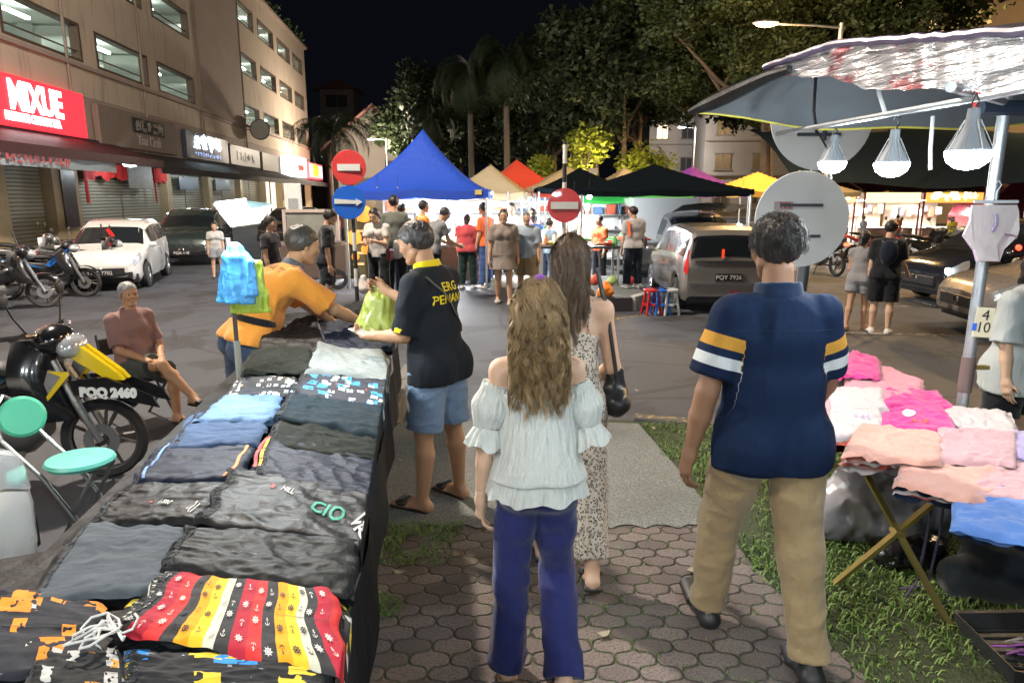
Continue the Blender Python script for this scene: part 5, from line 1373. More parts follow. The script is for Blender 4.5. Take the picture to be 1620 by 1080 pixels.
MPV = dict(L=4.2, W=1.70, top=[(0, .92), (.008, 1.05), (.025, 1.44), (.05, 1.56), (.15, 1.62), (.4, 1.64), (.56, 1.58), (.64, 1.47), (.78, 1.06), (.81, 1.02), (.93, .88), (.98, .74), (1, .6)],
           belt=[(0, .9), (.03, 1.0), (.2, 1.02), (.6, .97), (.8, .92), (.93, .8), (1, .55)], w=[(0, .90), (.015, .95), (.06, .985), (.2, 1), (.8, .99), (.93, .9), (.985, .78), (1, .68)], ax=(.185, .80), rw=.31, zb=.24)
SUV = dict(L=4.5, W=1.82, top=[(0, .95), (.01, 1.1), (.04, 1.45), (.09, 1.60), (.2, 1.67), (.45, 1.68), (.56, 1.62), (.64, 1.48), (.76, 1.14), (.79, 1.10), (.92, 1.0), (.975, .88), (1, .66)],
           belt=[(0, .93), (.1, 1.08), (.6, 1.04), (.78, 1.0), (.93, .92), (1, .6)], w=[(0, .84), (.03, .95), (.1, 1), (.85, 1), (.95, .92), (1, .74)], ax=(.18, .80), rw=.35, zb=.28)
SEDAN = dict(L=4.25, W=1.68, top=[(0, .80), (.02, .90), (.06, .95), (.17, .98), (.20, 1.02), (.32, 1.32), (.42, 1.38), (.55, 1.38), (.63, 1.28), (.74, .98), (.77, .93), (.9, .84), (.97, .74), (1, .60)],
             belt=[(0, .76), (.1, .90), (.5, .90), (.77, .86), (.92, .76), (1, .56)], w=[(0, .80), (.03, .93), (.12, .99), (.8, .99), (.92, .93), (.97, .86), (1, .72)], ax=(.18, .82), rw=.29, zb=.20)
def car(name, label, x, y, rz, P, paint, sc=.9, tail=True, plate=None, group=None, detail=True, rim_m=None, fog=False, red=None, cat='car'):
    root = thing(name, label, cat, (x, y, 0), rz, group); L, W = P['L'] * sc, P['W'] * sc / 2; rw = P['rw'] * sc; zb = P['zb'] * sc
    axl = [-L / 2 + L * a for a in P['ax']]; Ra = rw * 1.2
    def sec(t, q):
        """q: 0 sill .. 3 belt .. 4 gutter .. 6 middle of the roof"""
        top, belt, w = ip(P['top'], t) * sc, ip(P['belt'], t) * sc, ip(P['w'], t) * W; Y = -L / 2 + t * L; belt = min(belt, top - .004)
        lo = zb + (.10 * sc * max(0, 1 - t / .03) if t < .03 else 0) + (.10 * sc * max(0, (t - .96) / .04) if t > .96 else 0)
        for a in axl:
            d = abs(Y - a)
            if d < Ra: lo = max(lo, rw + math.sqrt(Ra * Ra - d * d))
        gh = min(1, max(0, (top - belt) / (.42 * sc))); wr = w * .95 * (1 - gh) + W * .80 * gh
        pts = [(w * .93, lo), (w * .99, lo + (belt - lo) * .18), (w * 1.0, lo + (belt - lo) * .62), (w * .97, belt), (wr, top - .05 * sc * gh - .02), (wr * .86, top - .005), (0, top + .012)]
        q = min(5.9999, max(0, q)); i = int(q); f = q - i; a, b = pts[i], pts[i + 1]
        return Vector((a[0] + (b[0] - a[0]) * f, Y, a[1] + (b[1] - a[1]) * f))
    ts = sorted(set([0, .004, .008, .012, .018, .025, .035, .05, .07, .1, .985, .993, 1] + [i / 48 for i in range(49)] + [max(0, min(1, (a + L / 2 + Ra * k / 6) / L)) for a in axl for k in range(-6, 7)]))
    qs = [0, .5, 1, 1.5, 2, 2.5, 3, 3.05, 3.5, 4, 4.5, 5, 5.5, 6]; V = []; n = len(qs) * 2 - 1
    for t in ts:
        r_ = [sec(t, q) for q in qs]; V += [Vector((-p.x, p.y, p.z)) for p in r_] + r_[-2::-1]
    Fs = [(i * n + k, i * n + k + 1, (i + 1) * n + k + 1, (i + 1) * n + k) for i in range(len(ts) - 1) for k in range(n - 1)]
    Fs += [tuple(range(n))[::-1], tuple(range((len(ts) - 1) * n, len(ts) * n))]
    b = MB().add(V, [f[::-1] for f in Fs]); b.build('body', paint, root, True, sharp=32)
    u = MB(); u.box((0, 0, zb + .05), (W * 1.7, L * .93, .16)); u.build('underbody', blkp, root)
    def patch(nm, m, t0, t1, q0, q1, side=0, off=.006, nt=10, nq=6, tm=None):
        """a panel lying just proud of the body; side 0 spans the middle"""
        mb = MB()
        for sd in ((side,) if side else (-1, 1)):
            def f(u, v):
                t = t0 + (t1 - t0) * u; q = q0 + (q1 - q0) * v
                if tm: t += tm(v) * (1 - u)
                p = sec(t, q); e = sec(min(1, t + .004), q) - sec(max(0, t - .004), q); g = sec(t, min(6, q + .02)) - sec(t, max(0, q - .02)); n_ = e.cross(g)
                n_ = -n_.normalized() if n_.length > 1e-9 else Vector((1, 0, 0))
                if n_.x < -.01: n_ = -n_
                if abs(n_.x) <= .01 and n_.z < 0: n_ = -n_
                p = p + n_ * off; return Vector((p.x * sd, p.y, p.z))
            mb.grid(f, nt, nq)
        return mb.build(nm, m, root, True)
    tr = [t for t, z in P['top']]
    ws0, ws1 = [(t) for t, z in P['top'] if z <= P['top'][-4][1] + .9][0], 0
    hi = {'h': (.635, .775), 'm': (.645, .775), 's': (.645, .755), 'd': (.632, .735)}[P['k']]
    patch('windscreen', GL, hi[0], hi[1], 4.12, 6)
    re_ = {'h': (.018, .085), 'm': (.009, .03), 's': (.014, .075), 'd': (.205, .31)}[P['k']]
    patch('rear_window', GL, re_[0], re_[1], 4.15, 6)
    sw = {'h': ((.13, .20), (.215, .41), (.425, .62)), 'm': ((.06, .24), (.255, .43), (.445, .64)), 's': ((.10, .2), (.215, .42), (.435, .63)), 'd': ((.27, .44), (.455, .63))}[P['k']]
    for sd in (-1, 1):
        for a, c in sw: patch('side_window', GL, a, c, 3.12, 3.88, sd)
        # door seams, mirror, handle
        for t in (sw[0][1] + .007, sw[1][1] + .007): patch('door_seam', blkp, t, t + .0022, .6, 3.05, sd, .003, 1, 8)
        m = sec(hi[1] - .03, 3.1); mb = MB().sphere((sd * (m.x + .09), m.y, m.z + .05), .085 * sc, 12, (1.15, .7, .75)); mb.tube([(sd * (m.x - .04), m.y + .02, m.z), (sd * (m.x + .05), m.y, m.z + .03)], .02, 6); mb.build('mirror', paint, root, True)
        for a in axl: wheel(root, (sd * (W - .10 * sc), a, rw), rw, .19 * sc, sd, 5, rim_m)
        for t in (sw[1][0] + .03, sw[-1][0] + .02): p = sec(t, 2.6); MB().box((sd * (p.x + .012), p.y, p.z), (.03, .16, .03), bev=.008).build('door_handle', paint, root)
        hd = patch('headlight', clear, .895, .975, 2.45, 3.6, sd, .006, 6, 5)
        tl = patch('tail_light', redl, .0, .06 if P['k'] != 'm' else .035, 2.3, 3.55, sd, .006, 5, 5)
    f = MB(); f.box((0, L / 2 + .004, ip(P['belt'], 1) * sc * .82), (W * 1.15, .03, .16 * sc), bev=.01); f.build('grille', blkp, root)
    MB().lathe([(.045, -.01), (.06, 0), (.045, .01)], (0, L / 2 + .025, ip(P['belt'], 1) * sc * .84), 16, 'Y').build('badge', chrome, root, True)
    f = MB(); f.box((0, L / 2 - .03, zb + .12), (W * 1.5, .06, .14 * sc), bev=.01); f.build('lower_grille', blkp, root)
    if plate:
        for sg, yy, zz in ((1, L / 2 + .03, .42 * sc), (-1, -L / 2 - .015, .70 * sc)):
            if P['k'] != 'm' and sg < 0: zz = .62 * sc
            pl = MB().box((0, yy, zz), (.50 * sc, .02, .14 * sc)).build('number_plate', mat('plate_black', (.015, .015, .017), .4), root)
            X = Vector((-sg, 0, 0)); M = Matrix.Translation(W3((0, 0, 0)) * 0) @ frame((0, yy + sg * .012, zz), X, (0, 0, 1)); text('lettering', plate, mat('plate_white', (.7, .7, .7), .5), .115 * sc, M, pl, .002, False)
    root['L'] = L; root.id_properties_clear if False else None
    return root, sec, patch
for k_, P_ in (('h', HATCH), ('m', MPV), ('s', SUV), ('d', SEDAN)): P_['k'] = k_
white_p = glossy('white_paint', (.62, .62, .60), .3); silver_p = glossy('silver_paint', (.24, .225, .21), .32, .5); darkp = glossy('dark_green_paint', (.03, .045, .042), .25, .3); black_p = glossy('black_car_paint', (.012, .014, .02), .2); bronze = mat('bronze_rim', (.35, .24, .14), .35, .8)
ctx('road')
r1, s1, pt1 = car('parked_car', 'white hatchback parked before the shutters with a red packet behind its windscreen', -8.33, 14.6, R(197), HATCH, white_p, .86, plate='PNC 7702')
MB().box((-.05, .84, 1.08), (.07, .02, .18), rot=(0, .5, .1)).build('red_packet', mat('packet_red', (.8, .01, .01), .5), r1)
o_ = MB(); 
for i in range(2): o_.tube([(-.62, 1.55, .55), (-.5, 1.72, .36), (-.62, 1.7, .24)], .02, 6)
car('parked_car', 'dark sport utility car parked just behind the white hatchback', -9.0, 19.6, R(194), SUV, darkp, .86, plate='PQA 118')
car('parked_car', 'dark car parked further along the left street', -8.6, 27.0, R(174), HATCH, black_p, .9)
mp, sm, pm = car('minivan', 'silver grey minivan seen from behind with a small red sticker on its tailgate', 3.36, 12.2, R(-1), MPV, silver_p, .82, plate='PQY 7926')
MB().box((-.1, -1.715, .94), (.035, .01, .13)).build('window_sticker', emis('sticker_glow', (1, .06, .02), .6), mp)
MB().box((0, -1.735, .47), (1.2, .03, .03)).build('bumper_trim', chrome, mp); MB().box((0, -1.725, .82), (1.05, .03, .025)).build('tailgate_trim', chrome, mp)
MB().tube([(.0, -1.72, .88), (-.16, -1.725, .80)], .008, 5).build('wiper', blkp, mp)
MB().box((.12, -1.75, .34), (.16, .02, .04)).build('reflector', redl, mp)
# van with an open rear beyond it
vn = thing('delivery_van', 'white van with its side facing the fruit stall', 'van', (3.35, 17.1, 0), R(2))
MB().prism([(-1.7, .3), (1.9, .3), (2.0, .8), (1.75, 1.0), (1.1, 1.72), (-1.68, 1.76)], (1.45, 0, 0), (-.72, 0, 0), (0, 1, 0)).build('body', glossy('van_white', (.5, .52, .53), .35), vn)
for a in (-1.1, 1.2): wheel(vn, (-.68, a, .29), .29, .17, -1)
for a, c in ((-1.3, -.3), (-.1, .95)): MB().box((-.725, (a + c) / 2, 1.35), (.012, c - a, .42), bev=.004).build('window', GL, vn)
MB().box((-.73, .35, .75), (.012, .02, .9)).build('door_seam', blkp, vn); MB().box((-.735, -.5, .72), (.02, 2.2, .05)).build('side_trim', blkp, vn)
s2, _, _ = car('parked_car', 'dark wagon with its tailgate raised behind the minivan', 3.9, 16.6, R(4), SUV, glossy('grey_wagon_paint', (.10, .10, .10), .3, .4), .86)
MB().grid(lambda u, v: (-.66 + 1.32 * u, -1.85 - .75 * v, 1.46 + .16 * v + .05 * math.sin(PI * u)), 8, 4).build('open_tailgate', glossy('grey_wagon_paint', (.10, .10, .10), .3, .4), s2, True)
car('dark_car', 'black car with bronze wheels and glowing headlight on the right road', 8.75, 11.9, R(96), HATCH, black_p, .93, rim_m=bronze)
hc_ = bpy.context.scene.objects['dark_car']
MB().sphere((-.6, 1.72, .60), .07, 10, (1, .5, .8)).build('lit_headlight', emis('headlight_glow', (.8, .95, 1), 22), hc_, True)
lamp('headlight_beam', 'SPOT', (-.6, 1.8, .60), 120, (.85, .95, 1), hc_, .05, (R(86), 0, 0), R(60))
MB().sphere((-.70, .62, .98), .05, 8).build('lit_signal', emis('red_signal', (1, .04, .02), 5), hc_, True)
car('silver_car', 'pale silver car cut off by the picture edge behind the price tag', 8.0, 8.95, R(84), SEDAN, glossy('champagne_paint', (.30, .27, .25), .3, .4), .93, rim_m=rimm)
# the near white car at the lower edge
nc, sn, pn = car('white_sedan', 'white car parked at the lower edge beside the folding stool', -2.80, .53, R(0), SEDAN, white_p, 1.08, rim_m=rimm)

# ------------------------------------------------------------- motorcycles
def moto(label, x, y, rz, c1, c2, steer=0., detail=1, group=None, lit=False, plate=None, seed=0, kick=4):
    """underbone motorcycle facing +y; c1 body, c2 trim"""
    root = thing('motorcycle', label, 'motorcycle', (x, y, 0), rz, group); r = .265; wb = .60
    Ms = Matrix.Rotation(steer, 3, 'Z'); piv = Vector((0, .38, 0))
    def st(p): p = Vector(p); return Ms @ (p - piv) + piv
    def tyre(yc, nm, stt):
        c = st((0, yc, r)) if stt else Vector((0, yc, r)); a = steer if stt else 0; Rm = Matrix.Rotation(a, 3, 'Z')
        e = MB().lathe([(r - .055, -.022), (r - .02, -.04), (r - .004, -.02), (r, 0), (r - .004, .02), (r - .02, .04), (r - .055, .022), (r - .055, -.022)], (0, 0, 0), 30, 'X'); e.v = [tuple(Rm @ Vector(v) + c) for v in e.v]; w_ = e.build(nm, rubber, root, True)
        m = MB(); m.lathe([(r - .07, -.014), (r - .05, -.022), (r - .05, .022), (r - .07, .014)], (0, 0, 0), 26, 'X'); m.lathe([(0, -.05), (.035, -.05), (.035, .05), (0, .05)], (0, 0, 0), 10, 'X')
        for i in range(5):
            q = 2 * PI * i / 5; m.tube([(0, math.sin(q) * .03, math.cos(q) * .03), (0, math.sin(q + .15) * (r - .06), math.cos(q + .15) * (r - .06))], [.016, .010], 5)
            m.tube([(0, math.sin(q) * .03, math.cos(q) * .03), (0, math.sin(q + .5) * (r - .06), math.cos(q + .5) * (r - .06))], [.012, .008], 5)
        m.v = [tuple(Rm @ Vector(v) + c) for v in m.v]; m.build('rim', mat('dark_alloy', (.14, .13, .12), .35, .7), w_, True)
        m = MB(); m.lathe([(.05, -.003), (.11, -.003), (.11, .003), (.05, .003), (.05, -.003)], (.05, 0, 0), 20, 'X'); m.v = [tuple(Rm @ Vector(v) + c) for v in m.v]; m.build('brake_disc', rimm, w_, True)
    tyre(wb + .02, 'front_wheel', True); tyre(-wb, 'rear_wheel', False)
    for sd in (-1, 1): MB().tube([st((sd * .065, wb + .02, r)), st((sd * .07, wb - .09, .53)), st((sd * .05, .40, .80))], [.022, .026, .022], 8).build('fork_leg', mat('fork_silver', (.38, .38, .38), .3, .7), root, True)
    # front mudguard following the wheel
    def mg(u, v):
        a = -1.15 + 1.95 * u; rr = r + .035 + .012 * math.sin(PI * v); s_ = (v - .5) * .13 * (1 - .35 * abs(u - .4)); q = Vector((s_, wb + .02 + math.sin(-a) * rr * -1, r + math.cos(a) * rr)); return st(q)
    MB().grid(mg, 16, 6).build('front_mudguard', c1, root, True)
    # leg shield / cowl
    def shield(u, v):
        z = .42 + .52 * v; w = .10 + .13 * math.sin(PI * min(1, v * .85 + .08)) ; a = (u - .5) * 2; yb = .50 - .10 * v; return Vector((w * math.sin(a * 1.35), yb - .20 * (a * a) + .02 * math.cos(v * 6), z))
    MB().grid(shield, 12, 10).build('leg_shield', c1, root, True)
    # body, tank tunnel, tail
    def shell(path, nm, m, n=12, fl=1.):
        mb = MB(); V = []; Fs = []
        for (yy, zz, w, h) in path:
            for k in range(n):
                t = 2 * PI * k / n; V.append((math.copysign(abs(math.cos(t)) ** .75, math.cos(t)) * w, yy, zz + math.copysign(abs(math.sin(t)) ** .8, math.sin(t)) * h))
        for i in range(len(path) - 1):
            for k in range(n): Fs.append((i * n + k, i * n + (k + 1) % n, (i + 1) * n + (k + 1) % n, (i + 1) * n + k))
        Fs += [tuple(range(n))[::-1], tuple(range((len(path) - 1) * n, len(path) * n))]
        return mb.add(V, Fs).build(nm, m, root, True, sharp=50)
    shell([(.36, .70, .05, .16), (.22, .58, .075, .15), (.02, .52, .085, .14), (-.18, .56, .10, .13), (-.42, .63, .11, .10), (-.70, .70, .075, .06), (-.86, .76, .03, .03)], 'body_cowl', c1)
    shell([(.14, .70, .05, .02), (.06, .74, .10, .045), (-.18, .74, .125, .05), (-.30, .79, .12, .05), (-.60, .82, .10, .045), (-.78, .84, .05, .02)], 'seat', mat('seat_vinyl', (.02, .02, .02), .55))
    shell([(.30, .36, .06, .06), (.18, .30, .11, .11), (0, .30, .12, .12), (-.16, .34, .09, .09)], 'engine', mat('engine_metal', (.16, .16, .16), .4, .7))
    MB().tube([(-.0, .28, .62), (0, -.2, .4), (0, -.6, .28)], .03, 6).build('frame_tube', blkp, root, True)
    MB().tube([(.13, .2, .22), (.15, -.1, .2), (.16, -.35, .27), (.17, -.80, .38)], [.018, .025, .042, .045], 10).build('exhaust', mat('exhaust_steel', (.22, .21, .2), .3, .8), root, True)
    for sd in (-1, 1): MB().tube([(sd * .12, -.55, .62), (sd * .11, -.62, .30)], .022, 7).build('shock_absorber', mat('fork_silver', (.38, .38, .38), .3, .7), root, True)
    def rg(u, v):
        a = -.6 + 1.7 * u; rr = r + .05; return Vector(((v - .5) * .12, -wb - math.sin(a) * rr, r + math.cos(a) * rr))
    MB().grid(rg, 12, 4).build('rear_mudguard', blkp, root, True)
    # head cowl, lamp, bars
    hcw = MB().sphere((0, 0, 0), .13, 16, (1.25, .85, .72)); hcw.v = [tuple(st(Vector(v) + Vector((0, .40, .93)))) for v in hcw.v]; hcw.build('handlebar_cowl', c1, root, True)
    hl = MB().sphere((0, 0, 0), .11, 16, (1.25, .75, .70)); hl.v = [tuple(st(Vector(v) + Vector((0, .50, .88)))) for v in hl.v]; hl.build('headlight', emis('bike_lamp', (1, .95, .85), 5) if lit else clear, root, True)
    MB().tube([st((-.33, .30, 1.0)), st((-.16, .37, .98)), st((.16, .37, .98)), st((.33, .30, 1.0))], .012, 8).build('handlebar', chrome, root, True)
    for sd in (-1, 1):
        MB().tube([st((sd * .22, .345, .99)), st((sd * .36, .285, 1.0))], .018, 8).build('grip', rubber, root, True)
        MB().tube([st((sd * .2, .40, .98)), st((sd * .28, .375, .985)), st((sd * .35, .33, .98))], .007, 6).build('brake_lever', chrome, root, True)
        MB().tube([st((sd * .20, .35, 1.0)), st((sd * .27, .33, 1.10)), st((sd * .31, .32, 1.18))], .006, 6).build('mirror_stalk', blkp, root, True)
        mr = MB().sphere((0, 0, 0), .06, 12, (1., .22, .8)); mr.v = [tuple(st(Vector(v) + Vector((sd * .325, .315, 1.215)))) for v in mr.v]; mr.build('mirror', blkp, root, True)
    MB().box((0, -.86, .74), (.16, .05, .07), bev=.02).build('tail_light', emis('bike_tail', (1, .05, .02), 8) if lit else redl, root)
    MB().box((0, -.92, .56), (.18, .012, .13)).build('rear_plate', mat('plate_black', (.015, .015, .017), .4), root)
    MB().tube([(-.08, .0, .22), (-.18, -.05, .02)], .012, 6).build('side_stand', blkp, root)
    if c2:
        for sd in (-1, 1):
            # coloured blade on the leg shield and body side
            MB().prism([(.47, .93), (.38, .97), (.12, .68), (.04, .60), (.10, .57), (.24, .66)], (sd * .02, 0, 0), (sd * .105, 0, 0), (0, 1, 0)).build('trim_panel', c2, root)
            MB().prism([(.02, .55), (-.3, .66), (-.62, .73), (-.3, .62)], (sd * .012, 0, 0), (sd * .115, 0, 0), (0, 1, 0)).build('side_stripe', c2, root)
    return root, st
yel_p = glossy('yellow_plastic', (.72, .52, .01), .3); blk_g = glossy('black_bike_paint', (.012, .012, .014), .18)
mb_, st_f = moto('black and yellow motorcycle standing beside the folding stool', -3.26, 4.16, R(-88), blk_g, None, R(6))
# yellow nose blade, silver flash and the plate number along the mudguard side
for sd in (1, -1):
    MB().prism([(.46, .84), (.50, .90), (.56, .90), (.80, .70), (.84, .65), (.74, .655)], (sd * .035, 0, 0), (sd * .012, -.02, .02), (0, 1, 0)).build('nose_blade', yel_p, mb_)
    MB().prism([(.44, .76), (.54, .74), (.34, .50)], (sd * .012, 0, 0), (sd * .125, -.02, 0), (0, 1, 0)).build('silver_flash', mat('silver_flash', (.35, .36, .38), .3, .6), mb_)
    MB().prism([(.56, .75), (.57, .73), (.36, .50), (.345, .51), (.52, .72), (.44, .755)], (sd * .012, 0, 0), (sd * .135, -.02, 0), (0, 1, 0)).build('yellow_chevron', yel_p, mb_)
    MB().prism([(.52, .70), (.75, .72), (1.02, .60), (1.06, .52), (.80, .585), (.55, .60)], (sd * .016, 0, 0), (sd * .07, -.02, -.02), (0, 1, 0)).build('fender_side', blk_g, mb_)
text('lettering', 'PQQ 2460', mat('plate_letters', (.75, .75, .72), .4), .078, frame((.092, .74, .60), (0, 1, -.03), (0, 0, 1)), mb_, .002, False, 1.0, .006)
MB().sphere((-.02, .06, .62), .10, 14, (.8, 1, 1.25)).build('blue_helmet_bag', mat('dark_teal_bag', (.01, .05, .08), .3), mb_, True)
darkg = glossy('dark_bike', (.018, .018, .02), .3); blueg = glossy('blue_bike', (.02, .16, .55), .3); redg = glossy('red_bike', (.25, .02, .02), .3); silg = glossy('silver_bike', (.35, .35, .36), .3, .5)
for i, (x, y, a, c1, c2, lb) in enumerate(((-8.25, 10.9, -70, darkg, None, 'dark motorcycle nearest in the parked row'), (-8.35, 12.2, -66, darkg, blueg, 'motorcycle with a bright blue panel second in the parked row'),
      (-8.25, 13.4, -62, darkg, redg, 'motorcycle with dark red trim third in the parked row'), (-9.9, 11.9, -75, darkg, None, 'motorcycle half hidden behind the row near the picture edge'),
      (-10.3, 14.6, -60, silg, None, 'silver motorcycle standing close to the shutters'), (-11.2, 14.0, -55, darkg, silg, 'motorcycle parked close to the lit shop'), (-10.6, 13.0, -60, redg, None, 'brown red motorcycle between the row and the shop'), (-9.3, 15.6, -50, darkg, silg, 'motorcycle with silver trim beside the white hatchback'))):
    moto(lb, x, y, R(a), c1, c2, R(15 * (-1) ** i), group='motorcycles parked along the left street')
moto('motorcycle with a glowing red tail light behind the round sign back', 7.3, 16.2, R(12), darkg, None, 0, lit=True)
for i, (x, y, a, c, lb) in enumerate(((10.6, 17.6, -80, darkg, 'dark motorcycle parked behind the couple'), (11.6, 18.2, -70, silg, 'silver motorcycle parked behind the couple'), (12.8, 18.6, -75, darkg, 'dark motorcycle parked in front of the kiosks'), (9.8, 18.4, -95, redg, 'red motorcycle parked in front of the kiosks'))):
    moto(lb, x, y, R(a), c, None, .2, group='motorcycles parked before the kiosks')
# ------------------------------------------------------------- near stalls
ctx('island')
def TW(x, y):
    """distance inward from the right edge of the left table, and along it"""
    dx, dy = x + .38, y - 1.36; return -(dx * .991 + dy * .133), (-dx * .133 + dy * .991)
def drape_left(P):
    w = -((P[:, 0] + .38) * .991 + (P[:, 1] - 1.36) * .133); o = np.maximum(0, -w - .005); P = P.copy()
    P[:, 0] -= .991 * o * .92; P[:, 1] -= .133 * o * .92; P[:, 2] -= o * 1.0; return P
def garment_fn(C, z, th, wr, seed, drape, stretch=(2.2, 7), gather=1., lift=0.):
    C = [np.array(gp(px, py, z)) for px, py in C]
    def f(u, v):
        u = np.asarray(u, float); v = np.asarray(v, float)
        n0 = np.zeros(len(u)) + seed * 3.7
        eu = .05 * vnoise(np.c_[v * 4, n0, n0]); ev = .045 * vnoise(np.c_[u * 5, n0 + 9, n0])
        uu = u + eu * (u - .5) * 2 * 1.0; vv = v + ev * (v - .5) * 2
        P = (C[0] * ((1 - uu) * (1 - vv))[:, None] + C[1] * (uu * (1 - vv))[:, None] + C[2] * (uu * vv)[:, None] + C[3] * ((1 - uu) * vv)[:, None])
        su = np.linalg.norm(C[1] - C[0]); sv = np.linalg.norm(C[3] - C[0])
        e = np.minimum(np.minimum(u * su, (1 - u) * su), np.minimum(v * sv, (1 - v) * sv)); k_ = 1 - np.exp(-np.maximum(e, 0) / .012); brd = np.exp(-np.maximum(e, 0) / .03)
        Q = np.c_[u * su * stretch[0] * 2.6, v * sv * stretch[1] * 2.3, n0]; Q2 = Q + .35 * np.c_[vnoise(Q * .7 + 5), vnoise(Q * .7 + 9), n0 * 0]
        rid = 1 - np.abs(fnoise(Q2, 1.3, 4)) * 2.8; rid2 = 1 - np.abs(fnoise(np.c_[u * su * 9 + v * 2, v * sv * 6, n0 + 4], 1.2, 2)) * 2.4
        g = np.exp(-u * su / .05) * np.sin(v * sv * 300 + 4 * vnoise(np.c_[v * 9, n0, u * 3])) * .004 * gather
        P[:, 2] = z + th * k_ + wr * (.6 * np.maximum(rid, -.4) + .4 * rid2) * k_ + g * k_ + lift * vnoise(np.c_[u * 2.2, v * 2.2, n0 + 2]) * k_ + .010 * brd * vnoise(np.c_[u * 14, v * 11, n0])
        return drape(P) if drape else P
    return f
def cloth_sheet(name, f, m, parent, nu=80, nv=50, group=None):
    uu, vv = np.meshgrid(np.linspace(0, 1, nu + 1), np.linspace(0, 1, nv + 1), indexing='ij'); u, v = uu.ravel(), vv.ravel(); V = f(u, v)
    i = np.arange(nu)[:, None] * (nv + 1) + np.arange(nv)[None, :]; Q = np.stack([i, i + nv + 1, i + nv + 2, i + 1], -1).reshape(-1, 4)
    o = link_mesh(name, V, Q, m, parent, True, True); uv = o.data.uv_layers.new(name='UVMap'); idx = np.zeros(len(o.data.loops), np.int32); o.data.loops.foreach_get('vertex_index', idx)
    uv.data.foreach_set('uv', np.c_[u[idx], v[idx]].astype(np.float32).ravel()); return o
def decal(name, polys, m, f, parent, u0, v0, su, sv, off=.0035, rot=0.):
    """flat outlines laid over the cloth surface"""
    V = []; Fs = []; c, s_ = math.cos(rot), math.sin(rot)
    for pl in polys:
        b = len(V); V += [(u0 + (x * c - y * s_) * su, v0 + (x * s_ + y * c) * sv) for x, y in pl]; Fs.append(list(range(b, b + len(pl))))
    A = np.array(V); P = f(A[:, 0], A[:, 1]); P[:, 2] += off; return link_mesh(name, P, Fs, m, parent, False, True)
def text_polys(body, xs=1., bold=.0):
    cu = bpy.data.curves.new('t', 'FONT'); cu.body = body; cu.size = 1; cu.offset = bold; cu.align_x = 'CENTER'; cu.align_y = 'CENTER'; cu.resolution_u = 2
    to = bpy.data.objects.new('t', cu); col.objects.link(to); dg = bpy.context.evaluated_depsgraph_get(); me = bpy.data.meshes.new_from_object(to.evaluated_get(dg))
    out = [[(me.vertices[i].co.x * xs, me.vertices[i].co.y) for i in p.vertices] for p in me.polygons]; bpy.data.objects.remove(to); bpy.data.meshes.remove(me); return out
ANCHOR = [[(-.06, -.8), (.06, -.8), (.06, .6), (-.06, .6)], [(-.35, .3), (.35, .3), (.35, .42), (-.35, .42)], [(-.15, .6), (0, .48), (.15, .6), (.15, .85), (0, .95), (-.15, .85)]] + \
    [[(.6 * math.cos(a), -.25 + .6 * math.sin(a)), (.6 * math.cos(a + .45), -.25 + .6 * math.sin(a + .45)), (.46 * math.cos(a + .45), -.22 + .46 * math.sin(a + .45)), (.46 * math.cos(a), -.22 + .46 * math.sin(a))] for a in [-PI + i * .45 for i in range(7)]]
WHEEL = [[(.75 * math.cos(a), .75 * math.sin(a)), (.75 * math.cos(a + PI / 4), .75 * math.sin(a + PI / 4)), (.52 * math.cos(a + PI / 4), .52 * math.sin(a + PI / 4)), (.52 * math.cos(a), .52 * math.sin(a))] for a in [i * PI / 4 for i in range(8)]] + \
    [[(1. * math.cos(a) - .07 * math.sin(a), 1. * math.sin(a) + .07 * math.cos(a)), (-.07 * math.sin(a), .07 * math.cos(a)), (.07 * math.sin(a), -.07 * math.cos(a)), (1. * math.cos(a) + .07 * math.sin(a), 1. * math.sin(a) - .07 * math.cos(a))] for a in [i * PI / 4 for i in range(8)]]
def stack(name, label, cat, C, m, layers=2, z=.78, th=.03, wr=.007, seed=1, drape=drape_left, lm=None, step=.016, nu=80, nv=50, group='clothes piled on the left table', stretch=(2.2, 7), gather=1., lift=0., dy=0.):
    c = gp(sum(p[0] for p in C) / 4, sum(p[1] for p in C) / 4, z); root = thing(name, label, cat, (c.x, c.y, z), 0, group); cx, cy = sum(p[0] for p in C) / 4, sum(p[1] for p in C) / 4
    g = random.Random(seed)
    for i in range(layers):
        k_ = 1.0 + .012 * i; jx, jy = g.uniform(-7, 7), g.uniform(-3, 5); C2 = [(cx + (p[0] - cx) * k_ + jx, cy + (p[1] - cy) * k_ + jy + (i + 1) * dy) for p in C]
        zz = z + th * (1 - (i + 1) / (layers + 1)); cloth_sheet('folded_layer', garment_fn(C2, zz - .012, max(.005, th / (layers + 1) * .72), wr * .35, seed + 31 + i, drape, stretch, gather), (lm[i % len(lm)] if lm else m), root, nu // 2, nv // 2)
    f = garment_fn(C, z + th - .010, .014, wr * 1.25, seed, drape, stretch, gather, lift); cloth_sheet('top_garment', f, m, root, nu, nv)
    if name == 'folded_shorts':
        q = np.linspace(-1, 1, 33); decal('waistband', [[(-1, a), (-.3, a), (.4, a), (1, a), (1, b), (.4, b), (-.3, b), (-1, b)] for a, b in zip(q[:-1], q[1:])], RIB, f, root, .045, .5, .032, .47, .002)
        for u_ in (.955, .967): decal('hem_stitch', [[(-1, a), (1, a), (1, a + .03), (-1, a + .03)] for a in np.arange(-1, 1, .05)], STITCH, f, root, u_, .5, .0012, .47, .0018)
        decal('leg_seam', [[(a, -1), (a + .1, -1), (a + .1, 1), (a, 1)] for a in np.arange(-1, 1, .1)], STITCH, f, root, .68, .5, .27, .0025, .0018)
    return root, f
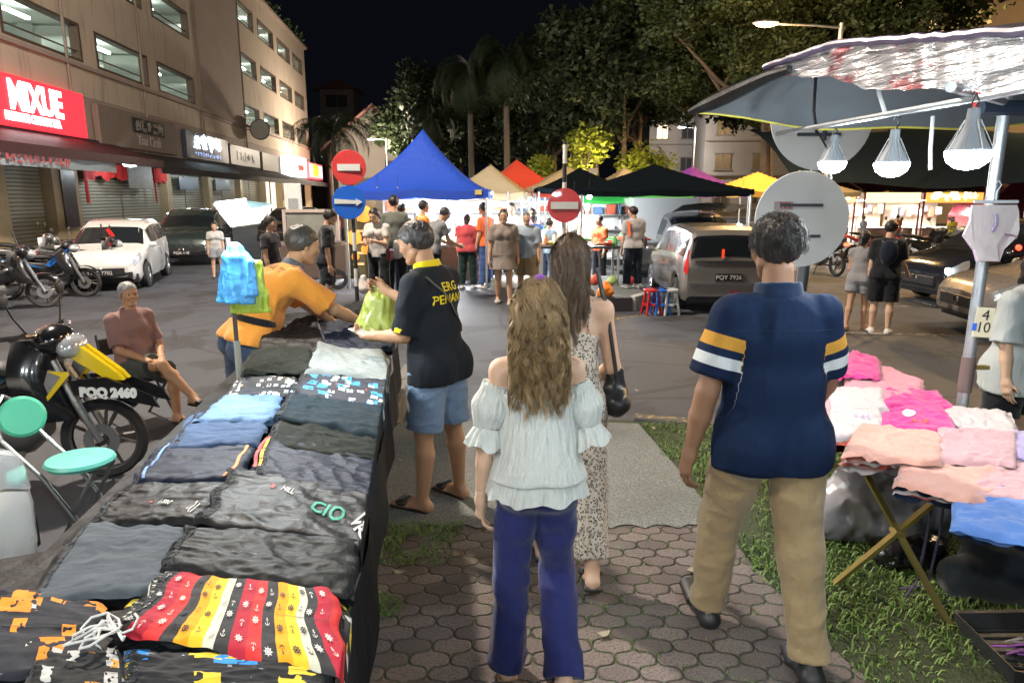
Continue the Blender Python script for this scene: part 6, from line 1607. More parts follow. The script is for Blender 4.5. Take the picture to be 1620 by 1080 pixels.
cb = cloth('black_jersey', (.007, .008, .009), c2=(.015, .017, .019), rough=.5, sheen=0); cn = cloth('navy_cotton', (.007, .012, .028), c2=(.018, .026, .05), rough=.6, sheen=0); cch = cloth('charcoal_cotton', (.010, .012, .012), c2=(.020, .023, .023), rough=.55, sheen=0); cgr = cloth('slate_grey_cotton', (.05, .065, .08), c2=(.09, .11, .13), sheen=.05)
cbl = cloth('blue_denim', (.025, .055, .13), c2=(.06, .11, .21), sheen=0); clb = cloth('light_blue_cotton', (.09, .18, .34), c2=(.17, .28, .45), sheen=0); cte = cloth('dark_teal_cotton', (.012, .024, .034), c2=(.025, .042, .055), sheen=0); col_ = cloth('olive_black_cotton', (.012, .015, .012), c2=(.028, .032, .027), sheen=0)
cwh = cloth('pale_grey_cotton', (.16, .18, .18), c2=(.30, .33, .32), sheen=0); 
RIB = cloth('ribbed_waistband', (.016, .018, .022), c2=(.03, .033, .038), wr=.6, ws=60, stretch=(1, 1, 1)); STITCH = mat('stitching', (.05, .052, .056), .8)
def uvmat(name, fn, rough=.8):
    t = NT(name); uv = t.n('ShaderNodeUVMap'); sx = t.n('ShaderNodeSeparateXYZ'); t.l(uv.outputs[0], sx.inputs[0]); c = fn(t, uv.outputs[0], sx.outputs[0], sx.outputs[1])
    c = t.mix(t.math('MULTIPLY', t.noise(400, 1), .3), c, t.mix(.45, c, (.02, .02, .02))); t.out(c, rough, t.bump(t.noise(350, 2), .2, .002, t.bump(t.noise(30, 4, stretch=(1, 1, .5)), .35, .01))); t.b.inputs['Specular IOR Level'].default_value = .3; return t.m
def print_mat(name, base, cols, sc=9., th=.5, seed=0):
    """bold printed blots and bars on dark cloth"""
    def fn(t, uv, u, v):
        c = base
        for i, cc in enumerate(cols):
            mp = t.n('ShaderNodeMapping'); mp.inputs['Location'].default_value = (seed + i * 3.3, i * 1.7, 0); mp.inputs['Scale'].default_value = (1, .62, 1); mp.inputs['Rotation'].default_value = (0, 0, i * .8); t.l(uv, mp.inputs[0])
            vo = t.n('ShaderNodeTexVoronoi', i_Scale=sc * (1 + .3 * i), i_Randomness=.85, distance=('MINKOWSKI' if i % 2 else 'CHEBYCHEV')); t.l(mp.outputs[0], vo.inputs['Vector'])
            if i % 2: vo.inputs['Exponent'].default_value = .7
            rnd = t.n('ShaderNodeSeparateColor'); t.l(vo.outputs['Color'], rnd.inputs[0]); k1 = t.math('LESS_THAN', vo.outputs['Distance'], .33 if i % 2 == 0 else .30); k2 = t.math('LESS_THAN', rnd.outputs[0], th)
            nz = t.n('ShaderNodeTexNoise', i_Scale=sc * 3.2, i_Detail=1.); t.l(mp.outputs[0], nz.inputs[0]); k3 = t.math('GREATER_THAN', nz.outputs[0], .40)
            c = t.mix(t.math('MULTIPLY', t.math('MULTIPLY', k1, k2), k3), c, cc)
        return c
    return uvmat(name, fn)
pr_or = print_mat('orange_cream_print', (.012, .014, .022), [(.85, .25, .02), (.75, .68, .48), (.90, .28, .02), (.5, .55, .6)], 4.6, .6)
pr_bl = print_mat('blue_red_print', (.015, .018, .03), [(.03, .28, .62), (.55, .05, .05), (.62, .70, .72), (.02, .20, .55)], 7., .6, 5)
pr_dk = print_mat('dark_motif_print', (.012, .013, .014), [(.5, .5, .48), (.6, .03, .02), (.7, .30, .03)], 5., .4, 9)
pr_br = print_mat('bright_cartoonless_print', (.012, .013, .016), [(.02, .25, .70), (.45, .62, .72), (.75, .55, .04), (.25, .28, .30)], 3.2, .75, 2)
def nautical(t, uv, u, v):
    K = (.03, .03, .033); Rd, Rl, Y1, Y2, W = (.42, .012, .035), (.62, .03, .03), (.85, .55, .03), (.90, .36, .01), (.62, .62, .50)
    s_ = [(0, W), (.045, K), (.10, Rd), (.17, Rl), (.235, K), (.29, Y2), (.345, Y1), (.40, W), (.445, K), (.50, Rd), (.565, Rl), (.625, K), (.68, Y2), (.735, Y1), (.79, W), (.83, K), (.88, Rd), (.955, Rl)]
    return t.ramp(u, s_, 'CONSTANT')
naut = uvmat('nautical_stripe_cloth', nautical)
symk = mat('symbol_black', (.02, .02, .022), .8); symw = mat('symbol_white', (.6, .6, .58), .8)
L = 'clothes piled on the left table'
stack('folded_shorts', 'black shorts with bright blue prints hanging at the near table end', 'shorts', [(190, 1098), (530, 1105), (515, 1042), (200, 1030)], pr_br, 1, seed=41)
stack('folded_shorts', 'black drawstring shorts with red and white motifs at the lower edge', 'shorts', [(20, 1130), (210, 1130), (195, 1030), (62, 1022)], pr_dk, 1, seed=42)
stack('folded_shorts', 'black shorts with orange and cream lettered prints at the left edge', 'shorts', [(-150, 1090), (150, 1062), (160, 955), (-60, 925)], pr_or, 2, seed=43)
nt_, nf = stack('folded_shorts', 'red yellow and white striped shorts printed with anchors and wheels', 'shorts', [(168, 1002), (572, 1078), (530, 932), (262, 902)], naut, 2, th=.045, wr=.004, seed=44, lm=[cb, print_mat('under_print', (.02, .02, .02), [(.8, .6, .05), (.05, .2, .6), (.6, .62, .6)], 9, .6)], nu=120, nv=60)
g_ = random.Random(12)
for i, u0 in enumerate((.075, .14, .205, .262, .315, .37, .42, .47, .535, .595, .65, .705, .76, .81, .855, .915)):
    for j in range(4):
        v0 = .13 + .22 * j + g_.uniform(-.05, .05); dark = (i % 8) in (3, 4, 5) or i in (12, 11)
        decal('printed_symbol', ANCHOR if (i + j) % 2 else WHEEL, symk if dark else symw, nf, nt_, u0, v0, .017, .045, rot=g_.choice((0, PI, .3)))
stack('folded_shorts', 'grey slate shorts with a small white logo on the left half', 'shorts', [(38, 965), (262, 935), (300, 838), (132, 828)], cgr, 2, seed=45, lm=[cb])
a_, f_ = stack('folded_shorts', 'charcoal shorts with a thin red and white tag line', 'shorts', [(246, 905), (552, 948), (575, 855), (300, 832)], cch, 2, th=.045, seed=46, lm=[cb], wr=.009)
decal('printed_logo', text_polys('▬ ━━━', 1), symw, f_, a_, .42, .42, .03, .05)
a_, f_ = stack('folded_shorts', 'black shorts with a red and white logo left of the lettered pair', 'shorts', [(138, 832), (312, 832), (372, 762), (200, 768)], cb, 2, seed=47)
decal('printed_logo', [[(-1, -.3), (-.4, -.3), (-.4, .3), (-1, .3)]], mat('logo_red', (.6, .05, .04), .7), f_, a_, .45, .42, .03, .09); decal('printed_logo', text_polys('HERO', 1, .02), symw, f_, a_, .56, .40, .045, .16, rot=-.1)
decal('printed_logo', text_polys('R1', 1, .03), symw, f_, a_, .86, .25, .075, .3, rot=-.3)
a_, f_ = stack('folded_shorts', 'black shorts with large green and white letters at the table edge', 'shorts', [(306, 828), (600, 880), (612, 775), (362, 742)], cb, 2, th=.045, seed=48)
decal('printed_logo', text_polys('CIO', 1.2, .02), mat('logo_green', (.03, .35, .24), .7), f_, a_, .70, .42, .095, .24, rot=-.15); decal('printed_logo', text_polys('VR', 1., .03), symw, f_, a_, .90, .28, .085, .26, rot=-.9)
decal('printed_logo', text_polys('HILL', 1, .02), symw, f_, a_, .44, .66, .045, .14, rot=-.2); decal('printed_logo', [[(-1, -.3), (-.4, -.3), (-.4, .3), (-1, .3)]], mat('logo_red', (.6, .05, .04), .7), f_, a_, .36, .70, .035, .1)
a_, f_ = stack('folded_shorts', 'navy shorts with orange and light blue side piping', 'shorts', [(208, 768), (372, 762), (412, 702), (262, 704)], cn, 2, seed=49)
for u0, mm in ((.08, mat('piping_blue', (.12, .25, .6), .7)), (.90, mat('piping_orange', (.8, .2, .03), .7))): decal('piping', [[(-.3, y), (.3, y), (.3, y + .1), (-.3, y + .1)] for y in np.arange(-1, 1, .1)], mm, f_, a_, u0, .5, .05, .46)
a_, f_ = stack('folded_shorts', 'dark navy shorts with yellow and red piping right of the orange piped pair', 'shorts', [(392, 758), (612, 802), (612, 722), (432, 690)], cn, 2, th=.045, seed=50, wr=.01)
for u0, mm in ((-.04, mat('piping_yellow', (.8, .55, .03), .7)), (-.09, mat('piping_red', (.55, .03, .03), .7))): decal('piping', [[(-.3, y), (.3, y), (.3, y + .1), (-.3, y + .1)] for y in np.arange(-1, 1, .1)], mm, f_, a_, u0 + .07, .6, .05, .4)
stack('folded_shorts', 'medium blue shorts behind the orange piped navy pair', 'shorts', [(264, 712), (412, 706), (428, 660), (308, 655)], cbl, 3, th=.045, seed=51, lm=[cbl, cn])
stack('folded_shorts', 'olive black crinkled shorts near the right table edge', 'shorts', [(415, 708), (598, 738), (612, 690), (445, 655)], col_, 2, th=.05, seed=52, wr=.012)
stack('folded_shorts', 'light blue shorts on top of the blue pile by the vendor', 'shorts', [(306, 668), (432, 668), (452, 628), (350, 628)], clb, 3, th=.06, seed=53, lm=[clb, cbl], wr=.009)
stack('folded_shorts', 'dark teal trousers with an open leg opening at the table edge', 'trousers', [(430, 662), (606, 695), (610, 640), (460, 622)], cte, 2, th=.07, seed=54, wr=.012)
stack('folded_shorts', 'small pile of orange and white printed shorts', 'shorts', [(360, 632), (464, 628), (470, 598), (382, 596)], print_mat('orange_white_print', (.03, .03, .035), [(.7, .68, .6), (.8, .30, .05), (.45, .45, .42)], 6., .7, 3), 3, th=.06, seed=55)
stack('folded_shorts', 'pile of blue and red printed shorts sticking over the edge', 'shorts', [(458, 624), (636, 655), (632, 602), (474, 588)], pr_bl, 4, th=.08, seed=56, lm=[cb, pr_bl, cwh])
for i, (C, m, lb, th, ly) in enumerate((([(384, 592), (500, 592), (492, 556), (402, 554)], col_, 'dark grey trousers stacked behind the orange white prints', .09, 5), ([(482, 592), (622, 602), (612, 560), (500, 545)], cwh, 'pale grey trousers stacked beside the dark grey stack', .10, 6),
      ([(408, 560), (520, 556), (500, 500), (425, 498)], cb, 'heap of black trousers under the bending vendor', .09, 5), ([(505, 548), (630, 556), (618, 512), (520, 508)], cn, 'dark navy pile at the far end of the table', .08, 4), ([(545, 512), (640, 515), (632, 478), (556, 478)], cb, 'black pile next to the yellow green bag', .07, 4))):
    stack('folded_trousers', lb, 'trousers', C, m, ly, z=.78, th=th, wr=.014, seed=60 + i, lm=[m, cch, m], step=.02, lift=.02)
MBw = thing('drawstring', 'white drawstring cords lying on the printed shorts', 'cord', gp(150, 985, .84))
g2 = random.Random(9)
for j in range(3):
    pts = []; c = gp(150 + j * 14, 1012 - j * 12, .845)
    for i in range(16): a = i * .8 + j; pts.append((c.x + .036 * math.cos(a) + i * .004 - .03, c.y + .032 * math.sin(a * 1.3 + j), c.z + .006 * math.sin(a * 2) + .006))
    MB().tube(pts, .003, 6).build('cord_loop', symw, MBw, True, world=True)
# the table itself under the clothes
tbl = thing('stall_table', 'long folding table buried under piles of clothes', 'table', (-.95, 3.0, -.2))
def tp(s_, w, z): return Vector((-.38 - .133 * s_ - .991 * w, 1.36 + .991 * s_ - .133 * w, z))
tm_ = cb
q = [tp(-1.6, .02, 0), tp(4.0, .02, 0), tp(4.0, .92, 0), tp(-1.6, .92, 0)]; MB().prism([(p.x, p.y) for p in q], (0, 0, .045), (0, 0, .735), (1, 0, 0), (0, 1, 0)).build('table_top', tm_, tbl, world=True)
q = [tp(-1.6, .90, 0), tp(.62, .90, 0), tp(.42, 1.55, 0), tp(-1.6, 1.8, 0)]; MB().prism([(p.x, p.y) for p in q], (0, 0, .04), (0, 0, .735), (1, 0, 0), (0, 1, 0)).build('side_table_top', tm_, tbl, world=True)
for s_ in (-1.2, 1.2, 3.7):
    for w in (.1, .85): MB().tube([tp(s_, w, -.2 if w > .5 else 0), tp(s_, w, .74)], .018, 8).build('leg', galv, tbl, True, world=True)
sk_ = MB(); sk_.grid(lambda u, v: tp(-1.5 + 5.4 * u, -.006 - .02 * v + .012 * math.sin(u * 46), .775 - .30 * v - .02 * math.sin(u * 9)), 120, 6); sk_.build('black_cover', cb, tbl, True, world=True)
# folding lamp on its pole
bp_ = gp(380, 605, .78); lp = thing('floodlight', 'glaring white panel lamp with folding wings on a pole by the vendor', 'floodlight', (bp_.x, bp_.y, -.2))
pole = mat('dull_pole', (.10, .085, .08), .5, .4); MB().tube([(bp_.x, bp_.y, -.2), (bp_.x, bp_.y, 1.58)], .013, 8).build('pole', pole, lp, True, world=True); MB().tube([(bp_.x, bp_.y, .74), (bp_.x, bp_.y, 1.02)], .019, 8).build('pole_sleeve', mat('sleeve', (.4, .42, .38), .4), lp, True, world=True)
A, B, C_, D = (dp(338, 323, bp_.y + .02), dp(386, 317, bp_.y + .05), dp(409, 352, bp_.y - .05), dp(366, 358, bp_.y - .08))
wm_ = emis('panel_glow', (.88, .98, 1.), 40); mb = MB(); mb.quad(A, B, C_, D); off = Vector((0, .02, .01)); mb.quad(*[p + off for p in (A, D, C_, B)]); mb.build('lit_panel', [wm_], lp, world=True)
E_ = dp(433, 323, bp_.y - .02); MB().prism([(0, 0), (1, 0), (1, 1)], (0, .008, 0), B + Vector((.004, 0, 0)), (E_ - B), (C_ - E_)).build('side_wing', mat('wing_dark', (.06, .09, .09), .4), lp, world=True)
MB().tube([E_, C_ + Vector((.006, 0, 0)), D, A], .004, 6).build('panel_rim', whm, lp, True, world=True)
nrm_ = (D - A).cross(B - A).normalized(); nrm_ = nrm_ if nrm_.y < 0 else -nrm_
lo_ = lamp('panel_light', 'AREA', (A + C_) / 2 + nrm_ * .05, 34, (.90, .98, 1.), lp, .22, world=True); lo_.rotation_euler = (-Vector((nrm_.x * .5 + .15, nrm_.y * .5 - .1, -.8))).to_track_quat('Z', 'Y').to_euler()
lamp('panel_glow_light', 'POINT', (A + C_) / 2 + Vector((.0, -.12, -.02)), 16, (.90, .98, 1.), lp, .12, world=True)
# bundles of plastic bags hanging on the pole
def blob(shapes, res, k, name, m, parent, disp, smooth=1): return put(name, imesh(shapes, res, k, disp, smooth=smooth), m, parent)
pb = dp(380, 437, bp_.y - .07); plast = lambda n, c, r=.35, tr=.0: mat(n, c, r, 0, .12, 6, .5, 26, spec=.6, trans=tr)
bb = thing('plastic_bags', 'bundle of blue plastic bags hanging from the lamp pole', 'plastic bags', pb); bb.scale = (.78, .8, .72); fold = lambda s_: (lambda P: .011 * (1 - np.abs(fnoise(P * np.array([1., 1., .22]) + s_, 22, 2)) * 2.2))
blob([S((-.02, 0, .21), (-.02, 0, .15), .03, .05, st=[((1, 0, 0), 1.4)]), S((-.02, 0, .13), (-.035, 0, -.19), .035, .052, st=[((1, 0, 0), 2.3)], fb=True), S((.05, 0, .10), (.055, -.01, -.13), .02, .024, st=[((1, 0, 0), 1.7)], fb=True)], .006, .03, 'bag_bundle', plast('blue_bag_plastic', (.06, .30, .62)), bb, fold(1))
b2 = thing('plastic_bags', 'yellow green plastic bags hanging behind the blue bundle', 'plastic bags', pb + Vector((.02, .03, -.02))); b2.scale = (.80, .8, .74)
blob([S((0, 0, .12), (.01, 0, -.235), .03, .04, st=[((1, 0, 0), 2.9)], fb=True)], .007, .03, 'bag_bundle', plast('lime_bag_plastic', (.34, .46, .04)), b2, fold(2))

# ------------------------------------------------------------- right stall
dkt = mat('moulded_table', (.03, .032, .036), .45, bump=.3, bs=120); brass = mat('brass_leg', (.42, .34, .12), .35, .7)
def rtable(label, q, z=.75):
    t_ = thing('stall_table', label, 'table', (sum(p[0] for p in q) / 4, sum(p[1] for p in q) / 4, 0)); V = []; n = len(q)
    for i in range(n):                                                # rounded corners
        a, b, c = Vector(q[i - 1]), Vector(q[i]), Vector(q[(i + 1) % n]); r = .09
        for k_ in range(6): u = k_ / 5; p = b + (a - b).normalized() * r * (1 - u) ** 2 + (c - b).normalized() * r * u ** 2; V.append((p.x, p.y))
    MB().prism(V, (0, 0, .02), (0, 0, z - .02), (1, 0, 0), (0, 1, 0)).build('table_top', dkt, t_, world=True)
    cx, cy = sum(p[0] for p in V) / len(V), sum(p[1] for p in V) / len(V); m_ = MB(); W = len(V)
    ring = [(1.008, z - .004), (1.012, z - .06), (.99, z - .075), (.97, z - .06)]; VV = [(cx + (x - cx) * s_, cy + (y - cy) * s_, zz) for s_, zz in ring for x, y in V]
    m_.add(VV, [(i * W + k_, i * W + (k_ + 1) % W, (i + 1) * W + (k_ + 1) % W, (i + 1) * W + k_) for i in range(3) for k_ in range(W)]); m_.build('table_skirt', dkt, t_, True, world=True); return t_
def xlegs(t_, a, b, z=.70):
    a, b = Vector(a), Vector(b)
    for p, q in ((a, b), (b, a)):
        d = Vector((q.x - p.x, q.y - p.y, 0)).normalized(); MB().tube([(p.x, p.y, z), (q.x, q.y, 0.0)], .0165, 4).build('leg', brass, t_, world=True)
    m_ = a.lerp(b, .5); MB().box((m_.x, m_.y, z / 2), (.05, .05, .03), rot=(.3, .3, 0)).build('hinge', brass, t_, world=True)
    MB().tube([(a.x + (b.x - a.x) * .08, a.y + (b.y - a.y) * .08, z * .86), (a.x + (b.x - a.x) * .08 + .5, a.y + .08, z * .80)], .010, 4).build('crossbar', brass, t_, world=True)
t1_ = rtable('black moulded folding table with brass legs under the pink clothes', [(1.56, 2.30), (2.30, 2.42), (2.20, 4.0), (1.46, 3.95)]); xlegs(t1_, (1.53, 2.93, 0), (1.88, 2.62, 0)); xlegs(t1_, (1.52, 3.7, 0), (2.1, 3.75, 0))
t2_ = rtable('second black folding table at the right edge under the denim', [(1.72, .9), (2.45, .95), (2.40, 2.20), (1.66, 2.14)], .72); xlegs(t2_, (1.72, 2.02, 0), (2.0, 1.55, 0), .68)
pk = lambda n, c, c2: cloth(n, c, c2=c2, wr=.4)
hot = pk('hot_pink_cotton', (.50, .02, .17), (.62, .05, .25)); pnk = pk('pale_pink_cotton', (.44, .22, .24), (.54, .34, .35)); wht = pk('soft_white_cotton', (.42, .36, .36), (.52, .47, .46)); peach = pk('peach_cotton', (.48, .22, .17), (.56, .32, .26)); coral = pk('coral_cotton', (.45, .05, .03), (.55, .10, .06)); lav = pk('lavender_cotton', (.30, .24, .44), (.40, .34, .52)); den = pk('bright_denim', (.05, .12, .36), (.10, .22, .50)); rose = pk('rose_mesh', (.55, .16, .22), (.68, .28, .32))
RG = 'children clothes stacked on the right table'
for i, (C, m, lm, ly, th, lb) in enumerate((
    ([(1342, 622), (1440, 640), (1452, 606), (1352, 572)], rose, [cn, hot, wht], 3, .06, 'rose mesh top with red edging behind the stacks'),
    ([(1330, 598), (1392, 600), (1388, 572), (1345, 562)], hot, [hot], 2, .09, 'crumpled bright pink top nearest the navy shirt'),
    ([(1316, 656), (1400, 655), (1392, 622), (1318, 618)], wht, [pnk, wht, peach], 5, .07, 'cream stack behind the white one at the man'),
    ([(1405, 648), (1508, 650), (1478, 622), (1402, 622)], hot, [coral, hot], 3, .06, 'bright pink shirt folded at the back of the table'),
    ([(1310, 700), (1395, 692), (1390, 655), (1318, 652)], wht, [coral, pnk, wht, lav], 6, .07, 'white stack with purple dots beside the navy shirt'),
    ([(1388, 680), (1510, 690), (1488, 648), (1402, 650)], hot, [hot, hot], 3, .06, 'hot pink shirt with a white label and red dots'),
    ([(1492, 672), (1612, 694), (1588, 655), (1500, 650)], wht, [wht, lav, wht], 5, .05, 'off white stack at the pole'),
    ([(1342, 722), (1478, 738), (1486, 694), (1368, 676)], peach, [coral, peach, wht, coral], 7, .09, 'peach stack with orange red layers at the table edge'),
    ([(1482, 732), (1600, 742), (1604, 692), (1492, 682)], pnk, [wht, pnk, coral, wht], 6, .08, 'large pale pink stack in the middle of the table'),
    ([(1600, 722), (1690, 740), (1680, 692), (1602, 688)], lav, [lav, cn, lav], 5, .07, 'lavender stack at the right picture edge'),
    ([(1422, 768), (1545, 800), (1600, 752), (1455, 722)], peach, [cn, wht, coral], 5, .06, 'salmon pink top spread over the table corner'),
    ([(1535, 792), (1700, 800), (1690, 738), (1560, 740)], pnk, [wht, coral, wht], 5, .06, 'pale pink top next to the denim'),
    ([(1516, 842), (1720, 880), (1690, 780), (1520, 778)], den, [den, cn], 2, .05, 'crumpled blue denim clothes over the table gap'))):
    cx_, cy_ = sum(p[0] for p in C) / 4, sum(p[1] for p in C) / 4; an = .10 * math.sin(i * 2.3)
    C = [(cx_ + ((p[0] - cx_) * math.cos(an) - (p[1] - cy_) * math.sin(an)) * 1.12, cy_ + ((p[0] - cx_) * math.sin(an) * .5 + (p[1] - cy_)) * 1.12 - 2) for p in C]
    a_, f_ = stack('folded_clothes', lb, 'clothes', C, m, ly, z=.745, th=th, wr=.011, seed=80 + i, drape=None, lm=lm, step=.011, group=RG, nu=60, nv=40, gather=.3, stretch=(4, 6), dy=2.2)
    if 'hot pink shirt with' in lb:
        decal('paper_label', [[(math.cos(a) * .9, math.sin(a)) for a in np.arange(0, 6.28, .4)]], symw, f_, a_, .42, .62, .11, .14); decal('red_dots', [[(c + .16 * math.cos(a), .3 * math.sin(a)) for a in np.arange(0, 6.28, .6)] for c in (-.5, 0, .5)], coral, f_, a_, .55, .30, .16, .2)
    if 'purple dots' in lb: decal('purple_dots', [[(c + .16 * math.cos(a), .3 * math.sin(a)) for a in np.arange(0, 6.28, .6)] for c in (-.5, .1, .6)], lav, f_, a_, .6, .6, .2, .2)
# pole, crossbars, canopy
pl_ = gp(1530, 640, .85); cp_ = thing('stall_canopy', 'grey tarpaulin stall canopy with silver front edge on steel poles', 'canopy', (2.27, 3.3, 0))
tt_ = NT('tarpaulin_grey'); c = tt_.mix(tt_.noise(2.2, 4), (.085, .105, .12), (.13, .155, .17)); tt_.out(c, .6, tt_.bump(tt_.noise(2.4, 5, stretch=(1, .5, 1)), .5, .05)); tarp = tt_.m
tt_ = NT('silver_tarpaulin'); nz = tt_.noise(5, 5, stretch=(1, 1, 2.5)); c = tt_.mix(tt_.ramp(nz, [(.54, (0, 0, 0)), (.64, (1, 1, 1))]), (.60, .60, .62), (.45, .16, .18)); tt_.out(c, .25, tt_.bump(tt_.noise(7, 5, stretch=(.35, .35, 3)), 1., .05), .6); silv = tt_.m
edge = [Vector((1.00, 4.02, 2.26)), Vector((1.10, 3.9, 2.30)), Vector((1.26, 3.55, 2.375)), Vector((1.36, 3.15, 2.385)), Vector((1.42, 2.75, 2.325)), Vector((1.48, 2.4, 2.265)), Vector((1.55, 2.1, 2.22)), Vector((1.60, 1.4, 2.18)), Vector((1.62, .2, 2.18))]
def ept(v):
    v = v * (len(edge) - 1); i = min(int(v), len(edge) - 2); return edge[i].lerp(edge[i + 1], v - i)
def fpt(v): e = ept(v); return Vector((4.6, e.y * 1.05 + .1, 2.12 + .0 * v))
def roof(u, v):
    a, b = ept(v), fpt(v); p = a.lerp(b, u); p.z = a.z * (1 - u) + 2.14 * u + .30 * math.sin(PI * min(1, u * 1.1 + .02)) * min(1, v * 3.2 + .0) - .05 * math.sin(PI * u * 2) + .012 * math.sin(u * 23 + v * 9); return p
mb = MB().grid(roof, 40, 40); mb.build('tarpaulin', tarp, cp_, True, world=True)
mb = MB().grid(lambda u, v: roof(u, v) + Vector((0, 0, .006)), 40, 40); mb.build('tarpaulin_top', mat('tarp_top', (.04, .045, .05), .5), cp_, True, world=True)
MB().tube([roof(u, 0) for u in np.linspace(0, 1, 24)], .007, 6).build('yellow_hem', mat('yellow_hem', (.55, .50, .08), .6), cp_, True, world=True)
MB().tube([ept(v) + Vector((0, 0, .0)) for v in np.linspace(0, .30, 14)], [.018 + .022 * math.sin(PI * t) for t in np.linspace(0, 1, 14)], 10).build('rolled_edge', mat('dark_roll', (.010, .011, .013), .3), cp_, True, world=True)
def vn1(x): return float(vnoise(np.array([[x, 0., 0.]]))[0])
def val(u, v): e = ept(.24 + .76 * u); return e + Vector((.02 * v + .006 * vn1(u * 40), 0, .045 - (.04 + .13 * min(1, u * 3.5)) * v + .006 * vn1(u * 50 + v * 3)))
MB().grid(val, 160, 10).build('silver_valance', silv, cp_, True, world=True)
MB().tube([ept(v) + Vector((0, 0, .05 + .004 * vn1(v * 60))) for v in np.linspace(.24, 1, 90)], .016, 8).build('plum_edge', mat('plum_edge', (.11, .09, .15), .35), cp_, True, world=True)
steel = mat('stall_steel', (.42, .45, .47), .35, .7, var=.15, vs=14, bump=.1)
MB().tube([(2.27, 3.3, 0), (2.27, 3.3, 2.28)], .027, 14).build('pole', steel, cp_, True, world=True)
MB().tube([(2.27, 3.3, .84), (2.27, 3.3, 1.02)], .032, 14).build('pole_clamp', mat('rusty_clamp', (.14, .10, .09), .6, .3), cp_, True, world=True); MB().box((2.33, 3.28, .97), (.06, .02, .02)).build('clamp_screw', brass, cp_, world=True)
MB().tube([(1.40, 3.75, 2.12), (1.47, 2.2, 2.10), (1.50, .2, 2.1)], .012, 8).build('lamp_rail', steel, cp_, True, world=True)
MB().tube([(1.40, 2.3, 2.14), (2.27, 3.3, 2.22), (4.2, 3.6, 2.2)], .017, 8).build('cross_rail', steel, cp_, True, world=True); MB().tube([(1.50, 3.55, 2.42), (2.6, 3.85, 2.36), (4.4, 3.95, 2.3)], .015, 8).build('rear_rail', mat('dark_rail', (.10, .12, .12), .5), cp_, True, world=True)
MB().tube([(2.12, 3.25, 2.19), (2.6, 3.35, 2.20)], .035, 10).build('joint_sleeve', mat('navy_sleeve', (.02, .03, .05), .5), cp_, True, world=True)
for x, y in ((1.8, -.6), (4.3, 3.9), (4.3, .2)): MB().tube([(x, y, 0), (x, y, 2.2)], .022, 10).build('pole', steel, cp_, True, world=True)
# ties hanging from the rails
for nm, m, pts, r_ in (('black_strap', blkp, [(1.47, 3.5, 2.40), (1.455, 3.45, 2.2), (1.46, 3.4, 2.08)], .008), ('black_strap', blkp, [(1.46, 3.4, 2.10), (1.52, 3.38, 2.0), (1.53, 3.36, 1.88)], .012), ('white_tie', whm, [(1.45, 2.9, 2.33), (1.47, 2.88, 2.2), (1.50, 2.87, 2.12)], .009), ('white_tie', whm, [(1.46, 2.9, 2.30), (1.54, 2.9, 2.22), (1.58, 2.9, 2.28), (1.57, 2.9, 2.33)], .005),
       ('white_tie', whm, [(1.62, 2.75, 2.10), (1.62, 2.74, 1.98), (1.63, 2.74, 1.90)], .008), ('red_tie', mat('red_tie', (.5, .02, .03), .6), [(1.62, 2.5, 2.28), (1.61, 2.5, 2.17), (1.66, 2.5, 2.15), (1.67, 2.5, 2.24)], .004), ('red_tie', mat('red_tie', (.5, .02, .03), .6), [(1.62, 2.5, 2.16), (1.615, 2.5, 2.08), (1.61, 2.5, 2.02)], .010)):
    MB().tube([Vector(p) for p in pts], r_, 8, flat=.4).build(nm, m, cp_, True, world=True)
tarpw = tt_
# LED bulbs
dome = emis('led_dome', (.86, .95, 1.), 30); bodym = emis('bulb_body_glow', (.80, .92, 1.), .06, (.13, .15, .17))
def big_bulb(label, x, y, z, r=.06, power=26, hook=.22):
    o = thing('hanging_bulb', label, 'light bulb', (x, y, z)); MB().lathe([(0, -r * .72), (r * .5, -r * .62), (r * .86, -r * .34), (r, 0), (r * 1.0, r * .16)], (0, 0, 0), 26).build('dome', dome, o, True)
    MB().lathe([(r * 1.0, r * .12), (r * .84, r * .34), (r * .50, r * .95), (r * .30, r * 1.4), (r * .26, r * 2.1), (0, r * 2.15)], (0, 0, 0), 22).build('bulb_body', bodym, o, True)
    for i in range(8): a = i * PI / 4; MB().tube([(math.cos(a) * r, math.sin(a) * r, r * .2), (math.cos(a) * r * .57, math.sin(a) * r * .57, r * 1.1), (math.cos(a) * r * .33, math.sin(a) * r * .33, r * 1.6)], .0016, 4).build('cage_wire', steel, o)
    zt = 2.1 - z; MB().tube([(0, 0, r * 2.1), (.012, 0, r * 2.1 + .02), (0, 0, r * 2.1 + .04), (-.01, 0, zt - .02), (0, 0, zt + .01), (.012, 0, zt - .01)], .003, 6).build('hook', chrome, o, True)
    lamp('bulb_light', 'POINT', (0, 0, -r - .02), power, (.86, .95, 1.), o, .05)
b1 = dp(1316, 263, 3.32); b2_ = dp(1410, 266, 2.72); b3 = dp(1531, 250, 2.22)
big_bulb('smallest glowing bulb of the row, next to the round sign back', b1.x, 3.32, b1.z + .01, .062, 18); big_bulb('middle glowing bulb of the three under the canopy', b2_.x, 2.72, b2_.z + .01, .063, 17); big_bulb('largest glowing bulb of the three, nearest the steel pole', b3.x, 2.22, b3.z + .01, .066, 13)
big_bulb('glowing bulb of the stall beyond the right picture edge', 1.55, 1.0, 1.93, .06, 24); big_bulb('glowing bulb of the stall behind the photographer', 1.55, -.5, 1.95, .06, 42)
st3 = thing('floodlight', 'lamp on a pole of the clothes stall behind the photographer', 'floodlight', (-1.55, -.6, -.2)); MB().tube([(0, 0, 0), (0, 0, 2.35)], .014, 8).build('pole', pole, st3, True); MB().box((.0, .02, 2.42), (.3, .04, .16)).build('lit_panel', wm_, st3)
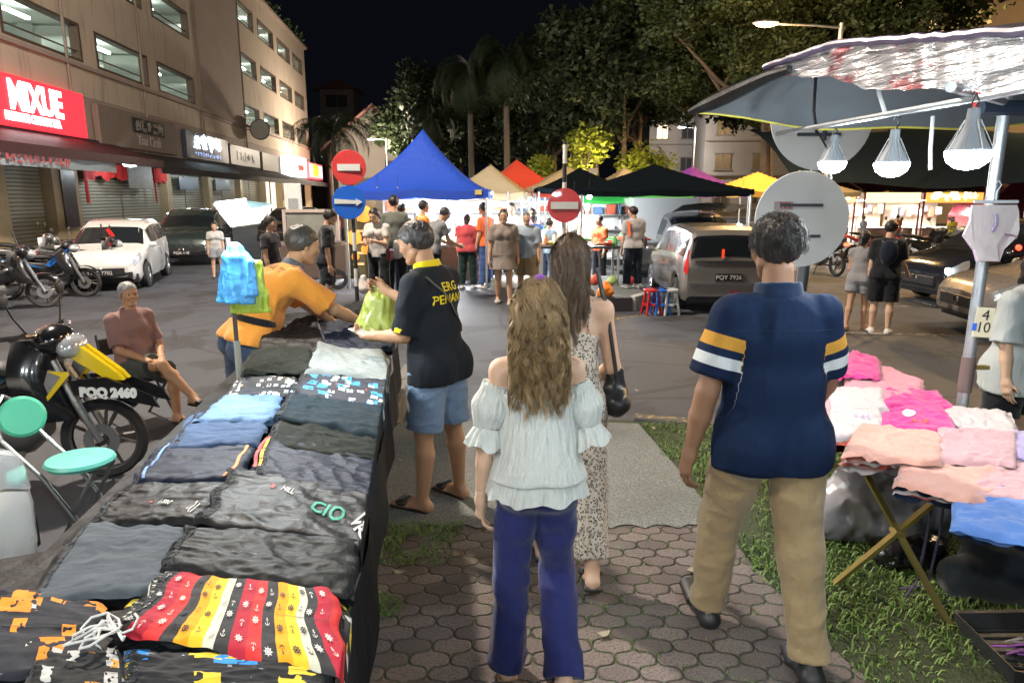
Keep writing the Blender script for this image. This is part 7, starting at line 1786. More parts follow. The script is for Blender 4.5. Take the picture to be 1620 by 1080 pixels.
lamp('panel_light', 'POINT', (0.08, .1, 2.4), 80, (.90, .97, 1.), st3, .12); 
st4 = thing('floodlight', 'lamp on a pole further behind the photographer', 'floodlight', (.5, -2.3, 0)); MB().tube([(0, 0, 0), (0, 0, 2.5)], .014, 8).build('pole', pole, st4, True); MB().box((.0, .02, 2.56), (.3, .04, .16)).build('lit_panel', wm_, st4); lamp('panel_light', 'POINT', (0, .1, 2.5), 120, (.90, .97, 1.), st4, .12)
# briefs on a hanger
hb = dp(1568, 370, 3.18); br = thing('hanging_briefs', 'white and pink children briefs clipped to a hanger on the pole', 'briefs', hb)
OUT = [(-.105, .13), (.105, .13), (.118, .10), (.125, .02), (.12, -.01), (.075, -.07), (.055, -.125), (-.04, -.125), (-.06, -.075), (-.12, -.005), (-.105, .06)]
for i, (m, dx, dz) in enumerate(((wht, 0, 0), (pnk, .006, -.004), (pk('butter_cotton', (.62, .52, .28), (.7, .6, .36)), .012, 0), (lav, .016, -.006))):
    P = MB(); n = len(OUT); P.add([(x + dx, .006 * math.sin(x * 40 + z * 30) + i * .011, z + dz) for x, z in OUT] + [(x + dx, .006 * math.sin(x * 40 + z * 30) + i * .011 + .007, z + dz) for x, z in OUT], [tuple(range(n))[::-1], tuple(range(n, 2 * n))] + [(a, (a + 1) % n, (a + 1) % n + n, a + n) for a in range(n)]); P.build('brief_layer', m, br)
MB().tube([(.06, -.004, .0), (.10, -.004, -.005), (.118, -.004, -.02)], .003, 5).tube([(.118, -.006, -.01), (.06, -.006, -.005), (.035, -.006, -.05), (.05, -.006, -.12)], .0022, 5).build('leg_piping', mat('piping_mauve', (.25, .15, .2), .8), br, True)  # dull mauve piping along the leg opening
MB().tube([(.0, -.008, .09), (.012, -.008, .05), (-.005, -.008, .01)], .006, 6, flat=.4).build('string', lav, br, True)
MB().tube([(-.10, 0, .145), (.10, 0, .145)], .008, 8).tube([(0, 0, .15), (0, 0, .19), (.015, 0, .22), (.0, 0, .24), (-.015, .01, .22)], .003, 6).build('hanger', mat('clear_hanger', (.5, .52, .54), .2, .2), br, True)
tg = dp(1556, 510, 3.24); pt = thing('price_tag', 'cream price card reading 4 over 10 taped to the pole', 'price tag', tg)
MB().box((0, 0, 0), (.088, .003, .145), rot=(0, .06, 0)).build('card', mat('cream_card', (.66, .60, .42), .7), pt); ink = mat('black_ink', (.02, .02, .02), .7)
text('lettering', '4', ink, .072, frame(tg + Vector((.005, -.003, .034)), (1, 0, -.06), (0, 0, 1)), pt, .0005, True, 1.1); text('lettering', '10', ink, .072, frame(tg + Vector((0, -.003, -.026)), (1, 0, -.06), (0, 0, 1)), pt, .0005, True, 1.)
MB().box((-.045, -.004, -.02), (.02, .006, .035)).build('blue_tape', mat('blue_tape', (.05, .15, .6), .5), pt)
# things under the table
nzd = lambda a, s_, k_=0: (lambda P: a * (1 - np.abs(fnoise(P + k_, s_, 3)) * 2.2))
ub = thing('plastic_sack', 'large translucent grey plastic sack under the table', 'sack', (1.95, 3.45, 0))
blob([S((-.22, .05, .10), (.1, .0, .16), .10, .15), S((-.02, .05, .25), (.05, .05, .38), .15, .08), S((.1, -.05, .12), (.35, .02, .14), .13, .13), S((-.3, 0, .06), (.3, 0, .07), .08, .09)], .012, .12, 'sack_body', mat('sack_plastic', (.34, .33, .36), .3, 0, .25, 3, 1., 7, spec=.6), ub, nzd(.022, 7))
ub = thing('dark_bundle', 'dark grey cloth bundle on the grass by the table legs', 'bundle', (2.26, 2.92, 0)); blob([S((-.18, -.05, .07), (.2, -.1, .09), .09, .12), S((0, .05, .15), (.2, 0, .14), .1, .08)], .012, .1, 'bundle_body', cloth('bundle_cloth', (.03, .038, .045)), ub, nzd(.012, 6, 4))
ub = thing('rubbish_bag', 'shiny black rubbish bag in the grass', 'bag', (1.98, 3.1, 0)); blob([S((-.1, 0, .05), (.1, .02, .06), .07, .08)], .009, .05, 'bag_body', mat('black_bag', (.012, .012, .013), .18, 0, .1, 4, .9, 30, spec=.8), ub, nzd(.014, 16, 2))
ub = thing('plastic_bag', 'small bright blue plastic bag on the dark bundle', 'bag', (2.28, 3.08, .2)); blob([S((-.05, 0, .0), (.05, 0, .0), .045, .035)], .007, .03, 'bag_body', plast('bright_blue_bag', (.02, .14, .62)), ub, nzd(.012, 14, 8))
wb_ = thing('water_bottle', 'clear water bottle with a blue label in the grass', 'bottle', (2.42, 3.25, 0)); MB().lathe([(0, 0), (.034, 0), (.036, .02), (.033, .08), (.036, .15), (.03, .19), (.014, .22), (.014, .24), (0, .24)], (0, 0, 0), 16).build('bottle', mat('bottle_plastic', (.6, .65, .7), .1, 0, spec=.8, trans=.7), wb_, True); MB().lathe([(.0365, .08), (.0365, .14)], (0, 0, 0), 16).build('label', mat('blue_label', (.03, .12, .55), .4), wb_, True); MB().lathe([(.016, .235), (.016, .255), (0, .255)], (0, 0, 0), 12).build('cap', mat('blue_label', (.03, .12, .55), .4), wb_, True)
for i, pts in enumerate(([(1.80, 2.7, .70), (1.82, 2.75, .4), (1.84, 2.8, .1), (1.78, 2.78, .03)], [(1.84, 2.7, .68), (1.88, 2.76, .35), (1.90, 2.82, .06), (1.8, 2.86, .02)])):
    tag(MB().tube([Vector(p) for p in pts], .006, 6).build('purple_cord', mat('purple_cord', (.05, .04, .08), .6), None, True), ('purple cord hanging from the table beside the crossed legs', 'second purple cord trailing onto the grass')[i], 'cord')
tr_ = thing('plastic_tray', 'black ribbed plastic tray in the lower corner holding cutlery packs', 'tray', (2.12, 2.35, 0)); q = [gp(1506, 975, .06), gp(1660, 972, .06), gp(1720, 1090, .06), gp(1604, 1072, .06)]; cen = sum(q, Vector()) / 4
for nm, sc_, z0, z1 in (('rim', 1., .075, .09),): pass
inner = [cen.lerp(p, .80) for p in q]; mb = MB(); n0 = [Vector((p.x, p.y, .09)) for p in q] + [Vector((p.x, p.y, .085)) for p in [cen.lerp(p, .93) for p in q]] + [Vector((p.x, p.y, .03)) for p in inner]
mb.add(n0, [(i, (i + 1) % 4, 4 + (i + 1) % 4, 4 + i) for i in range(4)] + [(4 + i, 4 + (i + 1) % 4, 8 + (i + 1) % 4, 8 + i) for i in range(4)] + [(8, 9, 10, 11)]); low_ = [Vector((p.x, p.y, .0)) for p in [cen.lerp(p, .84) for p in q]]; mb.add([n0[i] for i in range(4)] + low_, [(i, i + 4, (i + 1) % 4 + 4, (i + 1) % 4) for i in range(4)]); mb.build('tray_body', dkt, tr_, world=True)
rb = MB()
for i in range(7): a = inner[0].lerp(inner[3], (i + .5) / 7); b = inner[1].lerp(inner[2], (i + .5) / 7); rb.tube([(a.x, a.y, .034), (b.x, b.y, .034)], .005, 5)
rb.build('tray_ribs', dkt, tr_, world=True)
pc = gp(1600, 1025, .06); pk_ = thing('cutlery_pack', 'clear bag of purple and white spoons lying in the tray', 'packet', (pc.x, pc.y, .035)); g2 = random.Random(3)
for i in range(16): a = g2.uniform(-.6, .6); p = Vector((g2.uniform(-.06, .08), g2.uniform(-.05, .05), .01 + .004 * i % .03)); MB().tube([p, p + Vector((math.cos(a) * .09, math.sin(a) * .05, .004))], [.004, .009], 6, flat=.4).build('spoon', (mat('purple_plastic', (.35, .12, .5), .3), mat('clear_spoon', (.55, .55, .58), .2, trans=.3))[i % 2], pk_, True)
# folding stool with mint seat
ctx('island'); sc_ = gp(127, 728, .45); stl = thing('folding_stool', 'mint green folding stool with a round backrest', 'folding chair', (sc_.x, sc_.y, -.2)); mint = mat('mint_plastic', (.10, .42, .34), .35, var=.06); bk2 = gp(53, 667, .78); gm = mat('green_backrest', (.05, .36, .22), .4)
sm_ = MB().lathe([(0, -.02), (.145, -.02), (.16, 0), (.15, .016), (0, .02)], (0, 0, 0), 34); sm_.v = [(sc_.x + v[0] * 1.05, sc_.y + v[1], sc_.z + v[2]) for v in sm_.v]; sm_.build('seat', mint, stl, True, world=True)
bc = Vector((sc_.x - .245, sc_.y - .03, .70)); m_ = MB().lathe([(0, -.014), (.09, -.014), (.105, 0), (.09, .014), (0, .014)], (0, 0, 0), 28); Rm_ = Vector((.55, -.75, .25)).to_track_quat('Z', 'Y').to_matrix(); m_.v = [tuple(Rm_ @ Vector(v) + bc) for v in m_.v]; m_.build('backrest', gm, stl, True, world=True)
tube_m = mat('stool_tube', (.30, .31, .30), .3, .8); f1 = gp(80, 842, -.18); f2 = gp(190, 770, -.18)
x0, y0 = sc_.x, sc_.y
for dy in (-.12, .12): MB().tube([(x0 - .30, y0 + dy, .60), (x0 - .12, y0 + dy, .40), (x0 + .22, y0 + dy + .02, -.19)], .011, 8).build('leg', tube_m, stl, True, world=True)
for dy in (-.09, .09): MB().tube([(x0 + .12, y0 + dy, .42), (x0 - .22, y0 + dy, -.19)], .011, 8).build('leg', tube_m, stl, True, world=True)
MB().tube([(x0 - .30, y0 - .12, .60), (x0 - .345, y0 - .11, .72), (x0 - .355, y0, .80), (x0 - .345, y0 + .11, .72), (x0 - .30, y0 + .12, .60)], .011, 8).build('back_frame', tube_m, stl, True, world=True)
for zz, xx in ((-.15, .2), (.1, -.05)): MB().tube([(x0 + xx, y0 - .12, zz), (x0 + xx, y0 + .12, zz)], .008, 6).build('stretcher', tube_m, stl, True, world=True)
# ------------------------------------------------------------- people
HK = (.018, .015, .014); HB = (.085, .055, .035); HG = (.20, .19, .18)
def fit(foot, head, z=0., **kw):
    """scales a figure so that feet and crown land on their image pixels"""
    g = gp(foot[0], foot[1], z) if len(foot) == 2 else Vector(foot); top = dp(head[0], head[1], g.y).z - z
    F = Fig(1.6, **kw); k_ = top / F.height(); return g, Fig(1.6 * k_, **kw)
def tee(c, name, **kw): return dict(dict(m=cloth(name, c, ws=9), o=.014, sleeve=.6), **kw)
def mesh_box(root, nm, m, c, d, rot=None, bev=.01): return MB().box(c, d, rot, bev).build(nm, m, root, True)
shoeW = mat('white_trainer', (.6, .6, .58), .5); shoeK = mat('black_shoe', (.015, .015, .016), .5); denim = cloth('jeans', (.03, .05, .10), c2=(.06, .09, .16)); kh = cloth('khaki_twill', (.27, .19, .095), c2=(.37, .275, .15), wr=.8, ws=6, stretch=(1, 1, .8))
SK1 = (.40, .22, .13); SK2 = (.47, .29, .19); SK3 = (.60, .40, .29); SKD = (.22, .12, .07)

# --- man in the navy polo shirt
ctx('island')
def attr_sleeve(V, F):
    t = np.full(len(V), -1.)
    for sd in (-1, 1):
        a, b = F.sh[sd], F.el[sd]; ab = b - a; u = ((V - a) @ ab) / (ab @ ab); d = np.linalg.norm(V - a - np.clip(u, 0, 1)[:, None] * ab, axis=1); x = (V - F.nb) @ F.X * sd
        t = np.where((d < .11) & (u > .02) & (x > .085 * F.h), np.maximum(t, u), t)
    return {'t': np.maximum(t, 0), 'm': (t > 0).astype(float)}
t = NT('navy_polo_striped'); at = t.n('ShaderNodeAttribute', attribute_name='t'); c = t.ramp(at.outputs['Fac'], [(0, (.006, .015, .042)), (.24, (.50, .26, .04)), (.40, (.006, .015, .042)), (.50, (.52, .55, .56)), (.64, (.005, .012, .036))], 'CONSTANT'); mk = t.n('ShaderNodeAttribute', attribute_name='m'); c = t.mix(t.math('GREATER_THAN', mk.outputs['Fac'], .5), (.006, .015, .042), c)
c = t.mix(t.math('MULTIPLY', t.noise(380, 1), .35), c, (.004, .008, .02)); t.b.inputs['Specular IOR Level'].default_value = .1; t.out(c, .8, t.bump(t.noise(350, 2), .25, .002, t.bump(t.noise(6, 4, stretch=(1, 1, .5)), .5, .03))); NAVY = t.m
g, F = fit((.985, 2.47, 0), (1240, 345), 0, wd=1.02, lean=3, bend=1, legs=((20, 3, 6, 2, 3, 8), (-10, 3, -18, 2, 8, -8)), arms=((-3, 15, 8, 9), (12, 13, 38, -4)), belly=.012, curl=(26, 30), palm=((( .9, .1, .1), (0, 1, -.2)), 'in'), nod=2)
def navy_extra(root, F):
    v = strands(root, 'h', (F.Rh, F.hc), F.hs, None, 3200, .10, 5, rows=3, r=.0010, wave=.012, jag=.5); put('hair_strands', v[:2], hairmat((.02, .018, .017)), root, {'tint': v[2] * .3})
    h = F.h; P = [S(F.nb - F.U2 * .012 * h - F.Fv * .006, F.neck - F.U2 * .006 * h - F.Fv * .006, .046 * h, .040 * h, fb=True, st=[(F.X, 1.2)])]; put('collar', imesh(P, .006, .01, wrinkle(.002, 20), smooth=2), cloth('navy_rib', (.007, .018, .048)), root)
    tr_ = lambda nm: [c for c in root.children if c.name.startswith(nm)][0]
    q = F.nb - F.U2 * .055 * h; MB().tube(hug(tr_('shirt'), [q + F.X * x * h + F.U2 * (.0 - .35 * abs(x)) * .06 * h for x in np.linspace(-.10, .10, 14)], -F.Fv, .0006), .0016, 5).build('yoke_seam', cloth('navy_rib', (.007, .018, .048)), root, True)
person('man seen from behind in navy polo shirt with gold and white sleeve stripes', g.x, g.y, 3, F, .0085, SKD, ('short', (.02, .018, .017)), dict(m=NAVY, o=.018, sleeve=.78, so=.022, sf=.016, hem=-.055, flare=.010, attr=attr_sleeve, wr=.010, ws=6, wst=(1.3, 1, .55)), dict(kind='trousers', m=kh, o=.013, len=1.98, flare=.010, wr=.010, ws=6), ('shoe', shoeK), extra=navy_extra, face=False, z=0)

# --- girl in the white blouse
WB = cloth('white_crinkle_cotton', (.60, .64, .60), c2=(.72, .75, .72), wr=.7, ws=26, stretch=(1.6, 1.6, .12), weave=.35); IND = cloth('indigo_linen', (.011, .015, .095), c2=(.022, .03, .15), wr=.5, ws=7, stretch=(1, 1, .5), weave=.5)
g, F = fit((.088, 2.30, 0), (850, 447), 0, fem=True, wd=.84, lean=1, legs=((2, 3.5, 1, 3, 4), (8, 2.5, -36, 0, 4, -45)), arms=((-2, 13, 6, 4), (-4, 14, 70, -18)), curl=(24, 30), nod=4)
def girl_extra(root, F):
    h = F.h; X, U_, Fv = F.X, F.U2, F.Fv; w = .87
    # blouse: loose body, off the shoulder sleeves, ruffles
    top = F.nb - U_ * .075 * h; hem = F.pel + F.U * .026 * h
    P = [S(F.chest, top, .064 * h, .060 * h, st=[(X, 1.34)], fb=True), S(F.mid, F.chest, .067 * h, .066 * h, st=[(X, 1.34)]), S(F.mid, hem - F.F0 * .012, .071 * h, .090 * h, st=[(X, 1.22)], fb=True)]
    for sd in (-1, 1): P.append(S(F.hip[sd] + np.array([0, -.028 * h, .0]), F.mid, .064 * h, .05 * h, k=.05))
    P.append(S(F.pel + np.array([0, -.03 * h, -.05 * h]), hem, .05, sub=True, k=.001) if 0 else ell(F.pel, (.05,) * 3))
    def pleat(Pt):
        a = np.arctan2((Pt - F.pel) @ X, (Pt - F.pel) @ Fv); return .0045 * np.sin(a * 34 + 4 * vnoise(Pt * np.array([1, 1, .3]), 6)) * np.clip((Pt[:, 2] - F.pel[2]) * 3, .3, 1) + .010 * fnoise(Pt * np.array([1, 1, .25]), 7, 2)
    put('blouse', imesh(P, .0075, .03, pleat, [lambda Pt: np.maximum((Pt - top) @ U_, (hem - Pt) @ F.U)], smooth=1), WB, root)
    def ruffle(c0, c1, r0, r1, ax1, ax2, n, amp, nm, sx=1., rows=6, ph=0):
        c0, c1 = np.array(c0), np.array(c1); V = []; N = 140
        for j in range(rows + 1):
            v = j / rows; c = c0 * (1 - v) + c1 * v
            for i in range(N):
                a = 2 * PI * i / N; r = r0 + (r1 - r0) * v + amp * v * math.sin(a * n + 2 * math.sin(a * 3 + ph)); V.append(c + ax1 * math.cos(a) * r * sx + ax2 * math.sin(a) * r + (c1 - c0) * .12 * v * math.sin(a * n * .5 + ph + 1))
        Fs = [[j * N + i, j * N + (i + 1) % N, (j + 1) * N + (i + 1) % N, (j + 1) * N + i] for j in range(rows) for i in range(N)]; link_mesh(nm, V, Fs, WB, root, True)
    ruffle(hem + F.U * .004, hem - F.U * .044 * h, .092 * h, .102 * h, X, F.F0, 15, .0055, 'hem_ruffle', 1.21)
    ruffle(top + U_ * .006, top - U_ * .02 * h, .061 * h, .065 * h, X, Fv, 30, .0015, 'neck_band', 1.36, 3)
    for sd in (-1, 1):
        a, b = F.sh[sd], F.el[sd]; d = nrm(b - a); p0 = a + (b - a) * .22; p1 = a + (b - a) * .80; m_ = (p0 + p1) / 2 + X * sd * .006
        P = [S(p0 - d * .01, m_, .035 * h, .043 * h, fa=True), S(m_, p1, .043 * h, .033 * h, fb=True)]
        def pl(Pt, d=d, p0=p0):
            q = Pt - p0; e1 = nrm(np.cross(d, np.array([0, 1., 0]))); e2 = np.cross(d, e1); return .003 * np.sin(np.arctan2(q @ e1, q @ e2) * 22) + .006 * fnoise(Pt, 14, 2)
        put('sleeve', imesh(P, .006, .02, pl, smooth=1), WB, root); e1 = nrm(np.cross(d, np.array([0, 1., 0]))); e2 = np.cross(d, e1)
        ruffle(p1 - d * .004, p1 + d * .042 * h, .032 * h, .049 * h, e1, e2, 11, .006, 'sleeve_ruffle', 1., 6, sd)
        s0 = F.nb + X * sd * .064 * h; MB().tube([top + X * sd * .054 * h - Fv * .052 * h, F.nb + X * sd * .058 * h - Fv * .034 * h - U_ * .02 * h, s0 + U_ * .012 * h, top + X * sd * .062 * h + Fv * .05 * h], .0075, 8, flat=.35).build('strap', WB, root, True)
    # wide linen trousers
    h0 = F.pel + F.U * .05 * h; P = [S(F.pel, h0, .058 * h, .052 * h, st=[(X, 1.35)], fb=True)]
    for sd in (-1, 1):
        P.append(ell(F.hip[sd] + np.array([0, -.03 * h, -.005 * h]), (.051 * h,) * 3, k=.05)); kn, an = F.kn[sd], F.an[sd]; e = an + nrm(an - kn) * .016 * h
        P += [S(F.hip[sd] + X * sd * .004, kn, .054 * h, .042 * h, k=.022), S(kn, e, .042 * h, .049 * h, fb=True, k=.02)]
    put('trousers', imesh(P, .0085, .022, wrinkle(.013, 6, (.9, .9, 1.3), 4), smooth=1), IND, root)
    def fl(cur, q): cur[:, 1] = np.minimum(cur[:, 1], -.20 - .22 * q + 0 * cur[:, 1]); cur[:, 0] = np.clip(cur[:, 0] * 1.02, -.54, .54); return cur
    hb = (.23, .155, .075); tz = [c for c in root.children if c.name.startswith('trousers')][0]
    MB().tube(hug(tz, [F.pel + F.U * (.04 - .13 * k_) * h for k_ in np.linspace(0, 1, 10)], -F.Fv, .0005), .0014, 5).build('centre_seam', IND, root, True)
    P = [ell((0, -.07, .15), (.365, .44, .40)), S((0, -.30, -.1), (0, -.34, -.8), .18, .08, st=[((1, 0, 0), 1.9)])]
    V, Q = imesh(P, .03, .12, lambda Pt: .05 * fnoise(Pt * np.array([1, 1, .35]), 6, 3) + .03 * fnoise(Pt * np.array([1, 1, .15]), 16, 2), [lambda Pt: np.minimum(Pt[:, 1] - .18, .4 - Pt[:, 2])], smooth=1); put('hair', (V @ F.Rh.T * F.hs + F.hc, Q), hairmat(hb), root)
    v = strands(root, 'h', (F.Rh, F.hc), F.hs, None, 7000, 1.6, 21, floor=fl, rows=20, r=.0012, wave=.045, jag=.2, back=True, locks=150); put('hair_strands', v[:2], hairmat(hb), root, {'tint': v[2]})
    c = F.Rh @ np.array([.02, -.36, .50]) * F.hs + F.hc; MB().lathe([(.006, -.010), (.020, -.012), (.026, 0), (.020, .012), (.006, .010)], c, 16, 'Y').build('scrunchie', cloth('purple_scrunchie', (.30, .08, .55)), root, True)
    g9 = np.random.default_rng(4)
person('girl seen from behind in white off shoulder blouse and indigo trousers', g.x, g.y, 4, F, .0085, (.62, .42, .30), None, None, None, ('sandal', mat('tan_sandal', (.35, .22, .12), .6)), extra=girl_extra, face=False, z=0)

# --- woman in the leopard jumpsuit
t = NT('leopard_fabric'); vo = t.n('ShaderNodeTexVoronoi', i_Scale=78., i_Randomness=1.); t.l(t.co(), vo.inputs['Vector']); rg_ = t.math('ABSOLUTE', t.math('SUBTRACT', t.math('ADD', vo.outputs['Distance'], t.math('MULTIPLY', t.math('SUBTRACT', t.noise(120, 2), .5), .5)), .33))
c = t.mix(t.ramp(rg_, [(.08, (1, 1, 1)), (.13, (0, 0, 0))]), (.52, .46, .38), (.035, .025, .02)); t.out(c, .8, t.bump(t.noise(7, 4, stretch=(1, 1, .5)), .5, .03)); LEO = t.m
g, F = fit((.26, 3.07, 0), (886, 377), 0, fem=True, wd=.98, lean=2, legs=((14, 2, 2, 1, 4), (-8, 2, -22, 1, 5, -18)), arms=((0, 8, 6, 4), (2, 12, 62, -12)), curl=(20, 45), nod=4)
def woman_extra(root, F):
    h = F.h; X, U_, Fv = F.X, F.U2, F.Fv; top = F.nb - U_ * .07 * h
    P = F.torso(.007); P += [S(F.mid, F.pel, .062 * h, .07 * h, st=[(X, 1.33)])]
    for sd in (-1, 1):
        P.append(ell(F.hip[sd] + np.array([0, -.03 * h, -.005 * h]), (.060 * h,) * 3, k=.05)); kn, an = F.kn[sd], F.an[sd]; P += [S(F.hip[sd], kn, .062 * h, .055 * h, k=.022), S(kn, kn * .15 + an * .85, .055 * h, .05 * h, fb=True, k=.02)]
    put('jumpsuit', imesh(P, .009, .022, wrinkle(.009, 8, (1, 1, .6), 9), [lambda Pt: np.where((Pt - F.mid) @ U_ > 0, (Pt - top) @ U_ + .35 * np.abs((Pt - top) @ X), -1.)], smooth=1), LEO, root)
    for sd in (-1, 1): MB().tube([top + X * sd * .045 * h - Fv * .055 * h, F.nb + X * sd * .062 * h - Fv * .02 * h + U_ * .004, F.nb + X * sd * .062 * h + Fv * .03 * h], .006, 7, flat=.4).build('strap', LEO, root, True)
    def fl(cur, q): cur[:, 1] = np.minimum(cur[:, 1], -.22 - .2 * q); cur[:, 0] = np.clip(cur[:, 0], -.42, .42); return cur
    hb = (.10, .065, .04); P = [ell((0, -.07, .15), (.37, .45, .41)), S((0, -.28, -.1), (0, -.34, -.7), .18, .06, st=[((1, 0, 0), 1.6)])]
    V, Q = imesh(P, .03, .12, lambda Pt: .04 * fnoise(Pt * np.array([1, 1, .3]), 8, 3), [lambda Pt: np.minimum(Pt[:, 1] - .18, .4 - Pt[:, 2])], smooth=1); put('hair', (V @ F.Rh.T * F.hs + F.hc, Q), hairmat(hb), root)
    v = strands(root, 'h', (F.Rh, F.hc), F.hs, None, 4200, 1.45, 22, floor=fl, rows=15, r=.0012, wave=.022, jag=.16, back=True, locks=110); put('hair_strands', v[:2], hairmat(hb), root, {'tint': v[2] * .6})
wr_, FW = person('woman in leopard print jumpsuit walking ahead of the girl', g.x, g.y, 2, F, .010, (.60, .40, .28), None, None, None, ('sandal', shoeK), extra=woman_extra, face=False, z=0)
hb_ = thing('shoulder_bag', 'black slouchy shoulder bag at the right hip of the woman in leopard print', 'bag', (g.x + .225, g.y + .02, .86)); blob([S((0, -.06, .0), (0, .10, -.02), .055, .06), S((0, .02, .06), (0, .02, .14), .045, .03)], .008, .05, 'bag_body', mat('black_leather', (.012, .013, .015), .35, bump=.3), hb_, nzd(.010, 10)); MB().tube([(0, -.06, .10), (-.05, -.03, .42), (-.10, 0, .62), (-.05, .06, .42), (0, .08, .10)], .009, 6, flat=.5).build('strap', mat('black_leather', (.012, .013, .015), .35, bump=.3), hb_, True)

# --- man in the black polo with yellow collar
BP = cloth('black_polo', (.012, .015, .019), c2=(.022, .027, .033), ws=7, wr=.6, sheen=.03); lsh = cloth('light_denim_shorts', (.12, .20, .32), c2=(.22, .31, .44), wr=.6)
g, F = fit((-.43, 3.80, 0), (655, 355), 0, wd=.97, lean=2, bend=4, yaw=8, nod=14, legs=((3, 4, 1, 3, 6), (-3, 4, -4, 3, 10)), arms=((8, 8, 84, -6), (48, 2, 112, -6)), belly=.006, curl=(30, 62), palm=(((0, 0, 1.), (1., .1, 0)), 'in'))
YW = cloth('yellow_trim', (.80, .62, .01))
def polo_extra(root, F):
    h = F.h; P = [S(F.nb - F.U2 * .024 * h, F.neck - F.U2 * .002 * h - F.Fv * .004, .052 * h, .040 * h, fb=True, st=[(F.X, 1.25)])]; put('collar', imesh(P, .006, .01, wrinkle(.002, 20), [lambda Pt: ((Pt - F.neck) @ F.Fv) * .5 + ((Pt - F.neck) @ F.U2) - .004], smooth=2), YW, root)
    for sd in (-1, 1):
        a, b = F.sh[sd], F.el[sd]; p, q = a + (b - a) * .82, a + (b - a) * .93; put('sleeve_band', imesh([S(p, q, .0265 * h * F.wd + .030, .0265 * h * F.wd + .031, fa=True, fb=True)], .006, .005, smooth=1), YW, root)
    back = -F.Fv; tgt = [c for c in root.children if c.name.startswith('shirt')][0]
    for w_, z_ in (('ERG', .048), ('PENANG', .088)): stamp('lettering', w_, YW, .070, frame(F.nb - F.U2 * z_ * h + F.X * .02, F.X, F.U2), tgt, root, back, 1.1, .008)
    A_, B_ = F.nb - F.X * .075 * h - F.U2 * .01 * h, F.mid + F.X * .085 * h - F.U2 * .02 * h
    pts = [F.nb - F.X * .075 * h + F.Fv * .03 + F.U2 * .03] + hug(tgt, [A_ + (B_ - A_) * k_ for k_ in np.linspace(0, 1, 9)], back, .006) + [F.mid + F.X * .11 * h + F.Fv * .02 * h]
    MB().tube(pts, .014, 8, flat=.25).build('bag_strap', cloth('grey_strap', (.07, .08, .07)), root, True)
pm_, FP = person('man in black polo with yellow collar looking down at the stall', g.x, g.y, 60, F, .0085, (.42, .24, .14), ('short', (.035, .032, .03)), dict(m=BP, o=.022, sleeve=.93, so=.024, sf=.008, hem=-.06, flare=.016, wr=.010, ws=6), dict(kind='shorts', m=lsh, o=.024, len=.92, flare=.012, wr=.012), ('sandal', shoeK), extra=polo_extra, z=0)
def wpt(root, p): return root.matrix_basis @ Vector(p)
hp = wpt(pm_, FP.wr[1] + FP.hd[1] * .07); ctx('island'); Z0 = 0.0
gb_ = thing('carrier_bag', 'full yellow green carrier bag hanging from the hand of the man in black', 'carrier bag', hp)
blob([S((-.02, 0, .0), (-.05, 0, -.10), .008, .03), S((.02, 0, .0), (.045, 0, -.10), .008, .03), S((0, 0, -.10), (-.01, -.01, -.24), .055, .078, st=[((1, 0, 0), 1.45)], k=.05), S((-.05, -.01, -.25), (.05, -.01, -.26), .075, .07)], .007, .04, 'bag_body', mat('lime_carrier_plastic', (.42, .50, .10), .3, 0, .18, 7, .6, 20, spec=.7, trans=.15), gb_, lambda P: .013 * (1 - np.abs(fnoise(P * np.array([1., 1., .35]), 16, 3)) * 2.6)); MB().tube([(-.03, 0, -.05), (-.015, 0, .01), (0, 0, .03), (.015, 0, .01), (.03, 0, -.05)], .006, 6).build('handle', mat('lime_carrier_plastic', (.42, .50, .10), .3), gb_, True)
ph = wpt(pm_, FP.wr[-1] + FP.hd[-1] * .10 + np.array([0, 0, .022])); po = thing('phone', 'flat phone held in the lower hand of the man in black', 'phone', ph, R(52)); MB().box((0, .01, 0), (.072, .15, .009), rot=(.15, 0, 0), bev=.004).build('phone_case', mat('phone_case', (.35, .33, .30), .4), po)
ctx('road')
# --- vendor bending over the table
OR = cloth('orange_shirt', (.78, .27, .035), c2=(.85, .38, .06), ws=7, wr=.5)
g = Vector((-1.66, 4.2, 0)); F = Fig(1.74, wd=1.0, lean=17, bend=30, yaw=0, nod=-8, legs=((-4, 5, -4, 3, 8), (4, 6, -2, 3, 10)), arms=((46, 10, 50, -4), (48, 16, 62, -14)), belly=.02, curl=(35, 30), palm=('down', 'down'))
def vend_extra(root, F):
    h = F.h; P = [S(F.mid - F.U * .045 * h, F.mid - F.U * .02 * h, .066 * h * F.wd + .024, .065 * h * F.wd + .024, st=[(F.X, 1.44)], fa=True, fb=True)]; put('waist_bag_belt', imesh(P, .008, .01, smooth=1), cloth('belt_black', (.012, .012, .014)), root)
    P = [S(F.nb - F.U2 * .012 * h, F.neck - F.U2 * .0 * h, .044 * h, .038 * h, fb=True, st=[(F.X, 1.2)])]; put('collar', imesh(P, .007, .01, smooth=2), cloth('grey_collar', (.10, .12, .14)), root)
    a, b = F.sh[1], F.el[1]; tgt = [c for c in root.children if c.name.startswith('shirt')][0]; MB().tube([F.nb + F.X * .045 * h - F.Fv * .0 + F.U2 * .042, a + F.U2 * .055 - F.Fv * .005, a * .4 + b * .6 + np.array([.0, .0, .0]) - F.Fv * .052, b * .93 + a * .07 - F.Fv * .045], .022, 8, flat=.2).build('shoulder_stripe', cloth('grey_stripe', (.10, .12, .14)), root, True)
    stamp('lettering', 'urban', cloth('faded_print', (.30, .16, .05)), .10, frame(F.chest + F.U2 * .05 * h, F.X, F.U2), tgt, root, -F.Fv, 1.2)
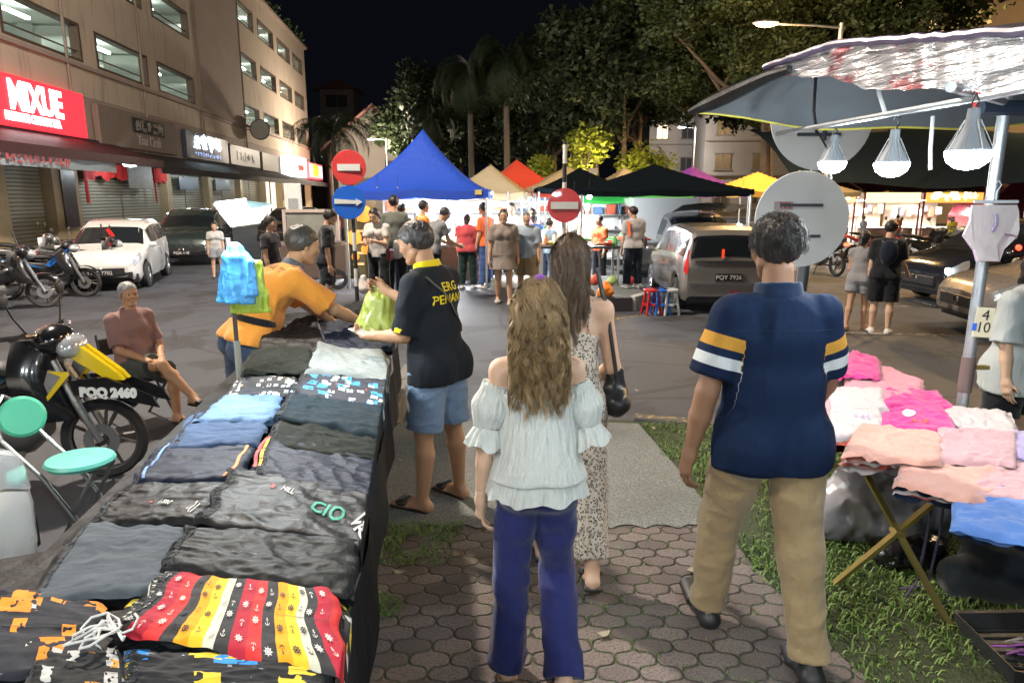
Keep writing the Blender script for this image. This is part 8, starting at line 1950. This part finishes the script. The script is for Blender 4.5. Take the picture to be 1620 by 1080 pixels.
person('vendor in orange shirt bending over the clothes table', g.x, g.y, -52, F, .010, (.50, .30, .17), ('short', (.06, .055, .05)), dict(m=OR, o=.022, sleeve=.86, so=.024, sf=.012, hem=.0, flare=.004, wr=.012, ws=6), dict(kind='shorts', m=denim, o=.020, len=.96, flare=.012, wr=.012), ('sandal', shoeK), extra=vend_extra)
# --- the seated old man
MV = cloth('mauve_shirt', (.26, .14, .13), c2=(.36, .21, .19), wr=.6)
ch = thing('folding_chair', 'dark folding chair under the seated old man', 'folding chair', (-3.02, 5.34, 0), R(-122)); cm = mat('chair_tube', (.10, .10, .10), .4, .6)
MB().box((0, .02, .375), (.36, .36, .025), bev=.01).build('seat', cm, ch); MB().box((0, -.20, .62), (.36, .02, .14), bev=.008).build('backrest', cm, ch)
for sd in (-1, 1): MB().tube([(sd * .18, -.22, .72), (sd * .18, -.16, .40), (sd * .18, .20, 0)], .011, 7).build('leg', cm, ch, True); MB().tube([(sd * .165, .16, .37), (sd * .165, -.20, 0)], .011, 7).build('leg', cm, ch, True)
F = Fig(1.42, wd=.94, lean=-14, bend=12, pel=(0, .0, .455), yaw=-6, nod=0, legs=((82, 2, -4, 2, 5), (99, -13, 36, -20, 0)), arms=((16, 12, 68, -28), (20, 6, 74, -20)), curl=(26, 22), palm=('down', 'down'))
def old_extra(root, F):
    h = F.h; P = [S(F.nb - F.U2 * .02 * h + F.Fv * .006, F.neck - F.U2 * .006 * h, .050 * h, .040 * h, fb=True, st=[(F.X, 1.25)])]; put('collar', imesh(P, .006, .01, None, [lambda Pt: ((Pt - F.neck) @ F.Fv) - .020], smooth=2), MV, root)
person('old man with grey hair sitting cross legged in a mauve shirt', -3.02, 5.36, -122, F, .0085, (.46, .26, .15), ('grey_short', (.26, .26, .26)), dict(m=MV, o=.022, sleeve=.88, so=.022, hem=-.04, flare=.014, wr=.012, ws=8), dict(kind='shorts', m=cloth('grey_green_shorts', (.06, .075, .065)), o=.024, len=.72), ('sandal', shoeK), extra=old_extra)

# --- people further away
def folk(label, foot, head, rz, top=None, low=None, hair=('short', HK), skn=SK2, shoes=('shoe', shoeK), z=0., res=.016, extra=None, face=True, group=None, **kw):
    g, F = fit(foot, head, z, **kw); return person(label, g.x, g.y, rz, F, res, skn, hair, top, low, shoes, group, extra, z, face)
gry = lambda n, c: cloth(n, c)
jn = dict(kind='trousers', m=denim, o=.012); kn_ = dict(kind='trousers', m=cloth('black_trousers', (.015, .016, .02)), o=.016)
def cap(c, yaw=0):
    def f(root, F):
        P = [ell((0, -.05, .20), (.375, .45, .36))]; V, Q = imesh(P, .045, .05, None, [lambda Pt: .20 - Pt[:, 2]], smooth=1); put('cap', (V @ F.Rh.T * F.hs + F.hc, Q), c, root)
        MB().grid(lambda u, v: tuple(F.Rh @ np.array([(u - .5) * .56, .34 + .36 * v * (1 - (2 * u - 1) ** 2 * .5), .24 - .05 * v]) * F.hs + F.hc), 8, 4).build('cap_peak', c, root, True)
    return f
bT = cloth('black_tee', (.014, .016, .019))
cm_, Fc = folk('man in black cap and black shorts standing beside the sign post', (522, 500), (515, 333), -75, dict(m=bT, o=.02, sleeve=.8), dict(kind='shorts', m=cloth('dark_shorts', (.016, .018, .025)), o=.026, len=.9), extra=cap(cloth('black_cap', (.012, .012, .013))), res=.012, legs=((2, 3, 0, 2, 5), (-3, 8, -2, 6, 15)), arms=((3, 6, 10, 4), (0, 8, 6, 4)), nod=14)
g = gp(516, 470, 0); c = dp(516, 462, 10.0); wbt = thing('water_bottle', 'water bottle in the hand of the man in the black cap', 'bottle', (c.x, 10.05, c.z - .1)); MB().lathe([(0, 0), (.03, 0), (.032, .16), (.012, .2), (.012, .22), (0, .22)], (0, 0, 0), 12).build('bottle', mat('bottle_plastic', (.6, .65, .7), .1, 0, spec=.8, trans=.7), wbt, True)
def bag_side(c, sd=1, dz=0.):
    def f(root, F):
        h = F.h; p = F.pel + F.X * sd * .12 * h + np.array([0, 0, dz * h]); MB().box(tuple(p - F.Fv * .02), (.09, .20, .20), bev=.03).build('shoulder_bag', c, root, True)
        MB().tube([p + np.array([0, 0, .09]), F.chest + F.X * 0 - F.Fv * .075 * h - np.array([0, 0, .01]), F.nb - F.X * sd * .06 * h + F.U2 * .015 * h, F.chest + F.Fv * .085 * h, p + np.array([0, 0.05, .09])], .010, 6, flat=.4).build('bag_strap', c, root, True)
    return f
blk_bag = mat('black_bag_cloth', (.012, .012, .014), .6)
folk('woman in white tee and black trousers looking at her phone', (602, 482), (603, 331), 165, tee((.50, .48, .45), 'white_tee'), kn_, ('long', HK), SK3, fem=True, res=.012, arms=((18, 6, 105, -25), (18, 6, 100, -25)), nod=22, extra=bag_side(mat('maroon_bag', (.12, .02, .02), .6), -1))
folk('tall man in grey green shirt seen from behind at the blue tent', (628, 470), (622, 310), 5, tee((.11, .12, .10), 'grey_green_shirt'), kn_, face=False)
folk('man in dark vest behind the black haired woman', (-2.15, 13.4, 0), (646, 322), -20, tee((.05, .05, .05), 'dark_vest', sleeve=.3), kn_)
folk('person in patterned shirt between two customers of the blue tent', (-2.0, 12.6, 0), (650, 338), -10, tee((.10, .08, .07), 'patterned_shirt'), jn, ('bob', HK), fem=True)
folk('man in bright orange shirt facing the lit counter', (-1.72, 13.2, 0), (678, 318), -60, dict(m=emis('orange_lit', (1, .3, .02), .0, (.75, .20, .02)), o=.014, sleeve=.6), kn_)  # shirt is plain orange, its emission is off
folk('stooping man in grey shirt reading at the counter', (-1.36, 11.8, 0), (702, 331), -55, tee((.20, .20, .21), 'grey_shirt'), kn_, ('thick', (.03, .03, .035)), lean=6, bend=14, nod=24, arms=((22, 6, 70, -10), (22, 6, 70, -10)), res=.014)
folk('short woman in brick red blouse seen from behind', (740, 456), (733, 339), -8, tee((.42, .06, .07), 'brick_red_blouse', o=.026), dict(kind='trousers', m=cloth('dark_green_trousers', (.012, .03, .028)), o=.018), ('bob', HK), SK2, shoes=('shoe', shoeW), fem=True, face=False, res=.013, wd=1.08)
folk('orange shirted man in jeans standing by the tent pole', (-.52, 13.6, 0), (771, 321), 60, dict(m=cloth('orange_tee', (.75, .14, .04)), o=.014, sleeve=.7), dict(kind='trousers', m=cloth('blue_jeans', (.05, .10, .26)), o=.012), shoes=('shoe', shoeW))
folk('woman in beige dress walking toward the viewer', (797, 480), (799, 332), 180, dict(m=cloth('beige_dress', (.20, .165, .14), c2=(.28, .235, .2), wr=.7), o=.03, sleeve=.75, so=.03, hem=.0, flare=.02), dict(kind='skirt', z=.37, r=.12, m=cloth('beige_dress', (.2, .165, .14)), o=.034, waist=.05, name='dress_skirt'), ('long', HK), SK2, shoes=('shoe', mat('beige_trainer', (.42, .38, .32), .6)), fem=True, res=.011, wd=1.05, legs=((10, 1, 4, 1, 4), (-6, 1, -16, 1, 4)), arms=((-4, 12, 2, 6), (4, 12, 10, 6)))
folk('man in floral shirt and khaki shorts with a cross body bag', (833, 476), (828, 336), 176, dict(m=print_mat('floral_shirt', (.30, .36, .42), [(.10, .09, .08), (.45, .48, .5), (.08, .12, .14), (.35, .30, .26)], 14, .8, 4), o=.024, sleeve=.8), dict(kind='shorts', m=kh, o=.026, len=.9), ('buzz', (.12, .11, .10)), SK2, shoes=('shoe', shoeK), res=.012, legs=((14, 3, 4, 2, 5), (-8, 3, -20, 2, 5)), wd=1.08, extra=bag_side(blk_bag, 1))
folk('man in white shirt behind the woman in the beige dress', (-.0, 14.6, 0), (813, 322), 170, tee((.5, .5, .5), 'white_shirt'), jn, ('short', HK), SK3)
folk('woman in blue top behind the floral shirt man', (.45, 14.2, 0), (851, 337), 10, tee((.02, .07, .24), 'blue_top'), jn, ('tied', HK), fem=True)
folk('person in pale blue shirt beside the fruit stall', (.72, 13.6, 0), (876, 346), -40, tee((.28, .38, .55), 'pale_blue_shirt'), jn, ('short', (.04, .035, .03)))
folk('vendor in orange shirt and black apron behind the fruit table', (1.80, 14.1, 0), (956, 341), 130, dict(m=cloth('orange_tee', (.75, .14, .04)), o=.014, sleeve=.7), kn_)
folk('person with raised white cap behind the canopy pole', (1.72, 15.6, 0), (951, 322), 160, tee((.45, .45, .45), 'pale_tee'), jn, ('thick', (.5, .5, .5)))
wo, Fo = folk('man in orange and grey football shirt on the island kerb', (2.12, 12.0, .2), (985, 327), 12, dict(m=cloth('grey_orange_shirt', (.38, .36, .36)), o=.022, sleeve=.7), dict(kind='trousers', m=cloth('dark_navy_trousers', (.012, .018, .03)), o=.016), shoes=('shoe', shoeW), z=.2, res=.012, extra=bag_side(mat('dark_violet_bag', (.04, .03, .05), .6), 1, .05), yaw=35)
P = MB(); h_ = Fo.h; P.grid(lambda u, v: tuple(Fo.mid * (1 - v) + Fo.nb * v - Fo.X * (.085 + .02 * v) * h_ * 1.15 * math.cos((u - .5) * 1.6) - Fo.Fv * .105 * h_ * math.sin((u - .5) * 1.8)), 8, 8).build('orange_side_panel', cloth('orange_tee', (.75, .14, .04)), wo, True)
folk('woman in grey top and shorts crossing with the young man', (1352, 521), (1343, 367), -35, tee((.27, .26, .27), 'grey_top', sleeve=.2), dict(kind='shorts', m=cloth('grey_sweat_shorts', (.24, .25, .27)), o=.03, len=.55), ('tied', HK), SK2, shoes=('sandal', mat('tan_sandal', (.35, .22, .12), .6)), fem=True, res=.011, wd=.92, legs=((-12, 3, -18, 2, 5, -15), (8, 3, 4, 2, 5)), arms=((4, 6, 30, -5), (2, 6, 14, 4)), yaw=-15)
def backpack(c):
    def f(root, F):
        h = F.h; p = F.chest - F.Fv * .13 * h - F.U2 * .02 * h; MB().sphere(tuple(p), .12, 14, (.9, .5, 1.35)).build('backpack', c, root, True)
        for sd in (-1, 1): MB().tube([p + F.X * sd * .05 * h + F.U2 * .08 * h, F.nb + F.X * sd * .055 * h + F.U2 * .018 * h, F.chest + F.X * sd * .06 * h + F.Fv * .085 * h, F.mid + F.X * sd * .09 * h], .014, 6, flat=.4).build('backpack_strap', c, root, True)
    return f
folk('young man in black tee with backpack and white trainers', (1390, 527), (1393, 350), -25, dict(m=bT, o=.02, sleeve=.75), dict(kind='shorts', m=cloth('black_shorts', (.012, .013, .017)), o=.03, len=.95), ('thick', HK), SK3, shoes=('shoe', shoeW), res=.010, arms=((6, 6, 10, 2), (14, 10, 48, 22)), yaw=-30, extra=backpack(cloth('navy_backpack', (.012, .016, .03))), legs=((2, 2, 0, 1, 4), (-2, 2, -2, 1, 10)))
def shirt_print(root, F):
    h = F.h; p = F.chest + F.Fv * .105 * h
    for x, z, m in ((-.05, .03, 'r'), (.02, .05, 'r'), (.0, -.03, 'p'), (.04, -.06, 'p'), (-.03, -.08, 'p')): MB().sphere(tuple(p + F.X * x + F.U2 * z), .018 if m == 'r' else .028, 8, (1, .25, 1)).build('print_shape', mat('print_' + m, (.5, .03, .06) if m == 'r' else (.45, .36, .42), .8), root, True)
ctx('island')
folk('girl in oversized white tee cut off by the right picture edge', (3.47, 4.55, -.2), (1625, 398), 200, dict(m=cloth('white_big_tee', (.46, .50, .50), wr=.6), o=.035, sleeve=.95, so=.035, sf=.02, hem=-.10, flare=.03), dict(kind='shorts', m=cloth('black_shorts', (.012, .013, .017)), o=.034, len=.85), ('long', HK), SK3, shoes=('shoe', shoeW), fem=True, res=.010, extra=shirt_print, z=-.2)
ctx('road')
folk('person in dark purple top at the left picture edge', (-10.55, 13.2, 0), (-4, 330), -90, tee((.05, .02, .06), 'purple_top'), jn)
folk('woman in pale top walking behind the white lamp', (346, 440), (345, 352), -160, tee((.40, .40, .38), 'pale_top'), dict(kind='shorts', m=cloth('grey_sweat_shorts', (.24, .25, .27)), o=.03, len=.6), ('long', HK), fem=True)
folk('man in dark shirt and cap behind the bending vendor', (-3.6, 10.2, 0), (437, 343), -100, tee((.03, .03, .035), 'dark_shirt2'), kn_, extra=cap(cloth('black_cap', (.012, .012, .013))))
for i, (x, y, hx, hy, rz, c, lb) in enumerate(((-1.1, 15.3, 716, 318, 180, (.55, .5, .45), 'cook in cream shirt inside the blue tent'), (-1.95, 15.5, 655, 316, 185, (.3, .32, .36), 'cook in slate shirt inside the blue tent'), (.5, 16.6, 862, 330, 150, (.25, .1, .3), 'shopper in violet beyond the blue top woman'), (-.1, 17.6, 790, 322, 20, (.45, .2, .1), 'shopper in rust red near the pale yellow tent'), (1.1, 16.2, 915, 330, 200, (.5, .5, .52), 'seller in white at the back of the fruit stall'), (13.6, 24.4, 1342, 340, 10, (.5, .12, .03), 'customer in red orange at the cream kiosk'), (15.4, 24.2, 1424, 343, -20, (.6, .5, .03), 'customer in yellow shirt at the orange lettered kiosk'), (16.6, 24.4, 1455, 338, 160, (.03, .04, .08), 'vendor in dark blue inside the orange lettered kiosk'), (12.2, 24.0, 1310, 342, 30, (.3, .3, .32), 'customer in grey at the narrow kiosk'),
      (6.6, 18.6, 1146, 338, 170, (.05, .05, .05), 'man in dark shirt beyond the raised tailgate'), (7.5, 19.0, 1162, 336, 170, (.6, .12, .04), 'person with an orange cap behind the minivan'), (-.9, 22, 770, 324, 0, (.5, .3, .3), 'shopper in pink far down the lane'), (.6, 23.5, 826, 325, 180, (.5, .5, .5), 'shopper in white far down the lane'),
      (1.4, 19.4, 900, 325, 90, (.4, .1, .05), 'shopper in brick red beyond the fruit stall'), (2.6, 17.4, 1010, 335, 20, (.2, .2, .25), 'shopper in slate behind the football shirt man'), (-5.4, 21, 478, 335, 40, (.3, .25, .2), 'passer by in beige near the white notice board'), (-5.8, 24, 500, 330, 150, (.12, .04, .04), 'passer by in maroon on the left pavement'))):
    folk(lb, (x, y, 0), (hx, hy), rz, tee(c, 'far_top_%d' % i), jn if i % 2 else kn_, ('long' if i % 3 == 0 else 'short', HK), fem=i % 3 == 0, res=.022, face=False)
# loose things on the island
stc = ((.45, .02, .03, 'red'), (.02, .12, .5, 'blue'), (.45, .48, .5, 'white'))
for i, (r_, g_, b_, nm) in enumerate(stc):
    c = gp(1030 + i * 14, 497 - 0 * i, 0); o = thing('plastic_stool', nm + ' plastic stool in the row of three beside the minivan', 'stool', (c.x, c.y, 0), .2, 'plastic stools beside the minivan'); m = mat(nm + '_stool_plastic', (r_, g_, b_), .35)
    MB().lathe([(0, .40), (.12, .40), (.135, .385), (.13, .36), (0, .36)], (0, 0, 0), 16).build('seat', m, o)
    for a in range(4): x, y = math.cos(a * PI / 2 + .78), math.sin(a * PI / 2 + .78); MB().tube([(x * .10, y * .10, .37), (x * .165, y * .165, 0)], .022, 6).build('leg', m, o)
    for zz in (.15,): MB().lathe([(.13, zz), (.15, zz), (.15, zz + .03), (.13, zz + .03), (.13, zz)], (0, 0, 0), 4).build('brace', m, o)
for i, (px, py, c, s_, lb) in enumerate(((930, 470, (.10, .09, .10), .18, 'grey patterned bundle under the fruit table'), (962, 462, (.75, .22, .02), .16, 'orange plastic bag under the fruit table'), (945, 440, (.5, .08, .05), .12, 'red bag hanging under the fruit table'), (972, 440, (.3, .4, .12), .10, 'green packet behind the canopy pole'), (1000, 440, (.6, .05, .04), .10, 'red folded crate by the kerb'))):
    g = gp(px, py + 14, .2); o = thing('goods_bag', lb, 'bag', (g.x, g.y + .3, .2)); blob([S((-s_ * .3, 0, s_ * .6), (s_ * .3, 0, s_ * .7), s_ * .6, s_ * .5), S((0, 0, s_), (0, 0, s_ * 1.5), s_ * .4, s_ * .2)], .02, .05, 'bag_body', mat('goods_bag_%d' % i, c, .4, bump=.4), o, nzd(.02, 9, i))
for i, (px, py, c, lb) in enumerate(((575, 455, (.55, .5, .48), 'pale plastic bag hanging by the cart'), (628, 400, (.5, .5, .48), 'white bag held beside the black trousers'))):
    g = dp(px, py, 12.2); o = thing('carrier_bag', lb, 'carrier bag', g); blob([S((0, 0, 0), (0, 0, .18), .10, .05)], .015, .04, 'bag_body', mat('pale_carrier', c, .4, bump=.4), o, nzd(.015, 9, i))
